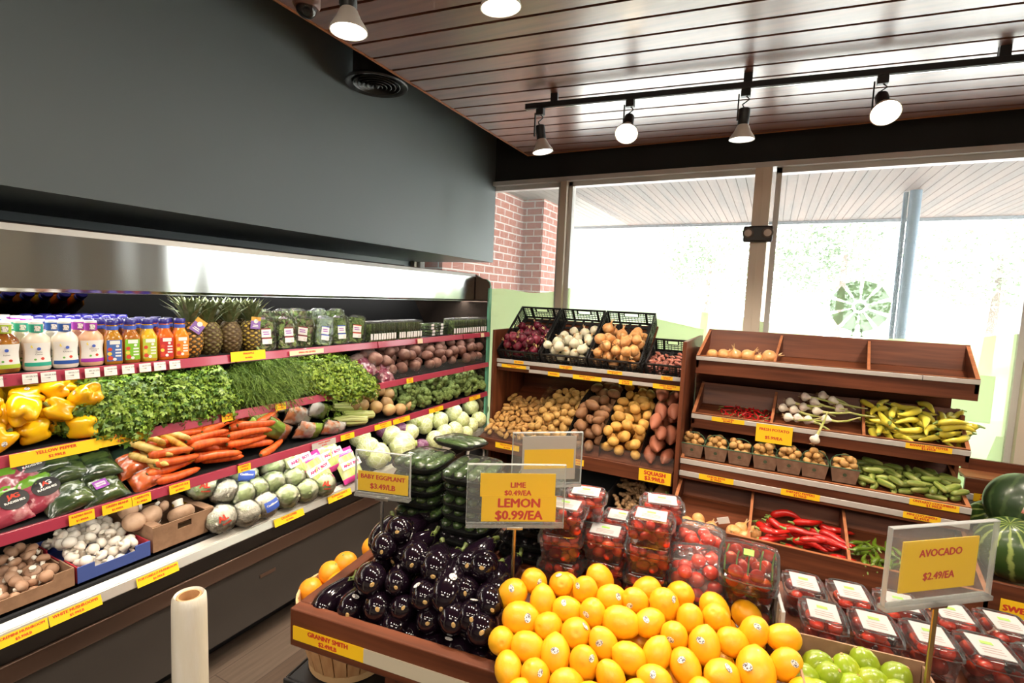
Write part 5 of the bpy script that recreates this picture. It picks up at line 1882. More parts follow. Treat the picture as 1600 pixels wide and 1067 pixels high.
def vented_crate(w, l, h, label, M4):
    """x across, y up the slope, z out of it; ribbed walls with slots and hand holes"""
    o = empty('vented_crate', M4=M4)
    tag(o, label, 'crate', 'black vented crates on the onion shelf')
    mb = MB()
    for i in range(9):
        mb.box((-w / 2, l * i / 9 + .004, 0), (w / 2, l * i / 9 + .03, .004))
    for i in range(5):
        mb.box((-w / 2 + w * i / 5 + .01, 0, .004), (-w / 2 + w * i / 5 + .03, l, .007))
    mb.build('slatted_bottom', BLACK, o)
    for nm, along in (('end_wall', 'x'), ('end_wall', 'X'), ('side_wall', 'y'), ('side_wall', 'Y')):
        mb = MB()
        L_ = w if along in 'xX' else l

        def bar(a0, a1, z0, z1, th=.004):
            if along == 'x': mb.box((-w / 2 + a0, 0, z0), (-w / 2 + a1, th, z1))
            if along == 'X': mb.box((-w / 2 + a0, l - th, z0), (-w / 2 + a1, l, z1))
            if along == 'y': mb.box((-w / 2, a0, z0), (-w / 2 + th, a1, z1))
            if along == 'Y': mb.box((w / 2 - th, a0, z0), (w / 2, a1, z1))
        bar(0, L_, h - .012, h, .010)
        bar(0, L_, 0, .018)
        k = 5
        zz = np.linspace(.018, h - .012, 6)
        c0, c1 = L_ * .36, L_ * .64
        for z in zz[1:-1]:
            if z > h * .58:
                bar(0, c0, z - .0022, z + .0022)
                bar(c1, L_, z - .0022, z + .0022)
            else:
                bar(0, L_, z - .0022, z + .0022)
        bar(c0 - .006, c0 + .002, h * .58, h)
        bar(c1 - .002, c1 + .006, h * .58, h)
        bar(c0, c1, h * .55, h * .60)
        n = int(L_ / .022)
        for i in range(n + 1):
            a = L_ * i / n
            if not (c0 < a < c1 and along in 'xX'):
                bar(max(0, a - .0016), min(L_, a + .0016), .018, h - .01)
            else:
                bar(a - .0016, a + .0016, .018, h * .56)
        for a in (0, .22, .78, .985):
            bar(L_ * a, L_ * a + .016 if a < .98 else L_, 0, h, .008)
        mb.build(nm, BLACK, o)
    return o


CRX = [-1.822, -1.472, -1.112, -.742]
b0 = Vector((0, 3.398, 1.153))
CR_LAB = ('black vented crate of red onions at the case end of the shelf', 'black vented crate of white onions between the red and yellow ones', 'black vented crate of yellow onions, last of the three tilted ones')
for i in range(3):
    x0, x1 = CRX[i], CRX[i + 1]
    vented_crate(x1 - x0 - .008, .515, .118, CR_LAB[i], FR(((x0 + x1) / 2, b0.y, b0.z), (1, 0, 0), SL))
vented_crate(.245, .33, .105, 'small black crate of shallots standing lower beside the wooden tray', FR((-.603, 3.40, 1.152), (1, 0, 0), Vector((0, 1, .52))))

# onions: bulb with neck and root tuft
def onion(name, mat, seed, k=1.0):
    o = empty(name)
    rg = random.Random(seed)
    MB().lathe([(.002, -.034), (.012, -.033), (.028, -.024), (.038, -.006), (.038, .006), (.030, .022), (.016, .032), (.008, .038), (.005, .046)], 22, fn=lambda x, y, z, a: (x * (1 + .03 * math.sin(2 * a + seed)), y * (1 + .03 * math.sin(3 * a)), z)).build('bulb', mat, o, sharp=0)
    nk = MB()
    for j in range(4):
        a = j * 1.6
        nk.tube([(0, 0, .040), (.004 * math.cos(a), .004 * math.sin(a), .052), (.010 * math.cos(a), .010 * math.sin(a), .060 + .004 * j)], [.005, .0035, .001], 6)
    nk.build('dry_neck', SKIN, o)
    rt = MB()
    for j in range(8):
        a = j * .8
        rt.tube([(0, 0, -.033), (.006 * math.cos(a), .006 * math.sin(a), -.041)], [.0012, .0006], 4)
    rt.build('root_tuft', SKIN, o)
    return o


SKIN = M('papery_onion_skin', (.60, .38, .18), .5)
ONR = M('red_onion_skin', (.12, .008, .022), .22, var=.2, mix=((.26, .03, .06), 10, .45, .7), stretch=(4, 4, .6), coat=.3)
ONW = M('white_onion_skin', (.76, .70, .54), .3, var=.06, mix=((.60, .60, .34), 9, .5, .75), stretch=(4, 4, .6), coat=.2)
ONY = M('yellow_onion_skin', (.62, .27, .08), .28, var=.12, mix=((.74, .44, .20), 8, .42, .7), stretch=(4, 4, .6), coat=.25)


def on_slope(spots, org):
    """spots settled in the crate frame (x across, y up the slope, z off it), turned into the room"""
    f = FR(org, (1, 0, 0), SL)
    return [(tuple(f @ Vector(p)), y, q, s) for p, y, q, s in spots]


for i, (nm, mat, n, base, wh) in enumerate((('red_onion', ONR, 34, 'dark red onion', 'in the first crate'), ('white_onion', ONW, 30, 'white onion', 'in the middle crate'), ('yellow_onion', ONY, 34, 'yellow onion', 'in the third crate'))):
    pr = [onion(nm, mat, s) for s in range(2)]
    w = CRX[i + 1] - CRX[i] - .03
    r = (.0345, .0355, .039)[i]
    sp = settle(n, r, 0, (-w / 2, w / 2, .008, .42), lambda x, y: .01 + 0 * x, 10 + i, bias=lambda x, y: y * .42, K=70)
    obs = strew(pr, on_slope(sp, ((CRX[i] + CRX[i + 1]) / 2, b0.y, b0.z)), spin=False)
    for o in obs:
        l, q, s = o.matrix_basis.decompose()
        o.matrix_basis = AX(l, (RND.gauss(0, 1), RND.gauss(-.2, .8), RND.gauss(.3, .8)), RND.uniform(0, 6), s[0] * r / .038)
    label_heap(obs, base, wh, 'onion', nm.replace('_', ' ') + 's in the crate', 7)
SHA = M('shallot_skin', (.42, .13, .09), .3, var=.2, mix=((.56, .26, .20), 12, .45, .7), coat=.25)
sm = [MB().lathe([(.001, -.026), (.006, -.020), (.012, -.006), (.0125, .004), (.008, .016), (.003, .026), (.001, .034)], 12).mesh('shallot', SHA, sharp=0)]
f4 = FR((-.603, 3.40, 1.152), (1, 0, 0), Vector((0, 1, .52)))
sp = settle(64, .0125, .05, (-.115, .115, .01, .30), lambda x, y: .008 + 0 * x, 21, bias=lambda x, y: y * .25)
obs = []
for p, yw, pt, s in sp:
    d = Vector((math.cos(yw), math.sin(yw), RND.uniform(-.3, .3)))
    obs.append(put('shallot', sm[0], M4=AX(f4 @ Vector(p), f4.to_3x3() @ d, RND.uniform(0, 6), s)))
label_heap(obs, 'reddish shallot', 'in the small crate', 'shallot', 'shallots in the small crate', 8)

# potatoes in the bins
def potm(name, base, c2, rough=.6):
    return M(name, base, rough, var=.15, mix=(c2, 26, .5, .7), bump=(50, .15))


binf = lambda x, y: .632 + (y - 3.12) * .382
BX = [RX0 + .03] + DIVX + [RX1]
YB = 3.74
FNG = potm('fingerling_skin', (.52, .28, .08), (.40, .19, .05))
YPT = potm('yellow_potato_skin', (.58, .34, .10), (.42, .22, .06))
RUS = potm('russet_skin', (.27, .125, .055), (.20, .085, .035))
YUK = potm('yukon_skin', (.66, .36, .08), (.48, .23, .05))
SWT = potm('sweet_potato_skin', (.34, .105, .055), (.26, .075, .04))
capm = lambda nm, r, L_, mat, s: MB().tube([(-L_ / 2, 0, 0), (-L_ / 2 + r * .35, 0, .001), (-L_ * .2, .002 * (-1) ** s, .002), (L_ * .2, -.002, 0), (L_ / 2 - r * .35, 0, 0), (L_ / 2, 0, .001)], [r * .25, r * .72, r, r * .98, r * .68, r * .2], 14).mesh(nm, mat, sharp=0)
spb = lambda k: (lambda x, y: (y - 3.12) * .02)
sp = settle(110, .0155, .058, (BX[0], BX[1], 3.13, 3.62), binf, 31, bias=spb(.10))
simple_heap('fingerling_potato', [capm('potato', .0155, .062, FNG, s) for s in range(2)], sp, 'small fingerling potato', 'in the first bin', 'potato', 'fingerling potatoes', 10)
sp = settle(100, .027, .0, (BX[1], BX[2], 3.13, YB), binf, 32, bias=spb(.12))
simple_heap('yellow_potato', [spud_mesh(40 + s, .026, 1.2, YPT) for s in range(3)], sp, 'small yellow potato', 'in the second bin', 'potato', 'small yellow potatoes', 9)
sp = settle(46, .034, .095, (BX[2], BX[3], 3.13, YB), binf, 33, bias=spb(.12), k=3)
simple_heap('russet_potato', [spud_mesh(50 + s, .033, 1.5, RUS) for s in range(3)], sp, 'brown russet potato', 'in the middle bin', 'potato', 'russet potatoes', 7, spin=True)
sp = settle(62, .034, .078, (BX[3], BX[4], 3.13, YB), binf, 34, bias=spb(.12), k=2)
simple_heap('yukon_potato', [spud_mesh(60 + s, .033, 1.25, YUK) for s in range(3)], sp, 'golden yellow potato', 'in the fourth bin', 'potato', 'golden potatoes', 8)


def sweet_mesh(s):
    return MB().tube([(-.085, 0, .003), (-.07, 0, 0), (-.035, .004, 0), (.01, -.003, 0), (.05, 0, .003), (.075, .003, 0), (.09, .004, 0)], [.003, .014, .034, .041, .031, .014, .003], 14).mesh('potato', SWT, sharp=0)


sp = settle(26, .039, .15, (BX[4], BX[5], 3.13, YB), binf, 35, yaw=(1.2, 1.95), bias=spb(.12))
simple_heap('sweet_potato', [sweet_mesh(0)], sp, 'reddish sweet potato', 'in the last bin', 'potato', 'sweet potatoes', 6)

# bottom of the rack: black crate, ginger, butternut squash
o = empty('plastic_crate', (-1.04, 3.215, .2215))
tag(o, 'dark plastic crate on the lowest shelf beside the ginger, in deep shade', 'crate')
for nm, lo, hi in (('bottom', (-.22, -.2, 0), (.20, .2, .008)), ('front_wall', (-.22, -.2, .008), (.20, -.19, .21)), ('back_wall', (-.22, .19, .008), (.20, .2, .21)), ('side_wall', (-.22, -.19, .008), (-.21, .19, .21)), ('side_wall', (.19, -.19, .008), (.20, .19, .21))):
    MB().box(lo, hi).build(nm, BLACK, o, bevel=.003)
k = MB().box((.02, -.2015, .10), (.05, -.20, .16)).build('moulded_label', DGREY, o)
GNG = M('ginger_skin', (.36, .21, .10), .7, mix=((.25, .14, .065), 30, .4, .65), bump=(60, .3))


def ginger_mesh(seed):
    rg = random.Random(seed)
    mb = MB()
    p, d = Vector((-.05, 0, 0)), Vector((1, 0, 0))
    for i in range(5):
        q = p + d * .026
        mb.tube([p, (p + q) / 2, q], [.010, .0145, .011], 9)
        e = (d.cross(Vector((rg.uniform(-1, 1), rg.uniform(-1, 1), 1)))).normalized()
        mb.tube([q, q + e * .014, q + e * .026], [.011, .012, .006], 8)
        p = q
        d = (d + Vector((0, rg.uniform(-.6, .6), rg.uniform(-.3, .3)))).normalized()
    return mb.mesh('ginger', GNG, sharp=0)


gm = [ginger_mesh(s) for s in range(3)]
sp = settle(38, .021, .10, (-.80, -.60, 3.02, 3.50), lambda x, y: .23 + (y - 3.0) * .30, 41)
simple_heap('ginger_root', gm, sp, 'knobbly ginger root', 'on the dark bottom shelf', 'ginger', 'ginger roots', 8)
BUT = M('butternut_skin', (.56, .31, .13), .45, mix=((.46, .24, .09), 8, .4, .7))
bm_ = MB().tube([(0, 0, -.12), (0, 0, -.11), (0, 0, -.06), (0, 0, -.01), (.004, 0, .05), (.008, 0, .12), (.008, 0, .14)], [.012, .040, .056, .048, .033, .033, .012], 18).mesh('body', BUT, sharp=0)
bs_ = MB().tube([(.008, 0, .138), (.01, 0, .16)], [.009, .011], 8).mesh('stem', GSTEM)
for i, (x, y, z, d, lb) in enumerate(((-.585, 3.14, .345, (-.1, .85, .5), 'butternut squash lying beside the ginger'), (-.505, 3.10, .355, (.05, .75, .65), 'butternut squash with long neck against the side panel'), (-.545, 3.03, .292, (.6, .7, .2), 'butternut squash lowest, its round end forward'), (-.55, 3.32, .42, (.2, .6, .8), 'butternut squash standing at the back in shade'))):
    o = empty('butternut_squash', M4=AX((x, y, z), d, i))
    put('body', bm_, o)
    put('stem', bs_, o)
    tag(o, lb, 'squash', 'butternut squashes')

# ---------------------------------------------------------------- second rack: four tiers of trays
r2 = empty('tiered_tray_rack', (.25, 3.4, 0))
tag(r2, 'walnut rack of four stepped trays with grey price rails below the windmill print', 'produce rack')
O2 = Vector((-.25, -3.4, 0))
rp(MB().box((-.455, 3.10, 0), (-.432, 3.86, 1.425)), 'side_panel', WZ, r2, O2)
rp(MB().box((.925, 3.45, 0), (.945, 3.80, 1.12)), 'side_panel', WZ, r2, O2)
rp(MB().box((-.43, 3.62, .30), (.925, 3.64, 1.36)), 'back_panel', WX, r2, O2)
TW = .018


def tray(x0, x1, yf, zf, yb, zb, fd, apron, rails, divs, bx0=None, bx1=None):
    """front lip top (yf, zf), back wall top (yb, zb); fd: how far the floor lies under the lip"""
    bx0 = x0 if bx0 is None else bx0
    bx1 = x1 if bx1 is None else bx1
    z0 = zf - fd
    zfb = z0 + (zb - z0) * .30
    yfb = yb - .045
    t = rp(MB().quadbox((x0, yf, z0), (x1, yf, z0), (bx1, yfb, zfb), (bx0, yfb, zfb), .012), 'tray_floor', WX, r2, O2)
    rp(MB().quadbox((bx0, yfb, zfb), (bx1, yfb, zfb), (bx1, yb, zb), (bx0, yb, zb), .016), 'tray_back', WX, r2, O2)
    rp(MB().box((x0, yf - TW, apron), (x1, yf, zf)), 'tray_front', WX, r2, O2)
    rp(MB().box((x0, yf - TW - .001, zf), (x1, yf, zf + .002)), 'edge_band', EDGE, r2, O2, 0)
    for a, b, s in ((x0, bx0, 1), (x1 - TW, bx1 - TW, 1)):
        P = [(a, yf - TW, z0 - .03), (a, yf - TW, zf), (b, yb + .012, zb), (b, yb + .012, zfb - .03)]
        Q = [(x + TW, y, z) for x, y, z in P]
        rp(MB().add(P + Q, [(0, 1, 2, 3), (7, 6, 5, 4), (0, 4, 5, 1), (2, 6, 7, 3), (0, 3, 7, 4)]).add([P[1], Q[1], Q[2], P[2]], [(0, 1, 2, 3)], 1), 'tray_end', [WY, EDGE], r2, O2, 0)
    for f in divs:
        a = x0 + (x1 - x0) * f
        b = bx0 + (bx1 - bx0) * f
        P = [(a, yf, z0), (a, yf, zf), (b, yb - .003, zb - .012), (b, yfb, zfb)]
        Q = [(x + .014, y, z) for x, y, z in P]
        rp(MB().add(P + Q, [(0, 1, 2, 3), (7, 6, 5, 4), (0, 4, 5, 1), (2, 6, 7, 3), (0, 3, 7, 4)]).add([P[1], Q[1], Q[2], P[2]], [(0, 1, 2, 3)], 1), 'tray_divider', [WY, EDGE], r2, O2, 0)
    for z0_, z1_ in rails:
        rp(MB().box((x0, yf - TW - .010, z0_), (x1, yf - TW - .0005, z1_)), 'price_rail', RAILG, r2, O2)
    return lambda x, y: z0 + .001 + np.clip((y - yf) / (yfb - yf), 0, 1) * (zfb - z0)


F1 = tray(-.40, .945, 3.32, 1.333, 3.60, 1.487, .045, 1.222, ((1.306, 1.330),), ((.315), (.653)), -.368, .972)
F2 = tray(-.395, .925, 3.26, .985, 3.53, 1.14, .035, .895, ((.954, .980),), (.325, .662), -.38, .945)
F3 = tray(-.428, .925, 3.16, .725, 3.50, .84, .012, .60, ((.692, .722), (.618, .648)), ())
F4 = tray(-.43, .93, 2.85, .452, 3.30, .62, .06, .33, (), (.295, .62))
rp(MB().box((-.43, 3.48, .45), (.925, 3.50, .74)), 'middle_back', WX, r2, O2)
rp(MB().box((-.43, 2.90, .02), (.98, 2.92, .34)), 'kick_board', WX, r2, O2)
YT1, YT2, YT3 = 3.32 - TW - .0115, 3.26 - TW - .0115, 3.16 - TW - .0115
card(r2, O2, 1112, 1163, YT2, .967, .026, ('HOT CHILI', '$4.99/LB'), size=.014)
card(r2, O2, 1415, 1488, YT2, .967, .028, ('BANANA HOT PEPPER', '$2.49/LB'), size=.016)
card(r2, O2, 1181, 1238, YT2 - .004, .925, .105, ('FRESH POTATO', '$5.99/EA'), size=.024)
card(r2, O2, 1092, 1146, YT3, .634, .032, ('ONION BAGS', '$1.99/EA'), size=.016)
card(r2, O2, 1220, 1281, YT3, .634, .034, ('SHEPARD PEPPERS', '$3.99/LB'), size=.017)
card(r2, O2, 1421, 1499, YT3, .707, .032, ('ONTARIO CUCUMBERS', '$1.99/LB'), size=.017)
card(r2, O2, 1411, 1470, YT3, .634, .032, ('MINI CUCUMBERS', '$2.49/LB'), size=.017)
rp(MB().box((xof(1440, YT1, 1.27), YT1, 1.303), (xof(1440.5, YT1, 1.27), YT1 + .012, 1.333)), 'rail_joint', BLACK, r2, O2, 0)

# top tray: a few onions
oy = onion('yellow_onion', ONY, 5)
obs = []
for i, (px, py, k) in enumerate(((1114, 541, .9), (1131, 547, 1.0), (1150, 545, 1.05), (1169, 549, 1.1), (1186, 555, .8), (1203, 548, 1.2))):
    q = at(px, py, 'Y', 3.385)
    o = oy if i == 0 else dup(oy, None)
    o.matrix_basis = AX((q[0], q[1], F1(q[0], q[1]) + .036 * k), (RND.gauss(0, .8), RND.gauss(0, .8), RND.gauss(.5, .6)), i, k)
    obs.append(o)
label_row(obs, 'yellow onion in the otherwise empty top tray, %s from the side panel', 'onion', 'onions in the top tray')

# second tray: chilies, garlic, banana peppers
def pepper_long(name, mat, r, L_, bend, seed, stem=True, blunt=.25):
    o = empty(name)
    P, R = [], []
    for k in range(11):
        t = k / 10
        P.append((-L_ / 2 + L_ * t, bend * math.sin(math.pi * t) + .002 * math.sin(9 * t + seed), .003 * math.sin(7 * t + seed)))
        R.append(r * (.45 if k == 0 else .92 if k == 1 else (1 - t ** 2.2 * (1 - blunt)) if k < 10 else .12))
    MB().tube(P, R, 12, squash=.85).build('body', mat, o, sharp=0)
    if stem:
        MB().tube([(-L_ / 2 + .002, 0, 0), (-L_ / 2 - .008, -.001, .002), (-L_ / 2 - .024, .004, .008)], [r * .55, r * .28, r * .2], 8).build('stem', GSTEM, o)
    return o


CHI = M('red_chili_skin', (.42, .006, .008), .2, var=.25, coat=.4)
ch = [pepper_long('red_chili', CHI, .0055, .065, .010 * (-1) ** s, s, True, .1) for s in range(3)]
xa, xb = xof(1116, 3.33, .98), xof(1208, 3.33, .98)
sp = settle(58, .006, .06, (xa + .03, xb, 3.275, 3.46), F2, 51, bias=lambda x, y: np.abs(x - (xa + xb) / 2 - .02) * .10)
label_heap(strew(ch, sp), 'thin red chili', 'in the second tray', 'chili', 'red chilies', 10)
BAN = M('banana_pepper_skin', (.74, .62, .06), .3, var=.10, mix=((.66, .64, .12), 5, .45, .75), coat=.3)
bn = [pepper_long('banana_pepper', BAN, .0185, .135, (.012, -.012, .02)[s], s, True, .3) for s in range(3)]
xa, xb = xof(1353, 3.33, .98), xof(1512, 3.33, .98)
sp = settle(56, .0185, .12, (xa, xb, 3.27, 3.50), F2, 52, bias=lambda x, y: np.abs(x - .75) * .06)
label_heap(strew(bn, sp), 'yellow banana pepper', 'in the second tray', 'pepper', 'banana peppers', 9)
GAR = M('garlic_skin', (.78, .70, .58), .5, var=.06, mix=((.55, .36, .36), 6, .55, .75), stretch=(3, 3, .5))
GST = M('green_garlic_stalk', (.40, .44, .10), .45, var=.2, mix=((.62, .56, .26), 14, .4, .6))


def garlic(seed, bend):
    o = empty('garlic')
    MB().lathe([(.002, -.021), (.012, -.020), (.024, -.010), (.027, .0), (.022, .012), (.011, .022), (.007, .034)], 24, fn=lambda x, y, z, a: (x * (1 + .06 * math.cos(8 * a)), y * (1 + .06 * math.cos(8 * a)), z)).build('bulb', GAR, o, sharp=0)
    MB().tube([(0, 0, .028), (.0, 0, .06), (.3 * bend, 0, .11), (bend, 0, .17)], [.008, .0065, .006, .003], 8).build('stalk', GST, o)
    rt = MB()
    for k in range(14):
        a = k * .9
        rt.tube([(.005 * math.cos(a), .005 * math.sin(a), -.019), (.014 * math.cos(a), .014 * math.sin(a), -.034)], [.0008, .0004], 4)
    rt.build('roots', SKIN, o)
    return o


ga = [garlic(s, (.02, -.03, .05)[s]) for s in range(3)]
obs = []
for i, (px, py, dz) in enumerate(((1223, 637, 0), (1240, 640, 0), (1231, 652, 0), (1255, 636, .02), (1246, 653, 0), (1262, 656, 0), (1276, 642, .025), (1272, 628, .03), (1285, 618, .03), (1258, 620, .03), (1311, 638, .02), (1290, 655, 0), (1234, 628, .02), (1300, 626, .02))):
    q = at(px, py, 'Y', 3.31 + (660 - py) * .0032)
    o = ga[i] if i < 3 else dup(ga[i % 3], None)
    o.matrix_basis = AX((q[0], q[1], max(q[2], F2(q[0], q[1]) + .024)), (.9, -.1 + RND.uniform(-.35, .25), RND.uniform(-.25, .05)), RND.uniform(0, 6), 1)
    obs.append(o)
label_heap(obs, 'fresh garlic bulb with green stalk', 'of the heap', 'garlic', 'fresh garlic bulbs', 5)
o = dup(ga[0], None)
q = at(1273, 687, 'Y', 3.205)
o.matrix_basis = AX(q, (.35, .25, .9), 2, 1)
tag(o, 'garlic bulb hanging over the rail by its bent stalk', 'garlic', 'fresh garlic bulbs')

# third tray: paper baskets of potatoes, cucumbers
PAP = M('brown_paper_basket', (.27, .155, .10), .8, mix=((.22, .12, .075), 30, .4, .6))
GRIM = M('green_basket_rim', (.05, .11, .05), .5)


def basket(label, M4):
    o = empty('paper_basket', M4=M4)
    tag(o, label, 'basket', 'paper baskets of new potatoes')
    w, d, h, k = .066, .062, .082, .80

    def ring(z, s):
        return [(-w * s, -d * s, z), (w * s, -d * s, z), (w * s, d * s, z), (-w * s, d * s, z)]
    a, b, c, e = ring(0, k), ring(h, 1), ring(h, .965), ring(.004, k * .965)
    MB().add(a + b + c + e, [(3, 2, 1, 0)] + [(i, (i + 1) % 4, 4 + (i + 1) % 4, 4 + i) for i in range(4)] + [(4 + i, 4 + (i + 1) % 4, 8 + (i + 1) % 4, 8 + i) for i in range(4)] + [(8 + i, 8 + (i + 1) % 4, 12 + (i + 1) % 4, 12 + i) for i in range(4)] + [(12, 13, 14, 15)]).build('body', PAP, o)
    MB().tube(ring(h, 1.0) + [ring(h, 1.0)[0]], .0035, 6).build('rim', GRIM, o)
    MB().tube([(-w, 0, h)] + [(-w * math.cos(t), .012, h + .058 * math.sin(t)) for t in np.linspace(.35, 2.8, 9)] + [(w, 0, h)], .0028, 6).build('handle', GRIM, o)
    em = MB().lathe([(.001, 0), (.010, 0), (.010, .0008), (.001, .0008)], 14).build('printed_emblem', M('dark_green_ink', (.06, .08, .04), .7), o, M4=FR((0, -d * .905, .046), (1, 0, 0), (0, -.15, 1)))
    write('ONTARIO', .006, em, T((0, -.016, .0006)), INK, .0)
    return o


NPT = potm('new_potato_skin', (.56, .31, .10), (.40, .20, .06))
npm = [spud_mesh(70 + s, .0185, 1.2, NPT, nu=14, nv=9) for s in range(3)]
for i, (px, py) in enumerate(((1083, 703), (1119, 713), (1155, 722), (1193, 731), (1231, 738), (1270, 746), (1316, 756))):
    q = at(px, py, 'Y', 3.235)
    z = F3(q[0], q[1]) + .002
    yw = RND.uniform(-.1, .1)
    basket('paper basket heaped with new potatoes, %s from the side panel' % ordn(i), T((q[0], q[1], z), yw))
    sp = settle(14, .0185, 0, (-.060, .060, -.056, .056), lambda x, y: .052 + 0 * x, 60 + i, K=60, bias=lambda x, y: (x * x + y * y) * 1.5)
    obs = []
    for k, (p, a, b, s) in enumerate(sp):
        o = put('new_potato', npm[k % 3], M4=T((q[0] + p[0], q[1] + p[1], z + p[2]), RND.uniform(0, 6), RND.uniform(-.5, .5), RND.uniform(0, 6), s))
        obs.append(o)
    label_heap(obs, 'small new potato', 'of the %s basket' % ordn(i), 'potato', 'new potatoes in the %s basket' % ordn(i), 6)
CUC = M('small_cucumber_skin', (.16, .22, .035), .38, var=.25, mix=((.36, .38, .10), 16, .45, .65), stretch=(.4, 3, 3), bump=(120, .25), coat=.15)
cm_ = [capm('cucumber', .0155, .088, CUC, s) for s in range(2)] + [capm('cucumber', .0165, .098, CUC, 2)]
xa, xb = xof(1338, 3.2, .72), xof(1510, 3.2, .72)
sp = settle(66, .0155, .085, (xa, xb, 3.17, 3.44), F3, 71, bias=lambda x, y: np.abs(y - 3.26) * .05)
simple_heap('small_cucumber', cm_, sp, 'small green cucumber', 'in the third tray', 'cucumber', 'small cucumbers', 10)

# lowest tray: onions, red peppers, green chilies
oy2 = onion('yellow_onion', ONY, 8)
obs = []
for i, (px, py, k) in enumerate(((1073, 816, 1), (1091, 811, .95), (1093, 821, .95), (1111, 824, .95), (1146, 831, 1.05), (1158, 826, 1), (1164, 838, .9), (1178, 832, 1.0))):
    q = hit(px, py, (0, 2.88, .43), (0, -.35, 1))
    o = oy2 if i == 0 else dup(oy2, None)
    o.matrix_basis = AX((q[0], q[1], max(q[2], float(F4(q[0], q[1])) + .034 * k)), (RND.gauss(0, .8), RND.gauss(0, .8), RND.gauss(.5, .6)), i, k * .95)
    obs.append(o)
label_heap(obs, 'pale onion', 'in the lowest tray', 'onion', 'onions in the lowest tray', 8)
o = empty('price_tag_clip', at(1132, 818, 'Y', 2.93))
tag(o, 'small white tag on a clip between the onions of the lowest tray', 'tag')
MB().box((-.030, -.001, .0), (.030, .001, .038)).build('card', WHITE, o, M4=T((0, 0, 0), 0, -.35, .2))
MB().tube([(-.03, 0, .01), (-.06, .0, -.02)], .003, 6).build('clip', RAILG, o)
RPE = M('red_pepper_skin', (.50, .012, .008), .18, var=.15, coat=.5)
rpp = [pepper_long('red_pepper', RPE, .021, .15, (.018, -.02, .03)[s], s, True, .3) for s in range(3)]
xa, xb = xof(1192, 2.95, .44), xof(1332, 2.95, .44)
sp = settle(24, .0205, .14, (xa, xb, 2.87, 3.20), F4, 81, yaw=(-.6, .6), bias=lambda x, y: (y - 2.9) * .2)
label_heap(strew(rpp, sp), 'long red shepherd pepper', 'in the lowest tray', 'pepper', 'red shepherd peppers', 6)
GCH = M('green_chili_skin', (.10, .16, .012), .22, var=.2, coat=.4)
gc = [pepper_long('green_chili', GCH, .0135, .11, (.01, -.012)[s], s, True, .2) for s in range(2)]
xa, xb = xof(1338, 2.95, .44), xof(1425, 2.95, .44)
sp = settle(26, .0135, .11, (xa, xb, 2.87, 3.15), F4, 82, yaw=(.2, 2.4), bias=lambda x, y: (y - 2.9) * .2)
label_heap(strew(gc, sp), 'green chili', 'in the lowest tray', 'chili', 'green chilies', 6)

# ---------------------------------------------------------------- third rack with watermelons
r3 = empty('watermelon_rack', (1.6, 3.4, 0))
tag(r3, 'low walnut rack with watermelons at the picture edge under the window', 'produce rack')
O3 = Vector((-1.6, -3.4, 0))
rp(MB().box((1.06, 3.83, .70), (2.4, 3.85, .815)), 'top_board', WX, r3, O3)
rp(MB().box((1.03, 3.66, .735), (2.4, 3.83, .75)), 'ledge', EDGE, r3, O3)
rp(MB().box((1.03, 3.64, .66), (2.4, 3.66, .745)), 'ledge_front', WX, r3, O3)
rp(MB().box((1.03, 3.63, .625), (2.4, 3.64, .66)), 'price_rail', RAILG, r3, O3)
card(r3, O3, 1521, 1568, 3.628, .645, .045, ('MELON', '$3.99/EA'), size=.02)
rp(MB().box((1.03, 3.66, .0), (2.4, 3.68, .66)), 'back_panel', M('pale_back_board', (.42, .46, .42), .5), r3, O3)
rp(MB().quadbox((.955, 2.95, .355), (2.4, 2.95, .355), (2.4, 3.66, .46), (.955, 3.66, .46), .02), 'melon_floor', WX, r3, O3)
rp(MB().box((.955, 2.93, .20), (2.4, 2.95, .47)), 'front_board', WX, r3, O3)
rp(MB().box((.952, 2.95, .0), (.962, 3.45, .35)), 'side_panel', WZ, r3, O3)
t_ = card(r3, O3, 1561, 1625, 2.925, .335, .14, ('SWEET', 'WATERMELON'), size=.04, bold=.03)


def melon_mat(name, c1, c2):
    m = M(name, c1, .35, coat=.3)
    N, L = m.node_tree.nodes, m.node_tree.links
    p = N['Principled BSDF']
    tc = N.new('ShaderNodeTexCoord')
    sx = N.new('ShaderNodeSeparateXYZ')
    L.new(tc.outputs['Object'], sx.inputs[0])
    at2 = N.new('ShaderNodeMath')
    at2.operation = 'ARCTAN2'
    L.new(sx.outputs[0], at2.inputs[0])
    L.new(sx.outputs[1], at2.inputs[1])
    ns = N.new('ShaderNodeTexNoise')
    ns.inputs['Scale'].default_value = 30
    L.new(tc.outputs['Object'], ns.inputs['Vector'])
    ma = N.new('ShaderNodeMath')
    ma.operation = 'MULTIPLY_ADD'
    L.new(at2.outputs[0], ma.inputs[0])
    ma.inputs[1].default_value = 13
    mm_ = N.new('ShaderNodeMath')
    mm_.operation = 'MULTIPLY'
    L.new(ns.outputs['Fac'], mm_.inputs[0])
    mm_.inputs[1].default_value = 3
    L.new(mm_.outputs[0], ma.inputs[2])
    sn = N.new('ShaderNodeMath')
    sn.operation = 'SINE'
    L.new(ma.outputs[0], sn.inputs[0])
    mr = N.new('ShaderNodeMapRange')
    mr.inputs[1].default_value = .35
    mr.inputs[2].default_value = .9
    L.new(sn.outputs[0], mr.inputs[0])
    mx = N.new('ShaderNodeMix')
    mx.data_type = 'RGBA'
    mx.inputs['A'].default_value = (*c1, 1)
    mx.inputs['B'].default_value = (*c2, 1)
    L.new(mr.outputs[0], mx.inputs['Factor'])
    L.new(mx.outputs['Result'], p.inputs['Base Color'])
    return m


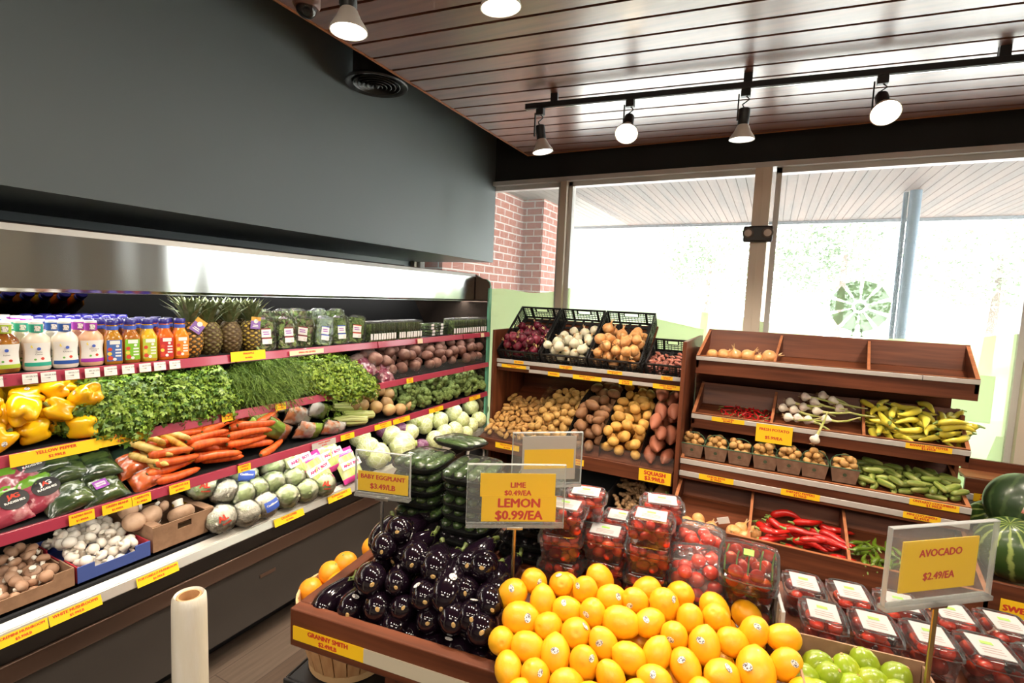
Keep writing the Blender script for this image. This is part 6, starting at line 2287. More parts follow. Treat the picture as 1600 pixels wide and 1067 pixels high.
WMA = melon_mat('striped_watermelon_rind', (.035, .075, .015), (.30, .38, .10))
WMB = melon_mat('dark_watermelon_rind', (.022, .045, .016), (.05, .085, .03))
GSP = M('yellow_ground_spot', (.60, .42, .04), .4)
for i, (px, py, Y, r, mt, ax, lb) in enumerate(((1548, 812, 3.40, .098, WMA, (-.1, -.75, .65), 'striped watermelon showing its star of pale stripes at the back'), (1596, 788, 3.31, .143, WMB, (.3, .3, .9), 'largest dark watermelon with an oval sticker, highest in the rack'), (1582, 858, 3.13, .142, WMA, (-.25, -.35, .9), 'watermelon with yellow ground spot in front of the others'), (1720, 840, 3.22, .13, WMB, (1, .1, .2), 'watermelon outside the picture edge beside the spotted one'))):
    o = empty('watermelon', M4=AX(at(px, py, 'Y', Y), ax, i))
    MB().ball((0, 0, 0), (r, r, r * 1.06), 32, 20).build('rind', mt, o, sharp=0)
    MB().tube([(0, 0, r * 1.04), (.004, 0, r * 1.1)], [.007, .005], 8).build('stem_stub', GSTEM, o)
    if i == 2:
        l = o.matrix_basis.inverted().to_3x3() @ Vector((.1, -.45, .9)).normalized()
        p = ball_patch(r * 1.004, .13, .10)
        p.build('ground_spot', GSP, o, sharp=0, M4=Vector(l).to_track_quat('X', 'Z').to_matrix().to_4x4())
    if i == 1:
        l = o.matrix_basis.inverted().to_3x3() @ Vector((-.12, -.9, .12)).normalized()
        p = ball_patch(r * 1.004, .042, .055).build('sticker', M('melon_sticker', (.55, .12, .09), .5, mix=((.75, .66, .55), 60, .45, .6)), o, sharp=0, M4=Vector(l).to_track_quat('X', 'Z').to_matrix().to_4x4())
    tag(o, lb, 'watermelon', 'watermelons')

# ================================================================== THE TABLE IN FRONT
TA = math.radians(7)
TP = Vector((-1.016, .834, 0))
TM = Matrix.Translation(TP) @ Matrix.Rotation(TA, 4, 'Z')
TU = np.array([math.cos(TA), math.sin(TA), 0])
TV = np.array([-math.sin(TA), math.cos(TA), 0])


def tuv(u, v, z):
    return TM @ Vector((u, v, z))


tb = empty('produce_table', M4=TM)
tag(tb, 'low walnut produce table heaped with eggplants and lemons in front', 'table')


def tp(mb, name, m, bevel=.003):
    return mb.build(name, m, tb, bevel=bevel)


U1, V1 = 2.05, .66
tp(MB().box((0, 0, .752), (U1, .034, .85)), 'front_board', WX)
tp(MB().box((0, .034, .752), (.034, V1, .85)), 'end_board', WY)
tp(MB().box((U1 - .034, .034, .752), (U1, V1, .85)), 'end_board', WY)
tp(MB().box((.034, V1 - .034, .752), (U1 - .034, V1, .85)), 'rear_board', WX)
tp(MB().quadbox((.034, .034, .772), (U1 - .034, .034, .772), (U1 - .034, .40, .872), (.034, .40, .872), .018), 'tray_floor', WX)
tp(MB().quadbox((.034, .40, .872), (U1 - .034, .40, .872), (U1 - .034, V1 - .034, .872), (.034, V1 - .034, .872), .018), 'rear_floor', WX)
for u in (.20, U1 - .26):
    for v in (.12, V1 - .15):
        tp(MB().box((u, v, 0), (u + .07, v + .07, .77)), 'leg', WZ)
tp(MB().box((.19, .10, .40), (U1 - .2, V1 - .1, .42)), 'lower_shelf', WX)
tp(MB().box((.155, .03, .40), (.19, V1 - .06, .50)), 'shelf_end_board', WY)
tp(MB().box((.19, .07, .40), (U1 - .2, .10, .44)), 'shelf_front_board', BLACKM)
c_ = tp(MB().box((.012, -.003, .773), (.222, 0, .808)), 'price_tag', YEL, 0)
write('GRANNY SMITH', .0165, c_, FR((.118, -.0036, .799), (1, 0, 0), (0, 0, 1)), REDI, .03)
write('$2.49/LB', .015, c_, FR((.118, -.0036, .782), (1, 0, 0), (0, 0, 1)), REDI, .03)
tp(MB().box((.222, -.003, .773), (1.9, 0, .808)), 'blank_label_strip', M('cream_label_strip', (.56, .50, .38), .5), 0)

# bushel basket of oranges on a black crate, half under the table end
o = empty('plastic_crate', (-1.085, 1.13, 0), TA)
tag(o, 'black plastic crate on the floor carrying the orange basket', 'crate')
for nm, lo, hi in (('top_panel', (-.13, -.14, .485), (.16, .15, .495)), ('front_wall', (-.14, -.15, 0), (.17, -.14, .495)), ('rear_wall', (-.14, .15, 0), (.17, .16, .495)), ('side_wall', (-.14, -.14, 0), (-.13, .15, .495)), ('side_wall', (.16, -.14, 0), (.17, .15, .495))):
    MB().box(lo, hi).build(nm, BLACK, o, bevel=.004)
BSK = M('pale_basket_wood', (.62, .36, .17), .6, var=.0, mix=((.50, .26, .11), 6, .4, .65), stretch=(6, 6, .8))
BSK2 = M('pale_basket_hoop', (.68, .44, .22), .55)
o = empty('bushel_basket', M4=T((-1.105, 1.135, .4955), s=(.95, .95, .74)))
tag(o, 'pale wooden bushel basket of oranges under the table corner', 'basket')
mb = MB()
nst = 22
for k in range(nst):
    a0, a1 = 2 * math.pi * k / nst, 2 * math.pi * (k + .9) / nst
    q = []
    for r, z in ((.125, 0), (.155, .15), (.165, .295)):
        q += [(r * math.cos(a0), r * math.sin(a0), z), (r * math.cos(a1), r * math.sin(a1), z), ((r - .004) * math.cos(a0), (r - .004) * math.sin(a0), z), ((r - .004) * math.cos(a1), (r - .004) * math.sin(a1), z)]
    mb.add(q, [(0, 1, 5, 4), (4, 5, 9, 8), (3, 2, 6, 7), (7, 6, 10, 11), (0, 4, 6, 2), (4, 8, 10, 6), (1, 3, 7, 5), (5, 7, 11, 9), (8, 9, 11, 10)])
mb.build('slats', BSK, o)
bushel = o
MB().lathe([(.001, 0), (.125, 0), (.125, .006), (.001, .006)], 30).build('bottom', BSK, o)
for r, z, nm in ((.1665, .27, 'rim_hoop'), (.157, .0, 'lower_hoop')):
    if z == .0: r, z = .1275, .004
    MB().lathe([(r - .003, z), (r + .003, z), (r + .003, z + .026), (r - .003, z + .026), (r - .003, z)], 44).build(nm, BSK2, o)
ORG = M('orange_peel', (.88, .34, .012), .38, var=.05, bump=(260, .12), coat=.15)
om = MB().ball((0, 0, 0), (.038, .038, .036), 24, 15).mesh('peel', ORG, sharp=0)
for i, (px, py, z, lb) in enumerate(((540, 880, .752, 'orange highest in the basket beside the table end'), (517, 895, .735, 'orange below the highest one in the basket'), (529, 912, .715, 'orange half hidden behind the table end board'), (486, 922, .700, 'orange lowest at the front of the basket'), (582, 856, .755, 'orange at the back by the eggplants'))):
    q = at(px, py, 'Z', z)
    r_ = empty('orange', M4=T(tuple(q), i, .4 * i, .3))
    put('peel', om, r_)
    MB().lathe([(.001, .0352), (.004, .0355), (.004, .037), (.001, .0375)], 8).build('stem_button', GSTEM, r_)
    tag(r_, lb, 'orange', 'oranges in the basket')
MB().lathe([(.001, .255), (.145, .255), (.145, .262), (.001, .262)], 28).build('paper_liner', CARD, bushel)

# eggplants
EGP = M('black_purple_eggplant', (.006, .0025, .006), .10, spec=.5, coat=.3)
CALX = M('green_eggplant_calyx', (.10, .14, .02), .55, mix=((.05, .05, .02), 30, .45, .6))
SCAR = M('tan_blossom_scar', (.45, .28, .10), .7)


def eggplant(seed, k):
    o = empty('eggplant')
    pr = [(.002, -.080), (.012, -.079), (.024, -.073), (.035, -.060), (.041, -.040), (.042, -.018), (.038, .010), (.031, .036), (.025, .058), (.018, .072), (.006, .078)]
    MB().lathe(pr, 24, fn=lambda x, y, z, a: (x + .010 * k * math.cos(z * 16), y, z)).build('body', EGP, o, sharp=0)
    cx = .010 * k * math.cos(.075 * 16)
    cl = MB()
    for j in range(6):
        a = j * math.pi / 3 + seed
        a1, a2 = a - .42, a + .42
        P = lambda r, an, z: (r * math.cos(an) + cx, r * math.sin(an), z)
        cl.add([P(.008, a, .083), P(.021, a1, .071), P(.021, a2, .071), P(.0285, a, .052)], [(0, 1, 3, 2)])
    cl.build('calyx', CALX, o, sharp=0)
    MB().tube([(cx, 0, .076), (cx, .002, .092), (cx + .006, .008, .108)], [.009, .0065, .0075], 8).build('stem', CALX, o)
    b = .010 * k * math.cos(-.08 * 16)
    MB().lathe([(.001, -.0835), (.0045, -.0830), (.0055, -.079), (.001, -.079)], 8, fn=lambda x, y, z, a: (x * 1.3 + b, y, z)).build('blossom_scar', SCAR, o)
    return o


eg = [eggplant(s, (1, -.8, .2)[s]) for s in range(3)]
EP0 = tuv(0, .03, .866)
ES = .72
EN = -ES * TV + np.array([0, 0, 1.0])
EGS = [(320, 470, 450, 350, 250, 550), (440, 490, 495, 395, 428, 545), (555, 345, 540, 290, 566, 378), (715, 345, 730, 270, 712, 402), (825, 215, 850, 150, 810, 268), (970, 250, 990, 170, 943, 326), (640, 150, 660, 105, 606, 196), (745, 30, 770, 0, 706, 48), (605, 510, 615, 470, 592, 525), (765, 510, 770, 490, 762, 513),
       (880, 430, 870, 350, 900, 490), (1050, 390, 1085, 280, 996, 510), (910, 590, 920, 540, 903, 640), (1080, 590, 1090, 520, 1076, 640), (1255, 640, 1260, 590, 1250, 684), (1315, 485, 1300, 420, 1316, 572), (1160, 245, 1160, 225, 1161, 247), (1255, 260, 1262, 230, 1243, 266), (1150, 400, 1160, 350, 1145, 440), (540, 640, 545, 600, 536, 660),
       (685, 645, 690, 600, 680, 690), (800, 700, 805, 650, 795, 730), (965, 760, 970, 710, 960, 800), (1110, 790, 1115, 740, 1100, 840), (1270, 840, 1275, 790, 1262, 890), (1180, 560, 1170, 500, 1180, 590)]
obs = []
for i, (cx, cy, sx, sy, ex, ey) in enumerate(EGS):
    c = np.array(hit(440 + cx / 4, 820 + cy / 4, EP0, EN))
    if (c - np.array(TP)) @ TV < .078: c = np.array(hit(440 + cx / 4, 820 + cy / 4, tuv(0, .078, 0), TV))
    if i in (16, 17): c = at(440 + cx / 4, 820 + cy / 4, 'Z', .965)
    s_ = (sx - ex) * CR - (sy - ey) * CU
    ln = math.hypot(sx - ex, sy - ey) / 4 / FPX * float((c - EYE) @ CF)      # how long the axis looks, in metres
    fs = min(.98, max(.05, ln / .155))
    d = s_ / (np.linalg.norm(s_) + 1e-6) * fs + (c - EYE) / np.linalg.norm(c - EYE) * math.sqrt(1 - fs * fs)
    dist = d * .0
    k = .90 + .08 * ((i * 7) % 3 - 1)
    # the visible end lies near the surface: push the body's middle back along its axis by the part of its length that is hidden
    c = c + d * .045 * (1 - fs)
    o = eg[i] if i < 3 else dup(eg[i % 3], None)
    o.matrix_basis = AX(c, d, i * 1.3, k)
    obs.append(o)
    if i in (6, 11, 1):
        v = (o.matrix_basis.inverted().to_3x3() @ Vector(EYE - c + np.array([0, 0, .1]))).normalized()
        v.z = 0
        v.normalize()
        z_ = -.02 if i != 1 else -.055
        MB().lathe([(.001, 0), (.010, 0), (.010, .001), (.001, .001)], 14).build('sticker', STICK, o, M4=AX(v * (.0425 if i != 1 else .043) + Vector(((eg[i % 3] and (1, -.8, .2)[i % 3]) * .010 * math.cos(z_ * 16), 0, z_)), v))
fill = settle(46, .037, .155, (.05, .53, .05, .40), lambda x, y: .792 + (y - .034) * .224 + 0 * x, 95, yaw=(1.2, 1.9), bias=lambda x, y: np.maximum(0, .25 - y) * .5)
for i, (p, yw, pt, s) in enumerate(fill):
    w_ = tuv(*p)
    if (Vector(w_) - Vector(EP0)).dot(Vector(EN).normalized()) > -.035 or p[2] > .955: continue
    d = TM.to_3x3() @ Vector((math.cos(yw), math.sin(yw), .2))
    tag(dup(eg[2], AX(w_, d, i, .9)), 'black eggplant under the upper layer, seen in the gaps of the table heap', 'eggplant', 'eggplants on the table')
label_heap(obs, 'glossy black eggplant', 'of the table heap', 'eggplant', 'eggplants on the table', 7)

# lemons
LEM = M('lemon_peel', (.84, .385, .006), .42, var=.05, bump=(190, .10), coat=.08, mix=((.87, .45, .012), 7, .4, .7))


def lemon_mesh(seed):
    rg = random.Random(seed)
    pr = [(.001, -.0435), (.004, -.0425), (.0075, -.0405), (.0115, -.0385), (.018, -.034), (.026, -.0245), (.0315, -.011), (.0328, .003), (.030, .017), (.0235, .028), (.015, .0345), (.0085, .0375), (.005, .0375), (.001, .0365)]
    return MB().lathe(pr, 24, fn=lambda x, y, z, a: (x * (1 + .03 * math.sin(a + seed)), y * (1 + .03 * math.sin(2 * a + seed)), z)).mesh('peel', LEM, sharp=0)


lm_ = [lemon_mesh(s) for s in range(3)]
LEMS = [(148, 575, 77), (252, 512, 68), (390, 512, 62), (508, 555, 70), (655, 600, 62), (785, 612, 70), (310, 595, 72), (448, 632, 70), (588, 668, 75), (945, 665, 80), (172, 690, 92), (338, 730, 75), (480, 765, 83), (752, 730, 88), (895, 775, 75), (1055, 710, 50), (635, 820, 78), (1012, 790, 60), (1098, 830, 85), (1190, 775, 70), (95, 790, 60), (215, 843, 82), (355, 915, 85), (522, 935, 82), (788, 920, 82), (985, 940, 82), (1250, 830, 75), (1355, 905, 100), (1372, 790, 60), (1500, 870, 70), (1470, 930, 75),
        (130, 945, 72), (262, 990, 70), (400, 1025, 55), (668, 980, 75), (880, 1005, 70), (1100, 990, 60), (1205, 970, 92), (1545, 1005, 60), (900, 890, 60), (560, 1040, 70), (780, 1070, 75), (330, 1090, 75), (180, 1080, 70), (1010, 1080, 75), (1340, 1060, 80), (1480, 1060, 70)]
LP0 = tuv(0, 0, .893)
LN = -.42 * TV + np.array([0, 0, 1.0])
cs, ks = [], []
for (x, y, r) in LEMS:
    c = np.array(hit(760 + x / 3.333, 760 + y / 3.333, LP0, LN))
    if (c - np.array(TP)) @ TV > .235: c = np.array(at(760 + x / 3.333, 760 + y / 3.333, 'Z', .893 + .42 * .235 * .93))
    cs.append(c)
    ks.append(min(1.12, max(.88, r / 3.333 / FPX * float((c - EYE) @ CF) / .0345)))
cs = np.array(cs)
R_ = np.array(ks) * .0335
N_ = LN / np.linalg.norm(LN)
for _it in range(120):
    for i in range(len(cs)):
        for j in range(i):
            d = cs[i] - cs[j]
            L_ = np.linalg.norm(d)
            o_ = (R_[i] + R_[j]) * .95 - L_
            if o_ > 0:
                # lemons low in the picture come forward over those behind
                d = d / (L_ + 1e-9) + np.array([0, 0, .15 if LEMS[i][2] > LEMS[j][2] else -.15])
                d = d - N_ * (d @ N_)
                cs[i] += d * o_ * .25
                cs[j] -= d * o_ * .25
    for i in range(len(cs)):
        v_ = (cs[i] - np.array(TP)) @ TV
        if v_ > .255: cs[i] -= TV * (v_ - .255) + np.array([0, 0, .42 * (v_ - .255)])
obs = []
nlem = len(cs)
for i in range(nlem):
    o = empty('lemon')
    put('peel', lm_[i % 3], o)
    view = (EYE - cs[i]) / np.linalg.norm(EYE - cs[i])
    ax = {10: CR * -1 + CU * .2, 21: -CR + CU * .3, 2: view, 22: view * .6 - CU, 27: view * .6 - CU * .9, 12: view, 6: -CU + view * .3}.get(i)
    if ax is None:
        ax = CR * RND.gauss(0, .8) + CU * RND.gauss(0, .7) + view * RND.gauss(.2, .6)
    o.matrix_basis = AX(cs[i], ax, RND.uniform(0, 6), ks[i])
    if i in (0, 1, 3, 4, 5, 8, 9, 10, 12, 14, 16, 18, 23, 25, 28, 30, 35) or i % 5 == 2:
        sd = (view + CR * RND.uniform(-.8, .8) + CU * RND.uniform(-.1, .9))
        v = (o.matrix_basis.inverted().to_3x3() @ Vector(sd)).normalized()
        z_ = .030 * v.z
        v.z *= .3
        v.normalize()
        rad = float(np.interp(z_, [-.04, -.0245, -.011, .003, .017, .028], [.008, .026, .0315, .0328, .030, .0235]))
        MB().lathe([(.001, 0), (.0065, -.0004), (.0065, .0006), (.001, .0010)], 14, fn=lambda x, y, z, a: (x * 1.35, y, z)).build('sticker', STICK, o, M4=AX(Vector((v.x, v.y, 0)).normalized() * rad * 1.01 + Vector((0, 0, z_)), v))
    obs.append(o)
label_heap(obs, 'ripe yellow lemon', 'of the lemon heap', 'lemon', 'lemons on the table', 8)
# the layer of lemons underneath, which the gaps let through
und = settle(46, .034, 0, (.60, 1.10, .045, .34), lambda x, y: .79 + (y - .034) * .224 + 0 * x, 91, bias=lambda x, y: 0 * x)
obs = []
for p, a, b, s in und:
    w_ = tuv(*p)
    if np.min(np.linalg.norm(cs - np.array(w_), axis=1)) < .058 or (np.array(w_) - LP0) @ N_ > -.035: continue
    o = empty('lemon', M4=T(w_, a, RND.uniform(-1, 1), RND.uniform(-1, 1), .98))
    put('peel', lm_[0], o)
    tag(o, 'yellow lemon of the under layer, seen in gaps of the heap', 'lemon', 'lemons under the heap')

# wrapped zucchini trays in three stacks
FOAM = M('black_foam_tray', (.012, .013, .012), .35, coat=.3)
ZUC = M('dark_zucchini_skin', (.030, .062, .014), .25, var=.2, mix=((.075, .115, .03), 40, .5, .65), stretch=(.4, 4, 4), coat=.4)
DARKV = M('black_baby_eggplant', (.012, .006, .011), .12, coat=.5)


def veg_tray(mat, seed, n=4):
    o = empty('wrapped_tray')
    w, d, h = .155, .20, .030
    mb = MB()

    def ring(z, k, r=.02):
        out = []
        for i in range(20):
            a = 2 * math.pi * i / 20
            c, s = math.cos(a), math.sin(a)
            q = (abs(c) ** 6 + abs(s) ** 6) ** (-1 / 6)
            out.append((w / 2 * k * c * q, d / 2 * k * s * q, z))
        return out
    rs = [ring(0, .86), ring(.022, 1.0), ring(.024, .96), ring(.006, .84)]
    for j, r in enumerate(rs):
        mb.v += r
    for j in range(3):
        for i in range(20):
            mb.f.append((j * 20 + i, j * 20 + (i + 1) % 20, (j + 1) * 20 + (i + 1) % 20, (j + 1) * 20 + i))
            mb.m.append(0)
    mb.f += [tuple(reversed(range(20))), tuple(60 + i for i in range(20))]
    mb.m += [0, 0]
    mb.build('foam_tray', FOAM, o)
    for k in range(n):
        y = -d / 2 + .03 + (d - .06) * (k + .5) / n if False else 0
        x = -w / 2 + .02 + (w - .04) * k / (n - 1)
        r = min(.0185, (w - .02) / n / 2)
        MB().tube([(x, -.082, .024), (x, -.07, .025), (x + .002, -.02, .026), (x - .001, .03, .026), (x, .068, .025), (x, .08, .024)], [r * .4, r * .95, r, r * .95, r * .7, r * .35], 12).build('zucchini' if mat is ZUC else 'baby_eggplant', mat, o, sharp=0)
    mb = MB()
    rs = [ring(-.0005, .88), ring(.023, 1.02), ring(.036, .94), ring(.0435, .80), ring(.0445, .3)]
    rg = random.Random(seed)
    for r in rs:
        mb.v += [(x + rg.gauss(0, .001), y + rg.gauss(0, .001), z + rg.gauss(0, .0012)) for x, y, z in r]
    for j in range(4):
        for i in range(20):
            mb.f.append((j * 20 + i, j * 20 + (i + 1) % 20, (j + 1) * 20 + (i + 1) % 20, (j + 1) * 20 + i))
            mb.m.append(0)
    mb.f.append(tuple(80 + i for i in range(20)))
    mb.m.append(0)
    mb.build('film', FILM, o, sharp=0)
    return o


zt = [veg_tray(ZUC, s, 4) for s in range(2)]
dt = veg_tray(DARKV, 5, 5)
first = {}
STK = ((.122, .455, 5, 'stack beside the baby eggplant sign'), (.300, .44, 5, 'middle stack behind the eggplants'), (.475, .50, 4, 'stack behind the lime and lemon sign'))
for si, (u, v, n, wh) in enumerate(STK):
    for k in range(n + 2):
        dark = k < 2 or si == 2
        src = dt if dark else zt[k % 2]
        p = tuv(u + RND.uniform(-.006, .006), v + RND.uniform(-.008, .008), .873 + k * .0375)
        m = T(p, TA + RND.uniform(-.08, .08), 0, RND.uniform(-.03, .03), s=(1, 1, .82))
        if src.name in first: o = dup(src, m)
        else:
            first[src.name] = 1
            o = src
            o.matrix_basis = m
        tag(o, ('wrapped %s tray, %s from bottom of %s' % ('dark baby eggplant' if dark else 'green zucchini', ordn(k), wh)), 'wrapped tray', 'wrapped vegetable trays in stacks')
o = dup(zt[0], T(tuv(.17, .60, .873 + 7 * .0375 - .004), TA + 1.25, .03, -.04, s=(.8, .9, .6)))
tag(o, 'film wrapped zucchini tray lying crosswise on top of the stacks', 'wrapped tray', 'wrapped vegetable trays in stacks')

# tomato packs
TOMR = M('red_tomato_skin', (.66, .035, .012), .14, var=.15, coat=.5, mix=((.74, .10, .02), 6, .5, .75))
PETB = clear('bright_clear_plastic_pack', rough=.10, gloss=.42, veil=.03, bump=.15, bscale=45)
LEAFT = M('green_print_dot', (.25, .55, .05), .5)


def clamshell(w, d, h, tom, seed, lab=True, lid=.022):
    """clear box with a ridged lid over tomatoes; origin at the middle of its bottom"""
    o = empty('tomato_clamshell')

    def ring(z, k, n=20, p=7):
        out = []
        for i in range(n):
            a = 2 * math.pi * (i + .5) / n
            c, s = math.cos(a), math.sin(a)
            q = (abs(c) ** p + abs(s) ** p) ** (-1 / p)
            out.append((w / 2 * c * q - (w / 2 - d / 2 if False else 0) * 0 - (1 - k) * w / 2 * c * q, d / 2 * s * q * 1.0 - (1 - k) * d / 2 * s * q, z))
        return out

    def shell(rs, cap0=True, cap1=True):
        mb = MB()
        for r in rs: mb.v += r
        for j in range(len(rs) - 1):
            for i in range(20):
                mb.f.append((j * 20 + i, j * 20 + (i + 1) % 20, (j + 1) * 20 + (i + 1) % 20, (j + 1) * 20 + i))
                mb.m.append(0)
        if cap0: mb.f.append(tuple(reversed(range(20)))); mb.m.append(0)
        if cap1: mb.f.append(tuple((len(rs) - 1) * 20 + i for i in range(20))); mb.m.append(0)
        return mb
    shell([ring(0, .84), ring(h, .97), ring(h, 1.06), ring(h + .004, 1.06)], True, False).build('tub', PETB, o)
    l = shell([ring(h + .005, 1.06), ring(h + .009, 1.05), ring(h + .008, .96), ring(h + lid - .003, .93), ring(h + lid, .89), ring(h + lid, .80), ring(h + lid - .003, .78)], False, True).build('lid', PETB, o)
    if lab:
        b = MB().box((-w * .33, -d * .33, h + lid - .0012), (w * .33, d * .33, h + lid + .0002)).build('label', clear('printed_label_painted_glare', rough=.12, gloss=.55, veil=.5), o)  # printed label, whitened to stand in for window glare on the lid
        MB().box((-.012, d * .06, h + lid + .0003), (.010, d * .15, h + lid + .0008)).build('label_dot', LEAFT, b)
        for q in range(3):
            MB().box((-w * .20, -d * (.22 - .08 * q), h + lid + .0003), (w * .20, -d * (.20 - .08 * q), h + lid + .0006)).build('label_print', M('dim_label_print', (.32, .22, .20), .5), b)
    r, L_, n = tom
    sp = settle(n, r, L_, (-w * .44, w * .44, -d * .44, d * .44), lambda x, y: .003 + 0 * x, seed, K=40)
    for p, a, b, s in sp:
        if p[2] + r > h + lid + .001: continue
        put('tomato', TM_[0 if L_ else 1], o, T(p, a, 0, RND.uniform(0, 6), s * r / (.0115 if L_ else .02)))
    return o


TM_ = [MB().tube([(-.016, 0, 0), (-.014, 0, 0), (-.007, 0, 0), (.005, 0, 0), (.013, 0, 0), (.016, 0, 0)], [.003, .0075, .0112, .0115, .008, .003], 12).mesh('tomato', TOMR, sharp=0),
       MB().ball((0, 0, 0), (.020, .020, .0175), 16, 11).mesh('tomato', TOMR, sharp=0)]
gp = [clamshell(.118, .100, .050, (.0115, .030, 30), 100 + s) for s in range(2)]
GRP = (  # px, py of the lid's middle, levels from the top, height of the lowest bottom
    (.60, .36, 3, .873, 'beside the lime and lemon sign'), (.635, .475, 3, .873, 'farthest back behind the sign'), (.712, .41, 2, .873, 'right behind the lemons'), (.74, .53, 2, .873, 'in the second row from the lemons'), (.825, .395, 3, .873, 'in the stack beside the wrapped packs'), (.85, .51, 3, .873, 'behind the stack beside the wrapped packs'))
k_ = 0
for gi, (u, v, n, z0, wh) in enumerate(GRP):
    for k in range(n):
        m = T(tuv(u + RND.uniform(-.005, .005), v + RND.uniform(-.005, .005), z0 + .0755 * k), TA + RND.uniform(-.12, .12))
        o = gp[k_] if k_ < 2 else dup(gp[k_ % 2], None)
        o.matrix_basis = m
        k_ += 1
        tag(o, 'clear lidded box of grape tomatoes %s, %s up' % (wh, ordn(k)), 'tomato box', 'grape tomato boxes')
# film wrapped and vine tomato packs
def wrapped_toms(w, d, h, seed, r=.0185):
    o = empty('wrapped_tomato_pack')
    sp = settle(40, r, 0, (-w * .5, w * .5, -d * .5, d * .5), lambda x, y: .004 + 0 * x, seed, K=40)
    for p, a, b, s in sp:
        if p[2] + r > h: continue
        put('tomato', TM_[1], o, T(p, a, 0, 0, s * r / .02))
    MB().ball((0, 0, h * .5), (w * .56, d * .56, h * .56), 24, 14, fn=lambda q, a, t: (abs(q[0]) ** 5 + abs(q[1]) ** 5 + abs(q[2]) ** 5) ** (-.2) * (1 + .02 * math.sin(9 * a + seed + 5 * t))).build('film', clear('crinkled_tomato_film', rough=.12, gloss=.28, veil=.05, bump=.6, bscale=35), o, sharp=0)
    MB().box((-w * .5, -d * .5, 0), (w * .5, d * .5, .004)).build('tray_base', WHITE, o)
    return o


for i, (u, v, z, rz, rx, lb) in enumerate(((.955, .52, .873, .1, 0, 'film wrapped tomato pack at the bottom beside the tallest stack'), (.95, .50, .95, -.1, -.1, 'film wrapped tomato pack standing on another beside the tallest stack'), (.95, .375, .873, .2, .25, 'film wrapped orange red tomato pack leaning against the lemons'), (.945, .40, .93, .15, .25, 'upper film wrapped tomato pack leaning on the lower one'))):
    o = wrapped_toms(.125, .105, .085, 130 + i)
    o.matrix_basis = T(tuv(u, v, z), TA + rz, 0, rx)
    tag(o, lb, 'tomato pack', 'wrapped tomato packs')
VINE = M('tomato_vine', (.12, .22, .03), .6)
for i, (u, v, z, rx, lb) in enumerate(((1.07, .375, .873, .1, 'vine tomato box lowest behind the lemons'), (1.065, .37, .945, .15, 'middle vine tomato box of the stack behind the lemons'), (1.06, .345, 1.0, .40, 'large clear box of vine tomatoes tilted on top with a green tag'))):
    o = clamshell(.125, .115, .050, (.0165, 0, 26), 140 + i, lab=False, lid=.02)
    vn = MB()
    for k in range(5):
        vn.tube([(-.05 + .025 * k, -.04, .056), (-.05 + .025 * k, 0, .06), (-.045 + .025 * k, .04, .056)], .002, 5)
    vn.build('vine', VINE, o)
    MB().box((-.012, -.0, .0752), (.010, .018, .0762)).build('green_tag', LEAFT, o)
    o.matrix_basis = T(tuv(u, v, z), TA - .1, 0, rx)
    tag(o, lb, 'tomato box', 'vine tomato boxes')
bt = [clamshell(.093, .116, .054, (.0170, 0, 60), 150 + s, lid=.018) for s in range(2)]
k_ = 0
for row, (v, nm) in enumerate(((.500, 'rear'), (.374, 'front'))):
    for c in range(7):
        u = 1.212 + c * .1035 + .018 * row
        m = T(tuv(u, v, .8735), TA - .03 + RND.uniform(-.03, .03), 0, .0)
        o = bt[k_] if k_ < 2 else dup(bt[k_ % 2], None)
        o.matrix_basis = m
        k_ += 1
        tag(o, 'clear box of red tomatoes with shining lid, %s from lemons in %s row' % (ordn(c), nm), 'tomato box', 'shining tomato boxes')
o = empty('plastic_divider', M4=T(tuv(1.128, .42, .873), TA))
tag(o, 'ribbed pale grey divider between vine tomatoes and the tilted boxes', 'divider')
MB().box((-.004, -.16, 0), (.004, .16, .11)).build('panel', M('pale_grey_plastic', (.55, .55, .55), .4), o, bevel=.002)
mb = MB()
for k in range(9):
    mb.box((-.006, -.15 + k * .035, .005), (.006, -.145 + k * .035, .105))
mb.build('ribs', M('pale_grey_plastic_rib', (.48, .48, .48), .4), o)

# limes in a cut cardboard box
o = empty('lime_box', M4=T(tuv(1.255, .125, .835), TA))
tag(o, 'cut brown cardboard box of limes beside the lemon heap', 'box')
w, d, h, t = .235, .20, .13, .004
MB().box((-w / 2 + t, -d / 2 + t, .055), (w / 2 - t, d / 2 - t, .060)).build('bottom', CARD, o)
MB().box((-w / 2, d / 2 - t, 0), (w / 2, d / 2, h)).build('back_wall', CARD, o)
MB().box((-w / 2, -d / 2, 0), (w / 2, -d / 2 + t, h * .7)).build('front_wall', CARD, o)
MB().box((-w / 2, -d / 2 + t, 0), (-w / 2 + t, d / 2 - t, h * .95)).build('side_wall', CARD, o)
MB().box((w / 2 - t, -d / 2 + t, 0), (w / 2, d / 2 - t, h * .95)).build('side_wall', CARD, o)
LIM = M('lime_peel', (.24, .33, .012), .3, var=.15, bump=(190, .10), coat=.25, mix=((.42, .44, .02), 8, .45, .7))
lim = MB().lathe([(.001, -.031), (.004, -.0305), (.010, -.028), (.019, -.020), (.0245, -.008), (.0252, .004), (.0215, .016), (.013, .025), (.006, .029), (.001, .030)], 22).mesh('peel', LIM, sharp=0)
obs = []
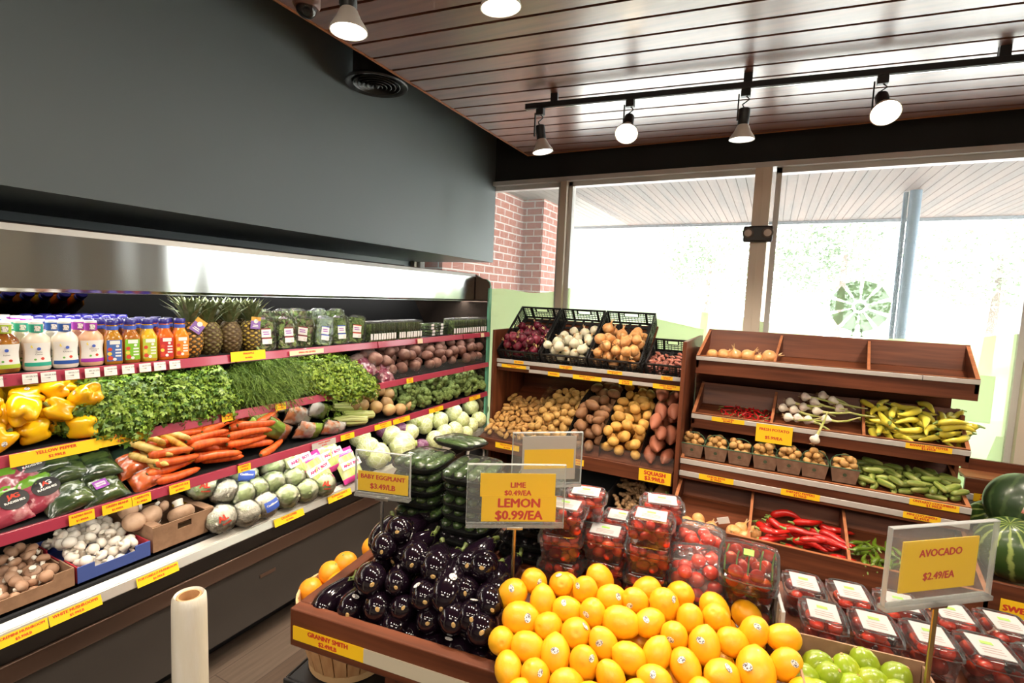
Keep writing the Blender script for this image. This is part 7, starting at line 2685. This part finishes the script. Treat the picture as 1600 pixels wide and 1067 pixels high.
for i, (px, py, ax) in enumerate(((1277, 1038, (.8, .2, .5)), (1254, 1058, (1, .3, .2)), (1294, 1057, (.5, -.3, .8)), (1322, 1047, (-.3, .1, .9)), (1351, 1036, (-.5, .1, .8)), (1362, 1066, (.9, .2, .3)), (1399, 1058, (.6, .1, .8)), (1330, 1078, (.3, .3, .8)), (1278, 1085, (.9, 0, .3)), (1400, 1088, (.3, .5, .5)))):
    q = hit(px, py, tuv(0, .12, .935), -.20 * TV + np.array([0, 0, 1]))
    o = empty('lime', M4=AX(q, ax, i, 1.02))
    put('peel', lim, o)
    MB().lathe([(.001, .0295), (.003, .0298), (.003, .031), (.001, .0312)], 8).build('stem_scar', SCAR, o)
    obs.append(o)
label_heap(obs, 'yellow green lime', 'in the cut cardboard box', 'lime', 'limes in the box', 5)

# price signs in clear holders on posts
def holder(name_label, c, xd, w, h, post, papers, gold=True, tilt=0.0):
    """c: middle of the clear panel; papers: (x0, x1, y0, y1, lines, size) in the panel's own frame"""
    o = empty('price_sign', M4=FR(c, xd, (0, 0, 1)) @ Matrix.Rotation(tilt, 4, 'Z'))
    tag(o, name_label, 'price sign', 'price signs in clear holders')
    MB().box((-w / 2, -h / 2, .002), (w / 2, h / 2, .0045)).build('front_panel', ACR, o)
    MB().box((-w / 2, -h / 2, -.0045), (w / 2, h / 2, -.002)).build('rear_panel', ACR, o)
    ed = MB().box((-w / 2, -h / 2 - .008, -.009), (w / 2, -h / 2, .009)).build('base_rail', clear('smoky_acrylic_edge', tint=(.8, .78, .74), rough=.1, gloss=.3, veil=.18), o)
    MB().box((-w / 2, -h / 2, -.0046), (-w / 2 + .0012, h / 2, .0046)).box((w / 2 - .0012, -h / 2, -.0046), (w / 2, h / 2, .0046)).box((-w / 2, h / 2 - .0018, -.0046), (w / 2, h / 2, .0046)).build('polished_edge', clear('bright_acrylic_edge', rough=.2, gloss=.3, veil=.3), o)
    for (x0, x1, y0, y1, lines, dz, sz, pm, *ly) in papers:
        p = MB().box((x0, y0, -.0012 + dz), (x1, y1, .0006 + dz)).build('price_paper', pm, o)
        n = len(lines)
        for i, (s, k) in enumerate(lines):
            write(s, sz * k, p, T(((x0 + x1) / 2, h * ly[0][i] if ly else (y0 + y1) / 2 + (y1 - y0) * (.24 - .46 * i if n > 1 else 0), .0010 + dz)), REDI, .02)
    MB().tube([(0, -h / 2 - .006, 0), (0, -h / 2 - post, 0)], .0048, 10).build('post', M('brass_post' if gold else 'steel_post', (.50, .36, .16) if gold else (.35, .34, .33), .25, .9), o)
    MB().box((-.02, -h / 2 - .014, -.006), (.02, -h / 2 - .006, .006)).build('post_clip', STEEL, o)
    return o


def sign_at(corners, depth_pt, az):
    """middle, width and height of an upright panel through depth_pt whose picture corners are given (lower left, lower right, upper right, upper left)"""
    xd = np.array([math.sin(math.radians(az)), math.cos(math.radians(az)), 0])
    n = np.cross(xd, [0, 0, 1])
    P = [hit(x, y, depth_pt, n) for x, y in corners]
    c = sum(P) / 4
    w = (np.linalg.norm(P[1] - P[0]) + np.linalg.norm(P[2] - P[3])) / 2
    h = (np.linalg.norm(P[3] - P[0]) + np.linalg.norm(P[2] - P[1])) / 2
    return c, xd, w, h


c, xd, w, h = sign_at(((1379, 950), (1544, 924), (1560, 806), (1390, 830)), at(1448, 1040, 'Z', 1.0), 50)
holder('clear sign reading AVOCADO in front of the shining tomato boxes', tuple(c), tuple(xd), w, h, .22, ((-w * .37, w * .34, -h * .36, h * .30, (('AVOCADO', 1), ('$2.49/EA', 1)), 0, h * .135, YEL),))
c, xd, w, h = sign_at(((728, 822), (881, 814), (884, 723), (730, 727)), at(803, 880, 'Z', .97), 58)
holder('clear sign reading LIME and LEMON behind the lemon heap', tuple(c), tuple(xd), w, h, .15, (
    (-w * .365, w * .40, -h * .05, h * .34, (('LIME', 1), ('$0.49/EA', .95)), -.0012, h * .125, YEL, (.145, .012)), (-w * .345, w * .415, -h * .46, -h * .03, (('LEMON', 1), ('$0.99/EA', 1)), .0008, h * .21, YEL, (-.155, -.36))))
c, xd, w, h = sign_at(((798, 760), (906, 752), (912, 671), (802, 679)), at(850, 885, 'Z', .885), 52)
holder('clear sign seen from behind, its grey paper turned away from us', tuple(c), tuple(xd), w, h, .22, ((-w * .36, w * .41, -h * .42, h * .42, (), 0, .02, M('grey_paper_back', (.50, .45, .43), .7)), (-w * .33, w * .38, -h * .20, h * .17, (), .0008, .02, YEL)))
c, xd, w, h = sign_at(((556, 770), (641, 778), (642, 710), (556.5, 703)), at(600, 830, 'Z', .97), 75)
holder('clear sign reading BABY EGGPLANT at the far table corner', tuple(c), tuple(xd), w, h, .16, ((-w * .46, w * .46, -h * .44, h * .02, (('BABY EGGPLANT', .78), ('$3.49/LB', .95)), 0, h * .18, YEL),), gold=False)

# roll of produce bags on a stand at the front
o = empty('bag_roll_stand', (-.945, .548, 0))
tag(o, 'upright white roll of produce bags with cardboard core near the picture bottom', 'bag roll')
BAGM = M('white_film_roll', (.72, .66, .52), .35, mix=((.78, .74, .66), 9, .4, .7), stretch=(3, 3, .6), bump=(26, .4), coat=.2)
MB().lathe([(.021, 1.055), (.025, 1.061), (.0285, 1.056), (.0295, 1.04), (.0300, .96), (.0308, .80), (.031, .62), (.021, .62), (.021, 1.055)], 30).build('film_roll', BAGM, o)
MB().lathe([(.001, 1.035), (.0176, 1.035), (.0176, 1.04), (.001, 1.04)], 20).build('added_core_disc', M('brown_core_inside', (.30, .15, .07), .8), o)  # added disc standing in for the lit brown inside of the core
MB().lathe([(.0175, .61), (.0175, 1.058), (.0208, 1.058), (.0208, .61), (.0175, .61)], 26).build('card_core', M('tan_card_core', (.52, .30, .14), .7), o)
MB().tube([(0, 0, .012), (0, 0, .99)], .0125, 14).build('post', BLACK, o)
MB().lathe([(.001, .59), (.05, .59), (.05, .61), (.001, .61)], 24).build('roll_rest', BLACK, o)
MB().lathe([(.001, 0), (.15, 0), (.15, .008), (.02, .02), (.001, .02)], 30).build('foot', BLACK, o)

label_heaps()
